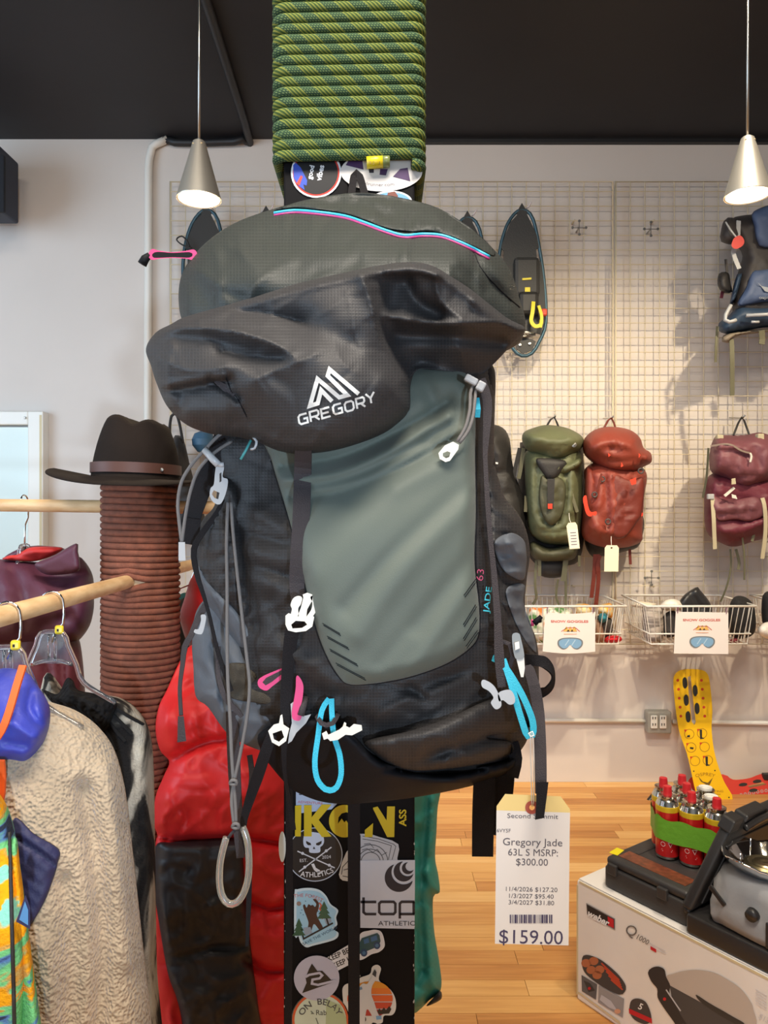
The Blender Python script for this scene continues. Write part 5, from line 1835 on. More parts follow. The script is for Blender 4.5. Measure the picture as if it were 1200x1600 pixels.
for pts, w in (([(930, 866, 3.6), (928, 900, 3.6), (924, 934, 3.62)], 6), ([(934, 866, 3.6), (935, 905, 3.6), (931, 945, 3.62)], 6), ([(938, 868, 3.6), (933, 885, 3.59), (936, 906, 3.6)], 5), ([(984, 858, 3.62), (985, 882, 3.62)], 4), ([(1004, 775, 3.55), (1003, 805, 3.55)], 3), ([(940, 740, 3.42), (934, 765, 3.43), (930, 780, 3.44)], 3)):
    wstrap(t, pts, w, m_rud)
mb = MB()
mb.tube([P(942, 672, 3.58), P(950, 657, 3.66), P(955, 653, 3.7), P(959, 660, 3.66), P(962, 670, 3.58)], 0.005, m_rud, 6)
mb.build('haul_loop', t)
grid_hook(t, 955, 655, 3.71)
tg2 = thing('price_tag', 'small plain cream price tag hanging under the rust red backpack', 'price tag', P(956, 893, 3.40), 'price tags on the wall packs')
c = MB()
ho = [(955.5 + 1.6 * math.cos(k), 856 + 1.6 * math.sin(k)) for k in np.arange(0, 6.2, 0.8)]
c.plate([[(945, 856), (948, 852), (964, 852), (967, 856), (966, 893), (944, 893)], ho], flat_at(3.40), 0.003, m_card2)
c.build('card', tg2)
MB().tube([P(955, 838, 3.42), P(955, 845, 3.405), P(955.5, 855, 3.398)], 0.0015, m_white, 5).build('string', tg2)

# plum pack at the right edge
t = thing('wall_backpack', 'plum purple backpack with sand coloured straps on the grid wall', 'backpack', P(1160, 860, HY), 'backpacks on the grid wall')
soft('main_body', t, m_pld, [(1106, 745), (1150, 735), (1200, 745), (1230, 770), (1235, 830), (1200, 840), (1180, 845), (1150, 854), (1130, 850), (1105, 832), (1100, 790)], 3.46, HY - .08, roll=26, thick=0.03, step=5,
     folds=[([(1118, 790), (1150, 800), (1195, 790)], 6, .02), ([(1120, 800), (1160, 812), (1190, 805)], 5, -.02), ([(1130, 830), (1170, 825), (1200, 810)], 6, .018), ([(1125, 842), (1160, 840)], 4, -.016), ([(1120, 775), (1170, 782)], 5, -.014)])
soft('front_pocket', t, m_pl, [(1112, 776), (1140, 782), (1180, 776), (1194, 790), (1194, 806), (1170, 815), (1150, 812), (1120, 812)], 3.43, 3.46, roll=10, thick=0.0, step=5, folds=[([(1120, 795), (1180, 792)], 5, .014), ([(1125, 803), (1180, 804)], 4, -.01)])
soft('lid', t, m_pl, [(1110, 700), (1116, 684), (1124, 680), (1160, 680), (1190, 676), (1215, 690), (1222, 720), (1210, 745), (1180, 762), (1160, 765), (1135, 752), (1112, 738), (1108, 720)], 3.40, 3.62, roll=22, thick=0.08, step=5,
     folds=[([(1112, 702), (1140, 695), (1172, 706)], 4, .016), ([(1118, 708), (1145, 704), (1170, 714)], 3, -.02), ([(1122, 742), (1150, 747), (1182, 742)], 4, -.02), ([(1125, 715), (1150, 722), (1168, 736)], 12, .014), ([(1178, 700), (1188, 730)], 5, -.014)])
c = MB()
c.ribbon([P(1110, 697, 3.42), P(1138, 694, 3.39), P(1158, 704, 3.385), P(1172, 708, 3.385)], 0.008, M('taupe_piping', (136, 118, 106), 0.6), 0.004)
c.build('zip_piping', t)
c = MB()
c.ribbon([P(1172, 708, 3.375), P(1174, 713, 3.375), P(1172, 722, 3.375)], 0.008, m_wpl, 0.004)
c.ribbon([P(1147, 762, 3.40), P(1138, 770, 3.40), P(1132, 775, 3.40)], 0.012, m_wpl, 0.006)
c.plate([(1143, 772), (1150, 774), (1152, 780), (1144, 778)], flat_at(3.41), 0.006, m_wpl)
c.plate([(1143, 748), (1149, 747), (1150, 756), (1143, 757)], flat_at(3.38), 0.006, m_sand)
c.build('buckle', t)
for pts, w in (([(1113, 778, 3.44), (1115, 810, 3.43), (1116, 835, 3.44), (1117, 858, 3.45)], 6), ([(1191, 778, 3.44), (1195, 795, 3.43), (1196, 830, 3.44), (1191, 873, 3.46)], 6)):
    wstrap(t, pts, w, m_sand, label='sand coloured strap')
for pts, w in (([(1160, 840, 3.5), (1163, 870, 3.52), (1163, 906, 3.55)], 2.5), ([(1141, 858, 3.6), (1142, 885, 3.6), (1136, 915, 3.62), (1126, 940, 3.65)], 2.5), ([(1150, 858, 3.6), (1155, 880, 3.6), (1153, 890, 3.6)], 4), ([(1178, 834, 3.5), (1175, 846, 3.5)], 4),
               ([(1107, 700, 3.58), (1104, 745, 3.56), (1098, 778, 3.56)], 3)):
    wstrap(t, pts, w, m_olw if w < 4.5 else m_rud)
mb = MB()
mb.tube([P(1146, 680, 3.58), P(1154, 660, 3.66), P(1159, 652, 3.7), P(1163, 658, 3.66), P(1171, 680, 3.58)], 0.005, m_bk, 6)
mb.build('haul_loop', t)
mb = MB()
mb.box(P(1124, 683, 3.5), (0.03, 0.03, 0.02), m_sand, bevel=0.004)
mb.box(P(1187, 683, 3.46), (0.03, 0.03, 0.03), m_sand, bevel=0.004)
mb.box(P(1110, 776, 3.44), (0.03, 0.02, 0.025), m_gpl, bevel=0.004)
mb.build_pieces('strap_adjuster', t)
grid_hook(t, 1159, 654, 3.71)

# child carrier at the upper right
t = thing('child_carrier', 'blue and black frame child carrier pack hanging on the grid above the plum backpack', 'child carrier', P(1170, 530, HY))
m_cb = M('carrier_blue', (74, 90, 122), 0.6, bump=('noise', 150, 0.2))
m_cd = M('carrier_dark_blue', (40, 60, 84), 0.6, bump=('noise', 150, 0.2))
m_ck = M('carrier_black', (56, 52, 52), 0.6, bump=('noise', 150, 0.2))
soft('main_body', t, m_ck, [(1140, 345), (1175, 335), (1240, 335), (1260, 400), (1260, 500), (1200, 500), (1150, 492), (1145, 470), (1152, 430), (1160, 400), (1150, 380)], 3.50, HY - .06, roll=20, thick=0.04, step=7)
soft('back_pad', t, m_cb, [(1178, 330), (1230, 320), (1245, 380), (1195, 388), (1182, 378), (1178, 355)], 3.465, 3.51, roll=10, thick=0.0, step=7)
s_, _o = soft('front_pocket', t, m_cb, [(1175, 425), (1190, 421), (1240, 420), (1250, 480), (1200, 472), (1153, 478), (1165, 450)], 3.465, 3.51, roll=10, thick=0.0, step=7)
c = MB()
mp = flat_at(3.455)
m_pr = M('pale_print', (150, 156, 164), 0.6)
c.plate([(1184, 441), (1190, 447), (1200, 449), (1212, 448), (1222, 440), (1214, 452), (1203, 457), (1195, 455)], mp, 0.002, m_pr)
c.text('osprey', 1198, 467, 5, mp, m_pr, off=0.003, sx=1.2)
c.build('emblem', t)
soft('kick_base', t, m_cd, [(1123, 505), (1140, 492), (1155, 478), (1190, 478), (1250, 480), (1255, 515), (1200, 512), (1160, 518), (1135, 522), (1121, 515)], 3.45, 3.66, roll=12, thick=0.04, step=7, folds=[([(1130, 508), (1200, 500)], 6, -.02)])
soft('foot_pad', t, M('carrier_taupe', (128, 116, 100), 0.6), [(1128, 528), (1140, 520), (1200, 513), (1250, 512), (1250, 518), (1200, 519), (1160, 524), (1144, 530), (1140, 536), (1128, 534)], 3.44, 3.6, roll=6, thick=0.04, step=6)
soft('side_pocket', t, m_cd, [(1152, 428), (1160, 425), (1158, 440), (1148, 470), (1140, 478), (1144, 455)], 3.47, 3.6, roll=6, thick=0.03, step=6)
soft('head_rest', t, m_ck, [(1131, 345), (1145, 340), (1158, 360), (1158, 372), (1145, 382), (1127, 378), (1125, 370)], 3.45, 3.58, roll=10, thick=0.04, step=6)
soft('shoulder_pouch', t, m_bk, [(1123, 428), (1138, 426), (1142, 445), (1144, 456), (1132, 458), (1122, 448)], 3.5, 3.6, roll=7, thick=0.04, step=5)
c = MB()
c.plate([smooth_line([(1147, 372), (1157, 368), (1163, 376), (1160, 384), (1150, 389), (1143, 384)], 3, True)], flat_at(3.44), 0.012, M('red_rubber', (206, 56, 48), 0.5))
c.build('red_pad', t)
c = MB()
c.tube([P(1142, 477, 3.44), P(1134, 492, 3.43), P(1133, 500, 3.43), P(1140, 503, 3.42), P(1150, 500, 3.42)], 0.009, m_gpl, 8, smooth=0.02)
c.tube([P(1166, 493, 3.42), P(1205, 491, 3.41), P(1260, 490, 3.41)], 0.008, m_gpl, 8)
c.tube([P(1174, 503, 3.42), P(1186, 503, 3.42)], 0.006, m_gpl, 8)
c.build_pieces('frame_tube', t)
c = MB()
c.ribbon([P(1154, 345, 3.48), P(1152, 380, 3.46), P(1146, 395, 3.47), P(1155, 420, 3.46)], 0.02, m_gpl, 0.004)
c.ribbon([P(1134, 347, 3.45), P(1142, 360, 3.43), P(1150, 370, 3.43)], 0.006, m_gpl, 0.004)
c.build_pieces('harness_strap', t)
for pts, w, mm in (([(1121, 510, 3.5), (1119, 540, 3.5), (1118, 566, 3.52)], 4, m_olw), ([(1143, 530, 3.48), (1144, 560, 3.48), (1144, 590, 3.5), (1144, 618, 3.52)], 7, m_olw), ([(1134, 405, 3.58), (1136, 425, 3.58)], 4, m_ck), ([(1129, 455, 3.56), (1127, 466, 3.57)], 5, m_pld), ([(1190, 516, 3.46), (1191, 530, 3.47), (1190, 538, 3.47)], 9, m_olw)):
    wstrap(t, pts, w, mm)
grid_hook(t, 1195, 338, 3.74)


# snowshoes: one built, three copied
def snowshoe(px, py, d, label):
    """tip at px, py; about 0.8 m long"""
    c = P(px, py, d)
    t = thing('snowshoe', label, 'snowshoe', c, 'snowshoes on the grid wall')
    k = d / FOC

    def q(u, v, w=0.0):       # u to the right, v down, in photograph pixels; w towards the room in m
        return Vector((c.x + u * k, d - w, c.z - v * k))
    m_frame = M('steel_blue_frame', (66, 94, 108), 0.45, 0.5)
    m_deck = M('snowshoe_deck', (48, 48, 47), 0.55, bump=('noise', 150, 0.2))
    m_yel = M('yellow_binding', (222, 204, 40), 0.45)
    fr = MB()
    fr.tube([q(-6, 12), q(-22, 32), q(-33, 68), q(-36, 110), q(-30, 160), q(-22, 200), q(-14, 226), q(0, 238), q(16, 234), q(28, 215), q(38, 185), q(35, 120), q(26, 60), q(18, 25), q(8, 12)], 0.009, m_frame, 8, smooth=0.03, closed=True)
    fr.build_pieces('frame_tube', t)
    mp = lambda x, y, off=0.0: q(x, y, off)
    dk = MB()
    dk.plate([(-8, 14), (0, 0), (8, 13), (8, 18), (14, 30), (24, 52), (27, 70), (22, 72), (24, 90), (30, 92), (35, 130), (37, 180), (30, 205), (10, 200), (-10, 190), (-22, 165), (-29, 110), (-28, 75), (-33, 70), (-26, 50), (-18, 30), (-7, 18)], mp, 0.008, m_deck)
    dk.plate([(-10, 216), (0, 210), (14, 212), (22, 216), (16, 230), (2, 235), (-8, 228)], mp, 0.008, m_deck)
    dk.build('deck', t)
    b = MB()
    b.box(q(6, 118, 0.03), (0.13, 0.04, 0.20), m_deck, Rz(0), 0.02)
    b.box(q(8, 160, 0.04), (0.10, 0.05, 0.12), M('binding_black', (30, 30, 30), 0.5), Rz(0), 0.02)
    b.build('binding', t)
    y = MB()
    y.plate([(-2, 122), (12, 121), (12, 124), (-2, 125)], mp, 0.055, m_yel)
    y.plate([(2, 136), (10, 136), (10, 143), (2, 143)], mp, 0.055, m_yel)
    y.ribbon([q(14, 160, .07), q(12, 176, .08), q(10, 190, .08), q(16, 198, .08), q(24, 196, .08), q(26, 188, .07)], 0.018, m_yel, 0.01)
    y.ribbon([q(22, 166, .07), q(26, 184, .08), q(24, 200, .08)], 0.015, m_yel, 0.01)
    y.build_pieces('binding_strap', t)
    r = MB()
    r.box(q(32, 174, 0.04), (0.03, 0.03, 0.035), M('red_tab', (200, 70, 44), 0.5), Rz(0), 0.006)
    r.build('heel_tab', t)
    p_ = MB()
    p_.tube([q(-14, 204, .02), q(2, 210, .03), q(20, 206, .02)], 0.007, m_steel, 8)
    p_.disc(4, 206, 15, 5, mp, 0.02, m_steel, n=20, hole=0.6)
    p_.lathe([(0.0, 0), (0.007, 0), (0.007, 0.004), (0.0, 0.005)], q(-3, 222, 0.012), m_steel, 10, Matrix.Rotation(math.pi / 2, 3, 'X'))
    p_.lathe([(0.0, 0), (0.007, 0), (0.007, 0.004), (0.0, 0.005)], q(12, 220, 0.012), m_steel, 10, Matrix.Rotation(math.pi / 2, 3, 'X'))
    p_.build_pieces('crampon', t)
    h = MB()
    h.tube([Vector((c.x + 0.02, 3.845, c.z)), q(10, 8, 0.03), q(13, 2, 0.04)], 0.004, M('clear_hook', (215, 205, 205), 0.3), 6)
    h.build('hanging_hook', t)
    return t


snowshoe(815, 318, 3.74, 'snowshoe with blue frame hanging right of the big backpack, fully in view')
snowshoe(730, 330, 3.74, 'snowshoe tip showing just behind the right side of the backpack lid')
snowshoe(416, 322, 3.74, 'snowshoe tip showing just behind the left side of the backpack lid')
sn = snowshoe(322, 318, 3.74, 'snowshoe behind the left pendant lamp and the magenta zip pull')
mb = MB()
mb.tube([P(300, 388, 3.70), P(284, 382, 3.70), P(276, 374, 3.70), P(284, 369, 3.70), P(292, 376, 3.70), P(296, 386, 3.70)], 0.004, m_bk, 6, smooth=0.01)
mb.build('strap_loop', sn)

# dark bag behind the hat
t = thing('wall_bag', 'black bag with a carry loop on the grid just behind the hat', 'bag', P(276, 830, 3.75), None)
soft('bag_body', t, m_bk, [(268, 690), (278, 680), (288, 690), (300, 740), (318, 800), (320, 835), (240, 835), (250, 760)], 3.58, 3.76, roll=16, thick=0.03, step=7, folds=[([(272, 700), (280, 760)], 6, .02)])
mb = MB()
mb.tube([P(268, 695, 3.66), P(265, 672, 3.7), P(268, 650, 3.72), P(274, 645, 3.72), P(280, 660, 3.7), P(286, 692, 3.66)], 0.007, m_bk, 6, smooth=0.02)
mb.build('haul_loop', t)
grid_hook(t, 272, 647, 3.74)
t = thing('wall_helmet', 'small blue round thing on the grid peeking out behind the black strap', 'ball', P(312, 705, 3.7))
MB().lathe([(0.0, -0.06), (0.03, -0.052), (0.055, -0.02), (0.058, 0.01), (0.045, 0.04), (0.0, 0.06)], P(318, 690, 3.72), M('helmet_blue', (62, 100, 128), 0.5), 18).build('shell', t)
mb = MB()
mb.tube([Vector((P(318, 0, 3.72).x, 3.845, P(0, 676, 3.72).z)), P(318, 672, 3.72)], 0.004, m_steel, 6)
mb.build('hanging_hook', t)


# ---------------------------------------------------------------- wire baskets with goggles signs
m_bw = M('white_basket_wire', (226, 222, 214), 0.4)


def basket(name, label, x0, x1, zt=0.988, zb=0.806, yf=3.45, yb=3.82):
    t = thing(name, label, 'basket', ((x0 + x1) / 2, (yf + yb) / 2, zb), 'white wire baskets')
    tp, bt = 0.0, 0.025
    rim = MB()
    rim.tube([(x0, yf, zt), (x1, yf, zt), (x1, yb, zt + 0.01), (x0, yb, zt + 0.01)], 0.0055, m_bw, 6, closed=True)
    rim.build('rim', t)
    lo = MB()
    for z, e in ((zb + 0.05, 0.018), (zb, 0.028)):
        lo.tube([(x0 + e, yf + e, z), (x1 - e, yf + e, z), (x1 - e, yb, z), (x0 + e, yb, z)], 0.004, m_bw, 6, closed=True)
    lo.build_pieces('lower_rail', t)
    w = MB()
    e = 0.028
    n = int((x1 - x0) / 0.026)
    for i in range(1, n):
        x = x0 + (x1 - x0) * i / n
        xe = x0 + e + (x1 - x0 - 2 * e) * i / n
        w.tube([(x, yf, zt), (xe, yf + e, zb), (xe, yb, zb), (x, yb, zt)], 0.0022, m_bw, 4, caps=False)
    n = 12
    for i in range(1, n):
        y = yf + (yb - yf) * i / n
        for xa, s in ((x0, 1), (x1, -1)):
            w.tube([(xa, y, zt), (xa + s * e, y, zb)], 0.0022, m_bw, 4, caps=False)
    w.build('wire', t, kind='stuff')
    return t


basket('wire_basket', 'white wire basket with orange and green knitwear behind the strap loop', 0.56, 1.135)
basket('wire_basket', 'white wire basket with black and grey things below the plum backpack', 1.235, 1.745)
basket('wire_basket', 'white wire basket holding a black beanie and a white pompom hat', 1.90, 2.45)


def sign(label, quad, ttl, sag):
    t = thing('goggles_sign', label, 'sign', P((quad[0][0] + quad[2][0]) / 2, quad[2][1], 3.43), 'goggles signs on the baskets')
    (ax, ay), (bx, by), (cx, cy), (dx, dy) = quad
    mb = MB()
    n = 12
    vs, fs = [], []
    for i in range(n + 1):
        u = i / n
        for v in (0, 1):
            x = (ax + (bx - ax) * u) * (1 - v) + (dx + (cx - dx) * u) * v
            y = (ay + (by - ay) * u) * (1 - v) + (dy + (cy - dy) * u) * v + sag * math.sin(math.pi * u)
            vs.append(P(x, y, 3.432))
    for i in range(n):
        fs.append((2 * i, 2 * i + 1, 2 * i + 3, 2 * i + 2))
    k = len(vs)
    vs += [v + Vector((0, 0.002, 0)) for v in vs]
    fs += [tuple(q + k for q in f[::-1]) for f in fs]
    mb.add(vs, fs, M('paper', (232, 224, 220), 0.7), None, False)
    mb.build('paper', t)
    mp = flat_at(3.4315)
    X, Y = (ax + bx + cx + dx) / 4 + 1, (ay + dy) / 2
    pr = MB()
    red = M('red_print', (206, 96, 84), 0.7)
    yo = (ay + by) / 2 + sag * .9
    pr.text(ttl, X - 1, yo + 14, 3.6, mp, red, sx=1.45, off=0.001, bold=0.02)
    pr.strokes([[(X - 14, yo + 28), (X - 5, yo + 22), (X + 8, yo + 22), (X + 15, yo + 28)]], 1.0, mp, red, 0.001)
    og = M('orange_print', (226, 178, 96), 0.7)
    for a in (-6, 0, 6):
        pr.plate([(X + a - 5, yo + 28), (X + a, yo + 20), (X + a + 5, yo + 28)], mp, 0.0004, og, base=0.0006)
    pr.strokes([[(X - 10, yo + 32), (X + 10, yo + 32)]], 1.2, mp, M('pale_red_print', (222, 170, 140), 0.7), 0.001)
    gy = yo + 47
    g = smooth_line([(X - 19, gy - 5), (X - 10, gy - 9), (X + 10, gy - 9), (X + 19, gy - 5), (X + 19, gy + 3), (X + 12, gy + 9), (X + 5, gy + 7), (X, gy + 2), (X - 5, gy + 7), (X - 12, gy + 9), (X - 19, gy + 3)], 2, True)
    pr.plate([g], mp, 0.0004, M('goggle_frame_print', (116, 124, 130), 0.6), base=0.0006)
    pr.plate([[(X + (a - X) * 0.88, gy + (b_ - gy) * 0.82) for a, b_ in g]], mp, 0.0004, M('goggle_lens_print', (128, 170, 206), 0.5), base=0.0012)
    for a in (-8, 2):
        pr.strokes([[(X + a, gy + 3), (X + a + 6, gy - 6)]], 1.4, mp, M('goggle_glint_print', (176, 204, 226), 0.5), 0.002)
    pr.build('printing', t)
    c = MB()
    for (qx, qy) in ((ax + 3, ay), (bx - 3, by)):
        c.tube([P(qx, qy + 2, 3.428), P(qx, qy - 6, 3.44), P(qx + 1, qy - 8, 3.455)], 0.002, M('purple_twist_tie', (120, 70, 100), 0.6), 5)
    c.build_pieces('tie', t)


sign('white goggles sign with curling bottom edge on the basket nearest the big backpack', [(852, 956), (930, 956), (930, 1018), (848, 1018)], 'SNOW GOGGLES', 3)
sign('white goggles sign hanging straight on the basket below the plum backpack', [(1056, 956), (1138, 957), (1138, 1022), (1053, 1021)], 'SNOW GOGGLES', 0)


def lump(name, label, cat, outline, d, m, bulge=0.09, group='knitwear and goggles in the baskets', folds=()):
    mb = MB()
    Surf(outline, d - bulge, d, roll=min(14, bulge * 130), thick=0.05, step=4, folds=folds).add(mb, m)
    tag(mb.build(name), label, cat, group)


WO = lambda n, c: M('knit_' + n, c, 0.85, bump=('noise', 160, 0.6), var=0.1, varscale=20)
lump('knit_hat', 'orange yellow knit hat on top at the left of the goggles sign basket', 'hat', [(898, 948), (903, 943), (918, 944), (926, 950), (922, 966), (902, 964)], 3.60, ramp_mat('orange_knit', [(0.0, (240, 130, 50)), (0.45, (240, 170, 70)), (0.55, (225, 205, 160))], noise_scale=30))
lump('knit_hat', 'orange yellow knit hat on top at the right end of the first basket', 'hat', [(932, 950), (940, 944), (955, 943), (958, 956), (955, 966), (938, 962)], 3.60, ramp_mat('orange_knit', []), )
lump('knit_hat', 'dark patterned knit hat under the orange hats in the first basket', 'hat', [(928, 966), (945, 962), (957, 970), (956, 992), (946, 1000), (930, 996)], 3.62, WO('charcoal', (70, 66, 62)))
lump('knit_mitten', 'teal mitten beside the dark knit hat in the first basket', 'mitten', [(936, 960), (946, 958), (950, 968), (942, 974), (936, 970)], 3.54, WO('teal', (52, 132, 150)))
lump('knit_mitten', 'red mitten at the bottom right of the first basket', 'mitten', [(943, 1000), (950, 994), (966, 993), (972, 998), (968, 1003), (946, 1004)], 3.54, WO('red', (206, 32, 40)))
lump('knit_scarf', 'green and white scarf at the left of the first basket', 'scarf', [(826, 952), (850, 948), (885, 950), (896, 958), (890, 1000), (830, 1000)], 3.66, ramp_mat('green_white_knit', [(0.35, (90, 130, 80)), (0.5, (226, 222, 210)), (0.65, (200, 120, 60))], noise_scale=16))
lump('knit_mitten', 'brown fleece mitten between sign and red mitten in the first basket', 'mitten', [(926, 972), (936, 968), (944, 980), (944, 1002), (930, 1002)], 3.58, WO('brown', (150, 116, 92)))
lump('goggle_pouch', 'flat black goggle pouch standing up in the second basket', 'pouch', [(1062, 940), (1086, 918), (1094, 922), (1112, 948), (1106, 975), (1075, 975)], 3.60, M('black_satin_pouch', (40, 40, 42), 0.4, bump=('noise', 20, 0.3)), 0.05, folds=[([(1080, 928), (1095, 950)], 4, -.012)])
lump('beanie', 'black beanie at the right end of the second basket', 'hat', [(1139, 950), (1146, 934), (1158, 931), (1172, 938), (1180, 955), (1178, 990), (1150, 998), (1138, 980)], 3.62, WO('black', (34, 32, 33)), 0.1)
lump('knit_scarf', 'grey folded scarf at the left of the second basket', 'scarf', [(1004, 952), (1030, 948), (1036, 960), (1034, 1003), (1010, 1003)], 3.60, ramp_mat('grey_layers', [(0.4, (190, 180, 172)), (0.5, (120, 112, 108)), (0.6, (196, 186, 178))], scale=(0.3, 0.3, 3), noise_scale=12))
lump('knit_hat', 'white fluffy hat on top between scarf and pouch in the second basket', 'hat', [(1030, 948), (1040, 938), (1054, 936), (1066, 942), (1070, 952), (1040, 954)], 3.60, WO('white', (222, 216, 206)), 0.06)
lump('knit_hat', 'flat cream hat on top at the left corner of the second basket', 'hat', [(985, 946), (998, 940), (1012, 941), (1026, 944), (1010, 951)], 3.66, WO('cream', (220, 208, 188)), 0.05)
lump('goggle_pouch', 'dark pouch low in the middle of the second basket', 'pouch', [(1038, 960), (1056, 956), (1058, 990), (1042, 996), (1034, 985)], 3.64, WO('darkgrey', (58, 56, 58)), 0.06)
lump('knit_mitten', 'dull red mitten at the bottom of the second basket', 'mitten', [(1140, 1000), (1152, 996), (1156, 1004), (1142, 1006)], 3.58, WO('wine', (120, 50, 56)), 0.04)
lump('beanie', 'black beanie in the basket with the white pompom hat', 'hat', [(1192, 930), (1215, 925), (1230, 940), (1225, 985), (1194, 980)], 3.62, WO('black', (34, 32, 33)), 0.1)
lump('knit_hat', 'white fluffy pompom hat sticking out of a wire basket beside a black beanie', 'hat', [(1184, 985), (1192, 974), (1210, 972), (1225, 985), (1205, 998), (1190, 994)], 3.52, WO('white', (222, 216, 206)), 0.07)

# ---------------------------------------------------------------- yellow and red fitting boards by the wall
t = thing('fitting_board', 'yellow plastic back length board with a slot leaning on the wall', 'fitting board', (P(1118, 1250, 3.66).x, 3.66, 0))


def yb(x, y, off=0.0):
    return P(x, y, 3.845 - 0.18 * (y - 1046) / 206.0 - off)


m_yb = M('yellow_board', (240, 190, 12), 0.4)
yo = smooth_line([(1052, 1066), (1056, 1052), (1068, 1046), (1092, 1046), (1104, 1051), (1109, 1066), (1113, 1108), (1112, 1140), (1117, 1178), (1130, 1218), (1144, 1243), (1142, 1251), (1128, 1253), (1100, 1251), (1090, 1246), (1084, 1225), (1074, 1180), (1062, 1145), (1056, 1110)], 5, True)
c = MB()
c.plate([yo, [(1074, 1058), (1079, 1056), (1083, 1092), (1087, 1128), (1085, 1133), (1081, 1128), (1077, 1092)]], yb, 0.006, m_yb)
c.build('board', t)
c = MB()
kb = M('board_black_print', (36, 34, 32), 0.5)
rd = M('board_red_print', (196, 60, 30), 0.5)
br = M('board_brown_print', (170, 120, 20), 0.5)
for q in ((1070, 1067), (1086, 1079), (1072, 1094), (1089, 1107), (1075, 1120)):
    c.plate([smooth_line([(q[0] - 3.6, q[1] - 5), (q[0], q[1] - 9), (q[0] + 3.4, q[1] - 5), (q[0] + 4, q[1] + 5), (q[0], q[1] + 9), (q[0] - 3, q[1] + 5)], 2, True)], yb, 0.001, kb, base=0.006)
for k in range(5):
    for x in (1059 + k * 1.2, 1096 + k * 1.3):
        c.disc(x, 1063 + k * 14, 2.3, 2.3, yb, 0.0006, rd, base=0.006, n=10)
for q in ((1077, 1147), (1097, 1146), (1080, 1168), (1101, 1167), (1086, 1189), (1106, 1188)):
    c.disc(q[0], q[1], 8, 8, yb, 0.0006, br, base=0.006, n=20, hole=0.86)
    c.plate([(q[0] - 8, q[1] - 7), (q[0] - 3, q[1] - 7), (q[0] - 7, q[1] - 2)], yb, 0.0006, rd, base=0.006)
c.plate([(1093, 1140), (1097, 1140), (1097, 1152), (1101, 1154), (1094, 1155)], yb, 0.0006, kb, base=0.0065)
c.plate([(1102, 1182), (1106, 1182), (1106, 1194), (1110, 1196), (1103, 1197)], yb, 0.0006, kb, base=0.0065)
c.plate([(1074, 1149), (1078, 1148), (1078, 1152), (1073, 1152)], yb, 0.0006, kb, base=0.0065)
c.plate([(1078, 1167), (1084, 1168), (1083, 1171), (1078, 1170)], yb, 0.0006, kb, base=0.0065)
c.text('OSPREY', 1102, 1212, 5, yb, br, off=0.0075, sx=1.2, arc=40)
c.plate([(1091, 1213), (1098, 1221), (1106, 1223), (1114, 1215), (1110, 1224), (1107, 1229), (1102, 1225), (1095, 1221)], yb, 0.0006, M('emblem_brown', (110, 84, 24), 0.5), base=0.0065)
c.text('PACK FITTING', 1110, 1238, 3.4, yb, br, off=0.0075, sx=1.3)
c.strokes([[(1098, 1241), (1126, 1241)]], 0.8, yb, br, 0.0075)
for q in ((1084, 1205), (1117, 1204), (1139, 1246), (1116, 1247)):
    c.disc(q[0], q[1], 1.2, 1.2, yb, 0.0006, kb, base=0.006, n=8)
c.build('printing', t)

t = thing('fitting_board', 'red plastic fitting board lying along the wall behind the yellow one', 'fitting board', (P(1120, 1245, 3.76).x, 3.76, 0))
m_rb = M('red_board', (204, 58, 46), 0.42)


def rbm(x, y, off=0.0):
    return P(x, y, 3.85 - 0.14 * (y - 1200) / 50.0 - off)


c = MB()
ro = smooth_line([(1030, 1226), (1050, 1229), (1070, 1226), (1085, 1212), (1130, 1210), (1145, 1218), (1170, 1216), (1195, 1208), (1260, 1200), (1270, 1240), (1200, 1248), (1150, 1252), (1100, 1254), (1060, 1252), (1035, 1250)], 5, True)
c.plate([ro, [(1168, 1228), (1192, 1222), (1198, 1226), (1172, 1231)]], rbm, 0.006, m_rb)
c.build('board', t)
c = MB()
for q in ((1161, 1226), (1183, 1221), (1177, 1235)):
    c.plate([smooth_line([(q[0] - 6, q[1] - 1), (q[0], q[1] - 3), (q[0] + 6, q[1] - 2), (q[0] + 6, q[1] + 1), (q[0], q[1] + 2.5), (q[0] - 6, q[1] + 2)], 2, True)], rbm, 0.001, kb, base=0.006)
for k in range(7):
    c.disc(1158 + 6.5 * k, 1240 - 1.8 * abs(k - 1.5) * (1 if k > 1 else -1.2) * 0.6, 2.6, 2.6, rbm, 0.0006, M('board_grey_print', (170, 150, 144), 0.5), base=0.006, n=10, hole=0.5)
c.build('printing', t)
c = MB()
c.tube([P(1032, 1228, 3.72), P(1022, 1243, 3.68), P(1010, 1257, 3.65), P(1008, 1263, 3.65)], [0.012, 0.016, 0.014, 0.008], m_black_pl, 8)
c.box(P(1198, 1213, 3.80), (0.04, 0.03, 0.03), m_black_pl, None, 0.004)
c.build_pieces('strap_arm', t)

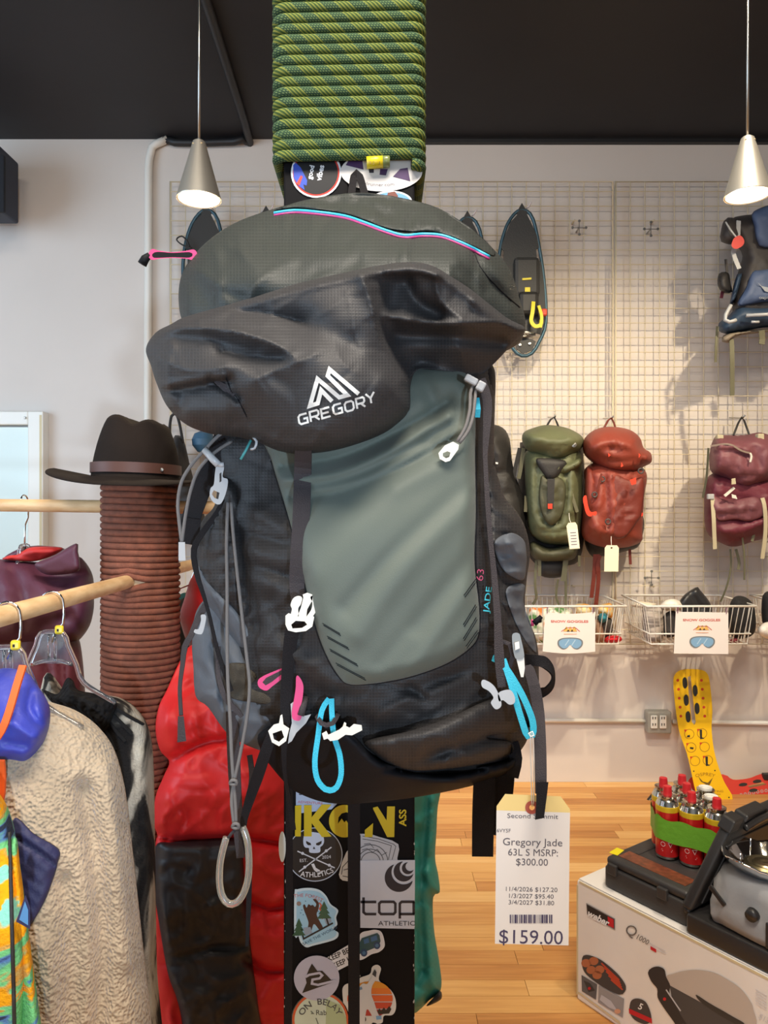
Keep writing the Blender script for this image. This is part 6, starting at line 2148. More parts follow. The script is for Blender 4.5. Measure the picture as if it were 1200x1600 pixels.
# ================================================================ clothes rack: brown rope post, rails, hat, clothes
m_pine = bpy.data.materials.new('pine_dowel')
m_pine.use_nodes = True
nt = m_pine.node_tree
b = nt.nodes['Principled BSDF']
b.inputs['Roughness'].default_value = 0.5
g = nt.nodes.new('ShaderNodeNewGeometry')
mpn = nt.nodes.new('ShaderNodeMapping')
mpn.inputs['Scale'].default_value = (14, 14, 60)
nt.links.new(g.outputs['Position'], mpn.inputs['Vector'])
nn = nt.nodes.new('ShaderNodeTexNoise')
nn.inputs['Scale'].default_value = 1.2
nn.inputs['Detail'].default_value = 4
nt.links.new(mpn.outputs[0], nn.inputs['Vector'])
rp = nt.nodes.new('ShaderNodeValToRGB')
rp.color_ramp.elements[0].position, rp.color_ramp.elements[0].color = 0.3, rgb((196, 152, 104))
rp.color_ramp.elements[1].position, rp.color_ramp.elements[1].color = 0.7, rgb((226, 190, 142))
nt.links.new(nn.outputs['Fac'], rp.inputs['Fac'])
nt.links.new(rp.outputs['Color'], b.inputs['Base Color'])

PY_, PX_ = 1.66, P(220, 0, 1.66).x
m_brope = M('brown_rope', (124, 72, 53), 0.85, bump=('noise', 500, 0.6), var=0.12, varscale=60)
post = thing('rope_post', 'round rack post wound in brown rope with a hat on top', 'post', (PX_, PY_, 0))
MB().lathe([(0.076, 0), (0.076, P(0, 770, PY_).z)], (PX_, PY_, 0), m_pine, 24).build('post_core', post)
pts, ptc = [], 0.0140
zt = P(0, 757, PY_).z
z = zt
k = 0
R_ = 0.0795
rr = random.Random(4)
seg = 28
while z > 0.03:
    a = 2 * math.pi * k / seg
    zz_ = z
    # the coils spread round the rail that passes through the post
    d = z - (EYE - 0.155)
    ca = abs(math.sin(a))
    if math.sin(a) < 0:
        zz_ = z + 0.010 * math.exp(-(d / 0.03) ** 2) * (1 if d > 0 else -1) * ca ** 30
    pts.append((PX_ + R_ * math.cos(a), PY_ + R_ * math.sin(a), zz_))
    z -= ptc / seg
    k += 1
MB().tube(pts, 0.0074, m_brope, 8).build('wound_rope', post)

o = MB().tube([(-0.548, 0.45, EYE - 0.15), (-0.552, 1.655, EYE - 0.15), (-0.545, 2.35, EYE - 0.15)], 0.0148, m_pine, 16).build('clothes_rail')
tag(o, 'pale wooden rail running through the rope post towards the camera', 'rail')
o = MB().tube([(-1.5, 1.74, P(0, 785, 1.74).z), (-0.55, 1.67, P(0, 792, 1.67).z), (0.16, 1.60, P(0, 797, 1.60).z)], 0.0146, m_pine, 16).build('clothes_rail')
tag(o, 'pale wooden rail crossing behind the hat post, parallel to the back wall', 'rail')

# hat
hat = thing('felt_hat', 'dark brown felt hat with a leather band on top of the rope post', 'hat', P(215, 760, PY_))
m_felt = M('brown_felt', (33, 26, 22), 0.9, bump=('noise', 300, 0.3), spec=0.15, var=0.1, varscale=10)
hc = P(213, 749, PY_)
nA, prof_n = 56, 0
vs, fs = [], []
rings = []
cw, cd = 0.094, 0.108      # half width and half depth of the crown at the band
bw, bd = 0.188, 0.185      # brim


def brim_z(a, t):
    x = math.cos(a)
    s = math.sin(a)
    left = max(0.0, -x)
    right = max(0.0, x)
    return t ** 1.6 * (0.018 * left ** 2 * 1.0 + 0.012 * right ** 3 - 0.016 * max(0, -s) - 0.004 * max(0, s))


def crown(a, t):
    """t 0 at the band to 1 at the middle of the top"""
    x, s = math.cos(a), math.sin(a)
    hgt = 0.128
    if t < 0.72:
        u = t / 0.72
        k = 1 - 0.30 * u ** 1.5
        zz_ = hgt * (1 - (1 - u) ** 1.25)
    else:
        u = (t - 0.72) / 0.28
        k = 0.70 * (1 - u)
        zz_ = hgt
    r_x, r_y = cw * k, cd * k
    X, Yy = r_x * x, r_y * s
    lobes = 0.010 * math.exp(-((X + 0.028) / 0.026) ** 2) + 0.004 * math.exp(-((X - 0.045) / 0.025) ** 2)
    dip = -0.018 * math.exp(-((X - 0.012) / 0.017) ** 2) * (0.4 + 0.6 * math.exp(-(Yy / 0.08) ** 2))
    side = -0.016 * max(0, (X - 0.045)) / 0.03
    zz_ += (lobes + dip + min(0, side)) * max(0, min(1, (t - 0.35) / 0.3))
    return X, Yy, zz_


tilt = Matrix.Rotation(math.radians(2.5), 3, 'Y')
for t_ in (1.0, 0.985, 0.8, 0.6, 0.4, 0.2, 0.05, 0.0):
    rings.append([tilt @ Vector(((cw + (bw - cw) * t_) * math.cos(2 * math.pi * j / nA), (cd + (bd - cd) * t_) * math.sin(2 * math.pi * j / nA), brim_z(2 * math.pi * j / nA, t_) + (0.0 if t_ < 1 else -0.002))) for j in range(nA)])
for t_ in (0.06, 0.15, 0.25, 0.35, 0.45, 0.55, 0.63, 0.70, 0.76, 0.82, 0.88, 0.94, 0.99):
    rings.append([tilt @ Vector(crown(2 * math.pi * j / nA, t_)) for j in range(nA)])
for r in rings:
    vs += [v + hc for v in r]
for i in range(len(rings) - 1):
    for j in range(nA):
        fs.append((i * nA + j, i * nA + (j + 1) % nA, (i + 1) * nA + (j + 1) % nA, (i + 1) * nA + j))
fs.append(tuple((len(rings) - 1) * nA + j for j in range(nA)))
# underside of the brim
base = len(vs)
low = [1.0, 0.6, 0.2, -0.1]
for t_ in low:
    vs += [hc + tilt @ Vector(((cw + (bw - cw) * t_) * math.cos(2 * math.pi * j / nA), (cd + (bd - cd) * t_) * math.sin(2 * math.pi * j / nA), brim_z(2 * math.pi * j / nA, max(0, t_)) - 0.004)) for j in range(nA)]
for i in range(len(low) - 1):
    for j in range(nA):
        fs.append((base + i * nA + j, base + (i + 1) * nA + j, base + (i + 1) * nA + (j + 1) % nA, base + i * nA + (j + 1) % nA))
for j in range(nA):
    fs.append((j, base + j, base + (j + 1) % nA, (j + 1) % nA))
MB().add(vs, fs, m_felt).build('hat_body', hat)
c = MB()
band_pts = []
for j in range(57):
    a = 2 * math.pi * j / 56
    X, Yy, zq = crown(a, 0.03)
    band_pts.append(hc + tilt @ Vector((X * 1.03, Yy * 1.03, 0.022 + 0.002 * math.cos(a))))
vs, fs = [], []
for q in band_pts:
    vs += [q + Vector((0, 0, -0.011)), q + Vector((0, 0, 0.011))]
for j in range(56):
    fs.append((2 * j, 2 * j + 2, 2 * j + 3, 2 * j + 1))
c.add(vs, fs, M('leather_band', (84, 52, 42), 0.55))
c.lathe([(0, 0), (0.004, 0), (0.004, 0.004), (0, 0.005)], hc + Vector((0.078, -0.066, 0.018)), m_steel, 8, Matrix.Rotation(math.pi / 2, 3, 'X'))
c.build('hat_band', hat)

# ---------------------------------------------------------------- hangers
m_clr = M('clear_acrylic', (236, 240, 246), 0.05, trans=0.95)
m_cube = M('yellow_marker', (232, 204, 40), 0.4)


def hanger(label, rail_pt, drop, width, along_x=True, marker=True, group='clear plastic hangers'):
    """hook over the rail at rail_pt; shoulders drop metres below the rail"""
    t = thing('clothes_hanger', label, 'hanger', rail_pt, group)
    rx, ry, rz = rail_pt
    ax = Vector((1, 0, 0)) if along_x else Vector((0, 1, 0))
    o = Vector(rail_pt)
    r = 0.0185
    hk = MB()
    pts = [o - ax * r + Vector((0, 0, -0.012))] + [o + ax * (r * math.cos(a)) + Vector((0, 0, r * math.sin(a))) for a in np.linspace(math.pi, 0, 9)] + [o + ax * (r + 0.001) + Vector((0, 0, -0.02)), o + ax * r + Vector((0, 0, -0.034)), o + ax * 0.004 + Vector((0, 0, -0.052)), o + Vector((0, 0, -drop + 0.02))]
    hk.tube(pts, 0.0019, m_chrome, 8)
    hk.build('hook', t)
    if marker:
        mk = MB()
        mk.box(o + ax * 0.012 + Vector((0, 0, -0.044)), (0.0135, 0.0135, 0.0135), m_cube, Rz(0.4), 0.003)
        mk.box(o + ax * 0.013 + Vector((0, -0.008, -0.044)), (0.003, 0.001, 0.004), m_black_pl)
        mk.build('size_marker', t)
    nk = MB()
    top = o + Vector((0, 0, -drop + 0.035))
    w = width
    nk.tube([top - ax * w + Vector((0, 0, -0.115)), top - ax * (w * .5) + Vector((0, 0, -0.082)), top - ax * 0.04 + Vector((0, 0, -0.052)), top - ax * 0.026 + Vector((0, 0, -0.02)), top - ax * 0.018, top + ax * 0.018, top + ax * 0.026 + Vector((0, 0, -0.02)), top + ax * 0.04 + Vector((0, 0, -0.052)), top + ax * (w * .5) + Vector((0, 0, -0.082)), top + ax * w + Vector((0, 0, -0.115))], 0.0042, m_clr, 8, smooth=0.01)
    nk.tube([top - ax * 0.034 + Vector((0, 0, -0.052)), top + Vector((0, 0, -0.044)), top + ax * 0.034 + Vector((0, 0, -0.052))], 0.003, m_clr, 8, smooth=0.01)
    nk.tube([top - ax * 0.005, top - ax * 0.005 + Vector((0, 0, -0.045))], 0.0024, m_clr, 6)
    nk.tube([top + ax * 0.005, top + ax * 0.005 + Vector((0, 0, -0.045))], 0.0024, m_clr, 6)
    c_ = [top - ax * 0.018, top + ax * 0.018, top + ax * 0.034 + Vector((0, 0, -0.05)), top - ax * 0.034 + Vector((0, 0, -0.05))]
    th = ax.cross(Vector((0, 0, 1))) * 0.001
    nk.add([p + th for p in c_] + [p - th for p in c_], [(0, 1, 2, 3), (7, 6, 5, 4), (0, 4, 5, 1), (1, 5, 6, 2), (2, 6, 7, 3), (3, 7, 4, 0)], m_clr, None, False)
    nk.build('shoulder_bar', t)
    return t


RZ = EYE - 0.15
hanger('clear hanger with a yellow marker holding the beige fleece', (-0.55, 1.075, RZ), 0.085, 0.11)
hanger('clear hanger with an orange yellow marker holding the black and white jacket', (-0.548, 1.215, RZ), 0.085, 0.105)
hanger('clear hanger with a thin chrome hook holding the maroon jacket', (P(38, 0, 1.715).x, 1.715, P(0, 786, 1.715).z), 0.135, 0.15, along_x=False, marker=False)


def garment(name, label, cat, base):
    return thing(name, label, cat, base)


# ---------------------------------------------------------------- clothes
m_sherpa = M('beige_sherpa', (190, 170, 144), 0.95, bump=('curl', 210, 0.6), var=0.08, varscale=12, sheen=0.4, spec=0.2)
m_navy = M('navy_nylon', (46, 46, 84), 0.6, bump=('noise', 200, 0.2))
m_blue = M('royal_blue_nylon', (58, 68, 172), 0.5, bump=('noise', 150, 0.2))
m_orange = M('orange_binding', (236, 96, 34), 0.6)
g = garment('fleece_jacket', 'beige curly fleece jacket with blue collar and navy chest pocket', 'jacket', P(60, 1600, 1.1))
SH = Surf([(-170, 1190), (-80, 1125), (0, 1092), (50, 1090), (86, 1099), (120, 1111), (152, 1134), (178, 1170), (194, 1225), (203, 1290), (213, 1380), (224, 1480), (236, 1590), (244, 1700), (240, 1800), (60, 1810), (-200, 1800), (-210, 1400)],
          tps([(-170, 1190, 1.10), (0, 1150, 1.03), (100, 1130, 1.06), (150, 1180, 1.06), (60, 1250, 1.0), (140, 1300, 1.03), (60, 1450, .985), (150, 1450, 1.02), (210, 1450, 1.07), (60, 1700, .99), (180, 1700, 1.03), (-150, 1500, 1.02)]),
          1.12, 40, 0.05, 5,
          [([(130, 1230), (150, 1350), (160, 1500), (150, 1650)], 14, -.022), ([(170, 1200), (185, 1330), (200, 1500)], 16, .012), ([(100, 1380), (115, 1500), (105, 1640)], 18, -.016), ([(70, 1480), (85, 1600)], 16, .010), ([(60, 1180), (120, 1210)], 20, .006)],
          [(.0005, .25, .2, 0), (.0005, -.2, .28, 1)])
mb = MB()
SH.add(mb, m_sherpa)
mb.build('body', g)
PK = Surf([(20, 1282), (55, 1304), (92, 1327), (90, 1350), (84, 1372), (70, 1408), (50, 1442), (40, 1445), (20, 1400)], lambda x, y: SH.depth(x, y) - 0.007, lambda x, y: SH.depth(x, y) - 0.001, 8, 0.0, 5,
          [([(30, 1312), (60, 1332), (86, 1352)], 3, -.006), ([(30, 1300), (60, 1320), (88, 1340)], 4, .003)])
mb = MB()
PK.add(mb, m_navy)
mb.build('chest_pocket', g)
COL = Surf([(40, 1050), (58, 1070), (76, 1100), (78, 1130), (70, 1158), (55, 1182), (38, 1193), (15, 1190), (-20, 1188), (-60, 1170), (-80, 1120), (-40, 1070), (0, 1045)],
           tps([(40, 1060, 1.03), (60, 1110, 1.0), (30, 1130, .975), (30, 1180, .98), (-40, 1130, .985), (0, 1080, 1.0)]), 1.06, 20, 0.04, 5,
           [([(50, 1080), (45, 1110), (62, 1130)], 7, -.010), ([(20, 1130), (50, 1150), (70, 1150)], 8, .007), ([(10, 1160), (40, 1165)], 6, -.006)])
mb = MB()
COL.add(mb, m_blue)
mb.build('collar', g, label='royal blue nylon collar')
mb = MB()
mb.ribbon([P(36, 1040, 1.0), P(26, 1072, .985), P(18, 1100, .972), P(8, 1130, .962), P(-4, 1152, .96), P(-20, 1165, .96)], 0.0095, m_orange, 0.004)
mb.ribbon([P(2, 1188, .98), P(4, 1210, .985), P(3, 1240, .985), P(-2, 1265, .985)], 0.008, m_orange, 0.004)
mb.build_pieces('collar_binding', g, label='bright orange binding')

g = garment('wool_jacket', 'black and white patterned wool jacket with a black curly collar', 'jacket', P(200, 1600, 1.25))
m_bw_ = ramp_mat('black_white_wool', [(0.40, (34, 32, 32)), (0.47, (60, 56, 52)), (0.53, (186, 176, 160)), (0.62, (206, 198, 182))], 0.95, (1.0, 1.0, 0.6), 11.0, 1.2, bump=(260, 0.7))
m_boucle = M('black_boucle', (26, 25, 26), 0.95, bump=('curl', 110, 1.0), spec=0.2)
WJ = Surf([(60, 1110), (110, 1086), (160, 1086), (192, 1092), (216, 1110), (233, 1140), (240, 1190), (242, 1300), (245, 1500), (250, 1800), (60, 1810)],
          tps([(60, 1120, 1.24), (180, 1110, 1.24), (225, 1160, 1.25), (160, 1250, 1.21), (220, 1400, 1.22), (150, 1700, 1.21)]), 1.30, 26, 0.05, 6,
          [([(222, 1180), (232, 1400), (238, 1700)], 10, .01)])
mb = MB()
WJ.add(mb, m_bw_)
mb.build('body', g)
mb = MB()
m_wd = M('black_wool_stripe', (30, 28, 28), 0.95, bump=('noise', 200, 0.6))
for a, b_, c_ in (((178, 1103), (196, 1116), (224, 1132)), ((172, 1113), (186, 1126), (206, 1146)), ((166, 1122), (178, 1138), (196, 1158)), ((160, 1132), (170, 1148), (180, 1172))):
    q = smooth_line([a, b_, c_], 4)
    mb.ribbon([on(x, y, [WJ], 0.002) for x, y in q], 0.0048, m_wd, 0.003, step=0.004)
mb.build_pieces('shoulder_stripe', g)
CL = Surf([(68, 1078), (90, 1084), (104, 1060), (114, 1063), (122, 1078), (150, 1084), (182, 1096), (178, 1116), (168, 1138), (158, 1142), (140, 1128), (110, 1108), (84, 1100)], tps([(68, 1080, 1.22), (110, 1080, 1.20), (150, 1110, 1.19), (176, 1110, 1.21)]), 1.24, 14, 0.03, 4, [([(112, 1085), (150, 1105)], 8, .006)], [(.001, .3, .2, 0), (.001, -.2, .3, 1)])
mb = MB()
CL.add(mb, m_boucle)
mb.build('collar', g, label='black curly collar')

m_col = ramp_mat('colourful_fleece', [(0.30, (50, 58, 78)), (0.385, (50, 58, 78)), (0.40, (84, 116, 170)), (0.435, (112, 186, 120)), (0.485, (120, 200, 130)), (0.50, (196, 158, 88)), (0.53, (236, 160, 24)), (0.62, (244, 170, 20)), (0.635, (140, 214, 190)), (0.70, (140, 214, 190))], 0.95, (1.0, 1.0, 2.6), 7.0, 0.8, bump=(220, 0.5))
g = garment('fleece_jacket', 'bright green, orange and navy patterned fleece beside the beige fleece', 'jacket', P(0, 1600, 0.92))
CF = Surf([(-210, 1260), (-80, 1200), (-20, 1222), (6, 1250), (20, 1285), (28, 1330), (38, 1400), (44, 1480), (44, 1560), (40, 1650), (40, 1800), (-220, 1810)],
          tps([(-150, 1300, .9), (-40, 1260, .88), (10, 1300, .9), (0, 1450, .865), (20, 1600, .87), (-100, 1600, .86)]), .95, 24, 0.03, 6,
          [([(20, 1290), (26, 1400), (24, 1550)], 5, -.006)])
mb = MB()
CF.add(mb, m_col)
mb.build('body', g)
CS = Surf([(14, 1330), (26, 1310), (34, 1380), (44, 1450), (52, 1510), (60, 1570), (68, 1640), (76, 1800), (26, 1800), (24, 1600), (20, 1450)],
          tps([(20, 1340, .895), (40, 1450, .885), (50, 1600, .885), (45, 1780, .885)]), .93, 12, 0.04, 5)
mb = MB()
CS.add(mb, m_col)
mb.build('sleeve', g)
mb = MB()
q = [(14, 1300), (16, 1350), (18, 1420), (20, 1500), (22, 1580), (24, 1700)]
mb.tube([on(x, y, [CF], 0.0015) for x, y in smooth_line(q, 10)], 0.0022, m_bk, 6)
mb.build('zip', g)
mb = MB()
mp = flat_at(.868)
mb.plate([(40, 1398), (47, 1418), (47, 1452), (25, 1440)], mp, 0.002, m_navy)
mb.plate([(39, 1408), (44, 1422), (44, 1446), (30, 1437)], mp, 0.001, M('blue_patch', (84, 140, 190), 0.6), base=0.002)
mb.build('sleeve_patch', g, label='small blue triangular patch')

# red down jacket
m_red = M('red_down_nylon', (222, 42, 42), 0.5, bump=('noise', 45, 0.2), spec=0.4)
m_redd = M('red_inner_nylon', (186, 26, 30), 0.5, bump=('noise', 60, 0.2))
m_blk = M('black_down_nylon', (44, 40, 40), 0.5, bump=('noise', 45, 0.25), spec=0.4)
g = garment('down_jacket', 'red puffy down jacket with a black lower sleeve panel behind the pack', 'jacket', P(350, 1600, 1.7))
seams = [[(246, 1168), (262, 1188), (285, 1178), (320, 1162), (360, 1155), (420, 1150)], [(242, 1302), (262, 1312), (300, 1314), (380, 1310), (440, 1318)], [(380, 1400), (420, 1420), (470, 1410)], [(385, 1500), (420, 1520), (470, 1510)]]
RD = Surf([(296, 1010), (330, 1000), (420, 980), (470, 1010), (482, 1100), (478, 1300), (474, 1500), (476, 1800), (262, 1810), (252, 1700), (246, 1600), (241, 1480), (240, 1400), (243, 1320), (246, 1305), (240, 1285), (243, 1245), (256, 1212), (264, 1190), (250, 1172), (243, 1140), (248, 1105), (262, 1075), (280, 1035)],
          tps([(300, 1050, 1.62), (300, 1120, 1.56), (262, 1130, 1.535), (380, 1100, 1.60), (320, 1240, 1.54), (400, 1240, 1.57), (262, 1240, 1.52), (300, 1400, 1.56), (420, 1400, 1.62), (360, 1600, 1.60), (460, 1600, 1.68), (262, 1420, 1.535), (280, 1700, 1.56)]),
          lambda x, y: np.interp(x, [243, 300, 480], [1.558, 1.67, 1.78]), 30, 0.03, 5,
          [(s, 7, -.030) for s in seams] + [([(270, 1120), (330, 1110), (400, 1100)], 26, .02), ([(265, 1250), (330, 1235), (420, 1240)], 32, .02), ([(262, 1280), (285, 1262), (292, 1280), (280, 1300)], 5, -.010), ([(250, 1290), (262, 1270)], 5, .008),
                                             ([(300, 1196), (308, 1182), (318, 1172)], 4, -.006), ([(340, 1186), (348, 1170)], 4, -.006), ([(276, 1160), (284, 1170)], 4, -.006), ([(300, 1145), (310, 1158)], 4, -.006), ([(410, 1350), (440, 1370), (470, 1360)], 10, .010), ([(400, 1450), (440, 1470)], 12, .012)],
          [(.0022, .07, .03, 1), (.0016, -.05, .09, 2)], crumple=(.007, .06, 31))
mb = MB()
RD.add(mb, m_red)
mb.build('body', g)
BP = Surf([(243, 1322), (270, 1316), (310, 1312), (376, 1312), (380, 1350), (386, 1420), (393, 1490), (402, 1560), (412, 1640), (422, 1800), (310, 1800), (286, 1610), (276, 1560), (262, 1520), (248, 1440), (240, 1380)],
          lambda x, y: RD.depth(x, y) - 0.028, lambda x, y: RD.depth(x, y) - 0.004, 20, 0.0, 6,
          [([(256, 1500), (300, 1490), (340, 1480), (400, 1478)], 6, -.014), ([(260, 1420), (320, 1400), (380, 1400)], 36, .012), ([(290, 1560), (350, 1560)], 30, .010), ([(270, 1510), (300, 1500), (310, 1520)], 7, -.006)], [(.0014, .06, .03, 1)], crumple=(.005, .06, 12))
mb = MB()
BP.add(mb, m_blk)
mb.build('sleeve_panel', g, label='black lower sleeve panel')
HD = Surf([(298, 905), (320, 880), (360, 880), (400, 930), (400, 1040), (330, 1060), (296, 1010), (284, 980), (281, 960), (290, 930)], tps([(320, 900, 1.78), (300, 960, 1.78), (360, 980, 1.72)]), 1.84, 24, 0.06, 6, [([(300, 930), (340, 980), (380, 1000)], 12, .01)])
mb = MB()
HD.add(mb, m_redd)
mb.build('hood', g)
mb = MB()
mb.tube([Vector((-0.546, 1.82, RZ - 0.02)), Vector((-0.546, 1.82, RZ + 0.018)), Vector((-0.53, 1.82, RZ + 0.012)), Vector((-0.53, 1.82, RZ - 0.05)), P(330, 900, 1.84)], 0.002, m_chrome, 6)
mb.build('hanger_hook', g)

g = garment('shell_jacket', 'black jacket with green piping between the rope post and red jacket', 'jacket', P(280, 1600, 2.0))
BJ = Surf([(262, 950), (274, 934), (292, 926), (320, 940), (340, 1000), (340, 1400), (330, 1800), (262, 1800), (250, 1400), (256, 1100)], tps([(280, 950, 2.170), (280, 1050, 2.130), (300, 1300, 2.130)]), 2.23, 20, 0.04, 7)
mb = MB()
BJ.add(mb, m_bk)
mb.build('body', g)
mb = MB()
m_teal = M('dark_teal_trim', (40, 92, 84), 0.6)
mb.ribbon([P(264, 948, 2.170), P(276, 936, 2.160), P(290, 929, 2.160)], 0.014, m_teal, 0.006)
mb.ribbon([P(262, 1018, 2.130), P(268, 1034, 2.125), P(280, 1044, 2.120), P(292, 1050, 2.120)], 0.008, m_teal, 0.004)
mb.build_pieces('piping', g)
mb = MB()
mb.tube([Vector((-0.546, 2.23, RZ - 0.02)), Vector((-0.546, 2.23, RZ + 0.018)), Vector((-0.56, 2.23, RZ + 0.012)), P(288, 935, 2.230)], 0.002, m_chrome, 6)
mb.build('hanger_hook', g)

# maroon jacket
m_mar = M('maroon_shell', (86, 46, 62), 0.5, bump=('noise', 60, 0.15), spec=0.45)
m_mard = M('maroon_down', (100, 44, 54), 0.5, bump=('noise', 60, 0.3))
m_lining = M('red_lining', (196, 44, 40), 0.6)
g = garment('hooded_jacket', 'maroon hooded jacket with a red lining hanging behind the clear hangers', 'jacket', P(60, 1300, 1.66))
soft('body', g, m_mard, [(-120, 960), (60, 960), (110, 985), (124, 1000), (131, 1050), (134, 1120), (136, 1300), (130, 1700), (-120, 1700)], 1.64, 1.74, roll=26, thick=0.08, step=7,
     folds=[([(70, 1020), (76, 1100)], 5, -.014), ([(95, 1010), (100, 1100)], 5, -.014), ([(115, 1010), (118, 1090)], 4, -.012), ([(85, 1000), (88, 1080)], 6, .01), ([(60, 1150), (130, 1140)], 6, -.02)], wrinkle=[(.002, .1, .02, 1)], crumple=(.005, .06, 4))
soft('hood', g, m_mar, [(-90, 930), (-40, 880), (0, 874), (30, 876), (62, 878), (96, 876), (120, 868), (128, 872), (140, 888), (146, 905), (147, 935), (146, 955), (140, 978), (126, 998), (110, 1008), (88, 1014), (55, 1012), (20, 1010), (-80, 1010)],
     tps([(-40, 900, 1.66), (60, 890, 1.64), (130, 890, 1.66), (60, 950, 1.56), (120, 950, 1.60), (0, 950, 1.56), (60, 1005, 1.62)]), 1.72, roll=26, thick=0.05, step=6,
     folds=[([(0, 880), (60, 878), (118, 856)], 4, .008), ([(60, 896), (95, 900), (130, 896)], 5, -.018), ([(20, 890), (34, 930), (36, 980)], 7, -.012), ([(40, 895), (70, 920), (90, 960)], 8, .010), ([(5, 900), (15, 950)], 8, .010), ([(70, 975), (110, 960)], 8, -.006)], crumple=(.004, .05, 9))
soft('collar_flap', g, m_mar, [(54, 882), (84, 868), (119, 849), (122, 862), (125, 880), (122, 893), (95, 898), (70, 897)], 1.575, 1.60, roll=6, thick=0.01, step=5)
soft('lining', g, m_lining, [(4, 874), (14, 868), (28, 866), (45, 856), (70, 854), (98, 856), (88, 866), (60, 876), (40, 877)], 1.66, 1.70, roll=8, thick=0.01, step=4, folds=[([(20, 872), (40, 870), (60, 872)], 4, -.012), ([(50, 862), (80, 858)], 4, .008)])
soft('hood_rim', g, m_mar, [(8, 872), (26, 859), (50, 853), (75, 853), (100, 857), (110, 868), (60, 868)], 1.725, 1.745, roll=6, thick=0.01, step=5)

# teal jacket behind the pillar
m_tl = M('teal_nylon', (46, 128, 116), 0.55, bump=('noise', 40, 0.3), spec=0.45)
g = garment('shell_jacket', 'teal green jacket hanging behind the right side of the sticker pillar', 'jacket', P(660, 1590, 1.6))
soft('body', g, m_tl, [(560, 1000), (620, 960), (662, 985), (684, 1060), (694, 1150), (690, 1225), (684, 1262), (682, 1300), (680, 1340), (685, 1368), (687, 1394), (677, 1402), (678, 1450), (686, 1500), (690, 1535), (686, 1552), (672, 1562), (655, 1578), (640, 1584), (560, 1590)],
     tps([(640, 1000, 1.58), (640, 1250, 1.55), (670, 1250, 1.58), (640, 1400, 1.55), (665, 1450, 1.57), (650, 1560, 1.56), (600, 1300, 1.55)]), 1.62, roll=16, thick=0.05, step=5,
     folds=[([(668, 1240), (664, 1300), (660, 1380)], 5, -.012), ([(676, 1250), (672, 1330)], 5, .010), ([(655, 1300), (656, 1420), (660, 1520)], 6, -.010), ([(668, 1420), (672, 1500), (676, 1545)], 5, .010), ([(648, 1540), (660, 1520)], 5, -.010), ([(664, 1360), (680, 1395)], 5, .008)], wrinkle=[(.0016, .12, .03, 1)], crumple=(.005, .05, 3))
soft('cuff', g, m_bk, [(666, 1572), (676, 1560), (688, 1548), (690, 1560), (678, 1568)], 1.57, 1.6, roll=4, thick=0.02, step=4)
mb = MB()
mb.tube([P(630, 965, 1.62), Vector((0.06, 1.615, P(0, 815, 1.615).z)), Vector((0.06, 1.628, P(0, 797, 1.61).z)), Vector((0.06, 1.612, P(0, 783, 1.61).z)), Vector((0.06, 1.594, P(0, 797, 1.61).z))], 0.002, m_chrome, 6)
mb.build('hanger_hook', g)

# ================================================================ boxes and stoves at the lower right
A0 = Vector((0.5656, 2.161, 0))
E1 = Vector((0.579, -0.815, 0)).normalized()
E2 = Vector((0.815, 0.579, 0)).normalized()
UP = Vector((0, 0, 1))
BH, BL, BD = 0.351, 0.78, 0.46
RB = Matrix((E1, E2, UP)).transposed()
m_carton = M('white_carton', (232, 226, 220), 0.6, var=0.02, varscale=5)
m_kraft = M('carton_edge', (206, 190, 152), 0.8)
bx = thing('grill_carton', 'white cardboard carton with a printed grill picture on the floor under the stove cases', 'box', A0 + E1 * BL / 2 + E2 * BD / 2)
MB().box(A0 + E1 * BL / 2 + E2 * BD / 2 + UP * (BH / 2), (BL, BD, BH), m_carton, RB, 0.006).build('carton', bx)
c = MB()
c.box(A0 + E1 * BL / 2 + E2 * (BD / 4 - 0.002) + UP * (BH + 0.0025), (BL - 0.01, BD / 2 - 0.012, 0.004), m_carton, RB, 0.0015)
c.box(A0 + E1 * BL / 2 + E2 * (BD * .75 + 0.002) + UP * (BH + 0.0025), (BL - 0.01, BD / 2 - 0.012, 0.004), m_carton, RB, 0.0015)
c.build('top_flap', bx)
c = MB()
c.box(A0 + E1 * (BL / 2) - E2 * 0.0002 + UP * (BH - 0.003), (BL - 0.02, 0.002, 0.006), m_kraft, RB)
c.box(A0 + E1 * 0.003 + E2 * 0.002 + UP * (BH / 2), (0.005, 0.006, BH - 0.03), m_kraft, RB)
c.build('worn_edge', bx)
FM = on_plane(A0 - E2 * 0.0012, -E2)


def z5(l):
    return [(880 + a / 3.75, 1230 + b / 3.75) for a, b in l]


pr = MB()
D_ = lambda n, col: M('carton_print_' + n, col, 0.55)
dk, rd_, gy_, lg = D_('dark', (58, 56, 60)), D_('red', (196, 30, 44)), D_('grey', (110, 106, 104)), D_('pale', (206, 204, 210))
pr.plate(z5([(135, 678), (305, 770), (305, 838), (140, 745)]), FM, 0.0003, D_('frame', (150, 146, 144)), base=0.0002)
pr.plate(z5([(139, 686), (300, 773), (301, 830), (143, 742)]), FM, 0.0003, D_('black', (36, 34, 36)), base=0.0006)
pr.plate(z5([(262, 756), (297, 775), (298, 826), (265, 808)]), FM, 0.0003, rd_, base=0.001)
pr.text('weber', *z5([(200, 782)])[0], 10, FM, D_('white', (236, 236, 236)), angle=28, off=0.0016, bold=0.03, sx=1.0)
pr.text('Q', *z5([(388, 866)])[0], 16, FM, gy_, angle=26, off=0.0008, sx=1.05)
pr.text('1000', *z5([(462, 905)])[0], 8, FM, gy_, angle=30, off=0.0008)
pr.plate(z5([(512, 930), (546, 950), (546, 970), (512, 950)]), FM, 0.0003, rd_, base=0.0003)
pr.strokes([z5([(505, 912), (600, 960)]), z5([(550, 955), (605, 975)])], 0.9, FM, lg, 0.0008)
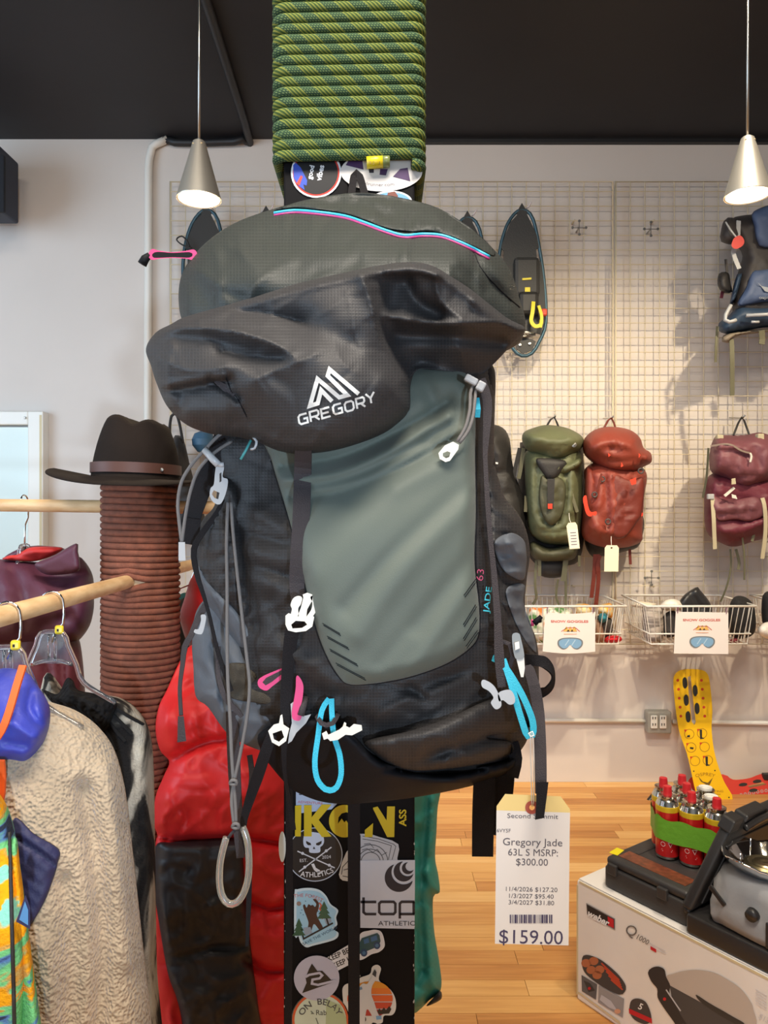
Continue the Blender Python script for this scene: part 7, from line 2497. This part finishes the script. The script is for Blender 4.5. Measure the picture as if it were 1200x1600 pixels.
# photo of a loaded grate
pr.plate([smooth_line(z5([(112, 1000), (135, 982), (200, 1000), (260, 1040), (330, 1105), (368, 1165), (360, 1200), (330, 1215), (250, 1180), (150, 1110), (115, 1060)]), 4, True)], FM, 0.0003, D_('grate', (62, 60, 62)), base=0.0003)
for q in ((135, 1030), (180, 1018), (165, 1070), (215, 1068), (200, 1100)):
    x, y = z5([q])[0]
    pr.disc(x, y, 7.5, 6.5, FM, 0.0003, D_('burger', (176, 104, 70)), base=0.0007, n=14)
for k in range(5):
    pr.strokes([z5([(225 + 14 * k, 1050 + 24 * k - 20), (330 + 5 * k, 1130 + 14 * k)])], 2.3, FM, D_('sausage', (190, 70, 46)), 0.0012)
pr.plate(z5([(108, 1100), (200, 1155), (193, 1245), (110, 1195)]), FM, 0.0003, D_('slate', (92, 92, 96)), base=0.0003)
pr.plate(z5([(208, 1160), (358, 1240), (350, 1350), (205, 1260)]), FM, 0.0003, D_('stone', (150, 148, 150)), base=0.0003)
pr.plate(z5([(120, 1130), (160, 1150), (188, 1190), (150, 1200)]), FM, 0.0003, D_('slate2', (54, 54, 58)), base=0.0007)
pr.plate(z5([(225, 1215), (280, 1250), (320, 1310), (270, 1290), (215, 1245)]), FM, 0.0003, D_('steelish', (190, 190, 196)), base=0.0007)
pr.disc(*z5([(155, 1178)])[0], 2.4, 2.4, FM, 0.0003, rd_, base=0.0011, n=10)
pr.disc(*z5([(320, 1312)])[0], 5, 4, FM, 0.0003, D_('tan', (214, 160, 130)), base=0.0011, n=12)
# warranty badge
x, y = z5([(450, 1305)])[0]
pr.plate([smooth_line(z5([(388, 1300), (400, 1250), (440, 1238), (485, 1260), (512, 1320), (515, 1370), (480, 1388), (430, 1370), (400, 1340)]), 3, True)], FM, 0.0003, D_('badge', (66, 62, 64)), base=0.0003)
pr.plate(z5([(385, 1295), (520, 1355), (522, 1385), (388, 1325)]), FM, 0.0003, rd_, base=0.0007)
pr.text('5', *z5([(448, 1300)])[0], 9.5, FM, D_('white', ()), angle=25, off=0.0012, bold=0.02)
# big grill picture
pr.plate([smooth_line(z5([(600, 1110), (640, 1095), (700, 1078), (780, 1070), (880, 1085), (960, 1125), (1040, 1180), (1095, 1250), (1115, 1300), (1120, 1400), (900, 1330), (620, 1160)]), 5, True)], FM, 0.0003, D_('lid', (190, 178, 168)), base=0.0003)
pr.plate(z5([(625, 1160), (900, 1310), (1120, 1420), (1120, 1560), (900, 1560), (700, 1390), (640, 1250)]), FM, 0.0003, D_('bowl', (70, 68, 70)), base=0.0006)
pr.plate([smooth_line(z5([(498, 1085), (520, 1058), (560, 1050), (595, 1068), (605, 1110), (628, 1160), (625, 1210), (660, 1280), (720, 1380), (800, 1480), (740, 1500), (640, 1360), (590, 1290), (555, 1230), (552, 1180), (520, 1140)]), 4, True)], FM, 0.0003, D_('frame_dark', (44, 42, 46)), base=0.0009)
pr.strokes([z5([(605, 1185), (690, 1310)])], 2.0, FM, D_('steelish', ()), 0.0016)
pr.strokes([z5([(700, 1390), (760, 1430)])], 3.0, FM, D_('steelish', ()), 0.0016)
pr.plate([smooth_line(z5([(778, 1215), (800, 1225), (860, 1265), (940, 1310), (1000, 1345), (1060, 1380), (1070, 1410), (980, 1370), (880, 1310), (800, 1250)]), 4, True)], FM, 0.0003, D_('handle', (52, 50, 50)), base=0.0012)
pr.disc(*z5([(596, 1240)])[0], 2.6, 2.6, FM, 0.0003, rd_, base=0.0014, n=10)
for k in range(6):
    pr.strokes([z5([(1128, 1185 + 16 * k), (1195, 1222 + 17 * k)])], 0.9, FM, lg, 0.0008)
pr.text('$139', *z5([(1180, 1372)])[0], 8, FM, lg, angle=30, off=0.0008)
pr.plate(z5([(80, 1200), (95, 1200), (330, 1370), (340, 1395)]), FM, 0.0003, D_('worn', (214, 196, 160)), base=0.0003)
pr.build('printing', bx)

# black stove case lying on the carton
cz = BH + 0.0055
CA = Vector((0.632, 2.112, cz)) - E2 * 0.0
CW, CDp, CH = 0.262, 0.33, 0.088
cs = thing('stove_case', 'black plastic stove case with a brown strip lying flat on the carton', 'case', CA + E1 * CW / 2 + E2 * CDp / 2)
m_case = M('case_black', (52, 50, 50), 0.5, bump=('noise', 150, 0.15))
MB().box(CA + E1 * CW / 2 + E2 * CDp / 2 + UP * 0.031, (CW, CDp, 0.062), m_case, RB, 0.008, 3).build('case_bottom', cs)
MB().box(CA + E1 * CW / 2 + E2 * CDp / 2 + UP * 0.0755, (CW - 0.006, CDp - 0.006, 0.025), m_case, RB, 0.010, 3).build('case_lid', cs)
TP = on_plane(CA + UP * CH, UP)
c = MB()
c.box(CA + E1 * (CW * .5) + E2 * 0.055 + UP * (CH + 0.0005), (CW * .8, 0.05, 0.002), M('brown_grill_print', (112, 62, 42), 0.4, var=0.25, varscale=60), RB, 0.0005)
c.build('brown_strip', cs)
c = MB()
c.plate(z5([(268, 385), (315, 356), (357, 372), (318, 402)]), TP, 0.0006, M('yellow_price_sticker', (236, 220, 20), 0.5), base=0.0006)
c.build('price_sticker', cs)
c = MB()
c.box(CA + E1 * 0.05 + E2 * (CDp * .6) + UP * (CH - 0.001), (0.012, CDp * .7, 0.006), m_case, RB, 0.002)
c.box(CA + E1 * 0.19 - E2 * 0.002 + UP * 0.06, (0.03, 0.012, 0.03), m_case, RB, 0.003)
c.box(CA + E1 * 0.03 - E2 * 0.002 + UP * 0.06, (0.03, 0.012, 0.03), m_case, RB, 0.003)
c.build_pieces('latch', cs)

# eight gas canisters in a taped bundle
m_can = M('canister_red', (196, 30, 32), 0.3, 0.2, coat=0.4)
m_cany = M('canister_yellow', (214, 182, 40), 0.35, 0.2)
m_tin = M('tin', (206, 202, 192), 0.2, 1.0)
m_cap = M('red_cap', (206, 36, 44), 0.4)
cz2 = CA.z + CH + 0.0015
d1 = Vector((0.75, -0.66, 0)).normalized() * 0.0675
d2 = Vector((0.66, 0.75, 0)).normalized() * 0.0675
ca0 = Vector((0.811, 2.106, cz2))
spots = {'a': ca0, 'b': ca0 + d1, 'd': ca0 + d1 * 2, 'c': ca0 + d2 * .87 - d1 * .5, 'f': ca0 + d2 * .87 + d1 * .5, 'h': ca0 + d2 * .87 + d1 * 1.5, 'e': ca0 + d2 * 1.74, 'g': ca0 + d2 * 1.74 + d1}
cl = {'a': 'red gas canister at the front left of the taped bundle', 'b': 'red gas canister with white print second in the front row of the bundle', 'd': 'red gas canister at the right end of the front row beside the open lid',
      'c': 'red gas canister at the far left of the taped bundle', 'f': 'red capped gas canister in the very middle of the taped bundle', 'h': 'gas canister without a red cap, right one of two bare tops', 'e': 'red capped gas canister at the very back of the bundle', 'g': 'gas canister without a red cap, left one of two bare tops'}


def canister(pos, label, cap, R=None):
    t = thing('gas_canister', label, 'gas canister', pos, 'gas canisters')
    r = 0.0325
    MB().lathe([(0.0, 0.0015), (r - 0.004, 0.0), (r, 0.004), (r, 0.008), (r, 0.010), (r, 0.134), (r + .0003, 0.1345), (r + .0003, 0.148), (r - 0.0005, 0.150), (r - 0.006, 0.163), (r - 0.013, 0.169), (r - 0.0125, 0.171), (r - 0.008, 0.172), (r - 0.008, 0.176), (r - 0.016, 0.177), (0.0, 0.175)],
               pos, m_can, 24, R, mats=[m_tin, m_tin, m_tin, m_tin, m_can, m_can, m_cany, m_cany] + [m_tin] * 7).build('can_body', t)
    RR = R or Matrix.Identity(3)
    if cap:
        MB().lathe([(0.0125, 0.176), (0.012, 0.190), (0.011, 0.200), (0.0, 0.2005)], pos, m_cap, 16, R).build('cap', t)
    else:
        MB().lathe([(0.014, 0.1765), (0.016, 0.181), (0.0185, 0.1815), (0.0185, 0.176)], pos, m_white, 18, R).build('collar', t)
    return t


for k, v in spots.items():
    ct = canister(v, cl[k], k not in 'gh')
    if k in 'ab':
        n = Vector((0, 0, EYE)) - v
        n.z = 0
        n.normalize()
        s_ = UP.cross(n)
        mp = lambda x, y, off=0.0, v=v, n=n, s_=s_: v + (n * math.cos(x / 0.0327) + s_ * math.sin(x / 0.0327)) * (0.0327 + off) + UP * (-y)
        c = MB()
        mw = M('canister_white_print', (226, 190, 186), 0.4)
        c.strokes([[(-0.012 + 0.006 * math.cos(a), -0.045 + 0.006 * math.sin(a)) for a in np.arange(0, 6.3, 0.5)], [(0.002, -0.051), (0.008, -0.039), (0.014, -0.051), (0.002, -0.051)], [(-0.016, -0.030), (0.014, -0.030)], [(-0.014, -0.026), (0.012, -0.026)]], 0.0016, mp, mw, 0.0004)
        c.build_pieces('printing', ct)
cen = sum((v for v in spots.values()), Vector()) / 8
pl = []
for v in spots.values():
    for a in np.linspace(0, 2 * math.pi, 40, endpoint=False):
        pl.append((v.x + 0.0338 * math.cos(a), v.y + 0.0338 * math.sin(a)))
pl = sorted(set(pl))


def half_hull(p):
    h = []
    for q in p:
        while len(h) > 1 and (h[-1][0] - h[-2][0]) * (q[1] - h[-2][1]) - (h[-1][1] - h[-2][1]) * (q[0] - h[-2][0]) <= 0:
            h.pop()
        h.append(q)
    return h[:-1]


hull = half_hull(pl) + half_hull(pl[::-1])
hull = [Vector((a, b_, 0)) for a, b_ in hull]
den = []
for i in range(len(hull)):
    a, b_ = hull[i], hull[(i + 1) % len(hull)]
    n = max(1, int((b_ - a).length / 0.008))
    den += [a.lerp(b_, j / n) for j in range(n)]
vs, fs = [], []
rw = random.Random(9)
for i, q in enumerate(den):
    s = (q - cen).dot(d1.normalized())
    zl = cz2 + 0.056 + 0.002 * math.sin(i * .5)
    zh = zl + 0.064 + 0.004 * math.sin(i * .7)
    out = (q - Vector((cen.x, cen.y, 0))).normalized()
    for j, zq in enumerate((zl, (zl * 2 + zh) / 3, (zl + zh * 2) / 3, zh)):
        w = 0.0012 * math.sin(i * .9 + j * 2.1)
        vs.append(Vector((q.x, q.y, zq)) + out * (0.0008 + abs(w)))
n = len(den)
for i in range(n):
    for j in range(3):
        fs.append((i * 4 + j, ((i + 1) % n) * 4 + j, ((i + 1) % n) * 4 + j + 1, i * 4 + j + 1))
o = MB().add(vs, fs, M('green_tape', (104, 166, 46), 0.5, bump=('noise', 60, 0.4))).build('tape_band')
tag(o, 'bright green tape wrapped round the bundle of red gas canisters', 'tape')

# open case: tray under the grey stove, lid leaning over it
m_case2 = M('open_case_black', (40, 38, 38), 0.42, bump=('noise', 150, 0.12))
HP = A0 + E1 * 0.346 + UP * cz
oc = thing('open_stove_case', 'black stove case standing open with its lid raised beside the canisters', 'case', HP + E1 * 0.17 + E2 * 0.12)
u1 = Vector((E1.x, E1.y, 0))
TY0, TY1 = -0.02, 0.34
MB().box(HP + E1 * 0.20 + E2 * 0.165 + UP * 0.026, (0.395, 0.325, 0.052), m_case2, RB, 0.008, 3).build('case_bottom', oc)
lv = Vector((0.118, 0.011, 0.2235)).normalized()
le = E2
ln = lv.cross(le).normalized()
RL = Matrix((lv, le, ln)).transposed()
lc = HP + lv * 0.130 + le * 0.165 + UP * 0.055
MB().box(lc, (0.25, 0.33, 0.03), m_case2, RL, 0.010, 3).build('case_lid', oc)
c = MB()
c.box(lc + lv * 0.125 - le * 0.06, (0.02, 0.10, 0.036), m_case2, RL, 0.004)
c.box(lc + lv * 0.118 - le * 0.15, (0.035, 0.045, 0.036), m_case2, RL, 0.004)
c.build_pieces('latch', oc)
c = MB()
pts = [lc + lv * 0.10 - le * 0.10 - ln * 0.02, lc + lv * 0.115 - le * 0.05 - ln * 0.026, lc + lv * 0.115 + le * 0.04 - ln * 0.026, lc + lv * 0.10 + le * 0.09 - ln * 0.02]
c.tube(pts, 0.009, M('glossy_black', (44, 42, 42), 0.18), 10, smooth=0.01)
c.box(lc - ln * 0.015 - lv * 0.02, (0.18, 0.26, 0.008), m_case2, RL, 0.003)
c.build('handle', oc)
c = MB()
for s in (0.03, 0.30):
    c.tube([HP + E2 * (s - 0.02) + UP * 0.052, HP + E2 * (s + 0.02) + UP * 0.052], 0.008, m_case2, 10)
c.build_pieces('hinge', oc)

# grey fabric stove body with a chrome bowl burner
SC_ = A0 + E1 * 0.492 + E2 * 0.118 + UP * (cz + 0.054)
st = thing('camp_stove', 'grey fabric covered camp stove with a shiny chrome burner bowl', 'stove', SC_)
m_gf = M('grey_canvas', (140, 140, 142), 0.7, bump=('noise', 25, 0.5), var=0.06, varscale=10)
vs, fs = [], []
n = 48
for (w, d, z, rn, wob) in ((0.102, 0.108, 0.002, .5, .004), (0.108, 0.112, 0.02, .5, .007), (0.104, 0.108, 0.05, .55, .009), (0.098, 0.10, 0.09, .6, .006), (0.09, 0.092, 0.122, .8, .004), (0.06, 0.06, 0.130, 1.0, 0.0)):
    for j in range(n):
        a = 2 * math.pi * j / n
        cx_, sy_ = math.cos(a), math.sin(a)
        x = w * math.copysign(abs(cx_) ** rn, cx_) + wob * math.sin(5 * a + z * 60)
        y = d * math.copysign(abs(sy_) ** rn, sy_) + wob * math.cos(7 * a + z * 45)
        vs.append(SC_ + E1 * x + E2 * y + UP * (z + wob * 0.6 * math.sin(3 * a)))
for i in range(5):
    for j in range(n):
        fs.append((i * n + j, i * n + (j + 1) % n, (i + 1) * n + (j + 1) % n, (i + 1) * n + j))
fs.append(tuple(5 * n + j for j in range(n)))
fs.append(tuple(range(n))[::-1])
MB().add(vs, fs, m_gf).build('stove_body', st)
c = MB()
kf = SC_ - E2 * 0.112
c.tube([kf + E1 * 0.03 + UP * 0.07, kf + E1 * 0.03 - E2 * 0.014 + UP * 0.068], [0.016, 0.014], m_black_pl, 16)
c.box(kf + E1 * 0.085 - E2 * 0.001 + UP * 0.035, (0.05, 0.008, 0.06), m_black_pl, RB, 0.003)
c.box(kf - E1 * 0.06 + UP * 0.075, (0.05, 0.006, 0.012), m_black_pl, RB @ Matrix.Rotation(0.7, 3, 'Y'), 0.002)
c.build_pieces('control_knob', st)
BC = SC_ + UP * 0.132
vs, fs = [], []
prof = [(0.030, 0.0), (0.045, 0.001), (0.062, 0.010), (0.080, 0.024), (0.096, 0.036), (0.103, 0.040), (0.106, 0.038), (0.103, 0.035), (0.095, 0.024), (0.078, 0.010), (0.058, -0.004), (0.03, -0.008)]
n = 64
for k, (r, z) in enumerate(prof):
    for j in range(n):
        a = 2 * math.pi * j / n
        e = min(1, max(0, (r - 0.06) / 0.05))
        rr2 = r * (1 + 0.10 * e * (math.cos(4 * (a - 0.5)) * .8))
        zz2 = z + 0.010 * e * math.cos(4 * (a - 0.5)) + 0.0012 * e * math.sin(24 * a)
        vs.append(BC + Vector((rr2 * math.cos(a), rr2 * math.sin(a), zz2)))
for k in range(len(prof) - 1):
    for j in range(n):
        fs.append((k * n + j, k * n + (j + 1) % n, (k + 1) * n + (j + 1) % n, (k + 1) * n + j))
MB().add(vs, fs, m_chrome).build('burner_bowl', st, label='mirror chrome bowl with an uneven rim')
c = MB()
c.lathe([(0.0, -0.04), (0.03, -0.04), (0.034, 0.002), (0.046, 0.006), (0.048, 0.014), (0.040, 0.018), (0.030, 0.016), (0.026, 0.019), (0.012, 0.020), (0.0, 0.019)], BC, M('burner_brass_steel', (176, 164, 132), 0.3, 1.0), 32)
c.build('burner_head', st)
c = MB()
for a, h in ((1.7, 0.05), (-1.75, 0.03), (0.1, 0.04), (3.0, 0.035)):
    q = BC + Vector((0.058 * math.cos(a), 0.058 * math.sin(a), 0.002))
    c.tube([q, q + UP * h], 0.002, m_chrome, 6)
c.build_pieces('pan_support', st)
canister(HP + E1 * 0.10 + E2 * 0.285 + UP * 0.087, 'red gas canister lying in the open case behind the chrome bowl', True, Matrix.Rotation(math.radians(-80), 3, 'Y') @ Matrix.Rotation(0, 3, 'Z'))
canister(HP + E1 * 0.26 + E2 * 0.27 + UP * 0.054, 'red gas canister standing upright in the open black case', True)


# ================================================================ sub-parts go under the part they sit on
NEST = [('silver_emblem', 'lid_pocket'), ('lid_seam', 'lid_pocket'), ('seam_stitching', 'front_pocket'), ('zip_piping', 'lid'), ('side_lettering', 'main_body'),
        ('printing', 'label_sheet'), ('printing', 'card'), ('printing', 'carton'), ('printing', 'board'), ('printing', 'paper'), ('printing', 'can_body'), ('eyelet_ring', 'card'),
        ('size_marker', 'hook'), ('vent_hole', 'shade'), ('shade_lining', 'shade'), ('collar_binding', 'collar'), ('shoulder_stripe', 'body'), ('sleeve_patch', 'sleeve'), ('piping', 'body'),
        ('hat_band', 'hat_body'), ('burner_head', 'burner_bowl'), ('pan_support', 'burner_bowl'), ('handle', 'case_lid'), ('latch', 'case_lid'), ('brown_strip', 'case_lid'),
        ('price_sticker', 'case_lid'), ('heel_tab', 'binding'), ('binding_strap', 'binding'), ('daisy_strip', 'front_pocket'), ('emblem', 'front_pocket'), ('hip_pocket', 'hip_belt'), ('worn_edge', 'carton')]
base = lambda o: o.name.split('.')[0]
for root in [o for o in bpy.data.objects if o.type == 'EMPTY']:
    kids = [o for o in bpy.data.objects if o.parent == root]
    for a, b_ in NEST:
        host = next((o for o in kids if base(o) == b_), None)
        if host is None:
            continue
        for o in kids:
            if base(o) == a and o.parent == root:
                o.parent = host
                o.location = (0, 0, 0)
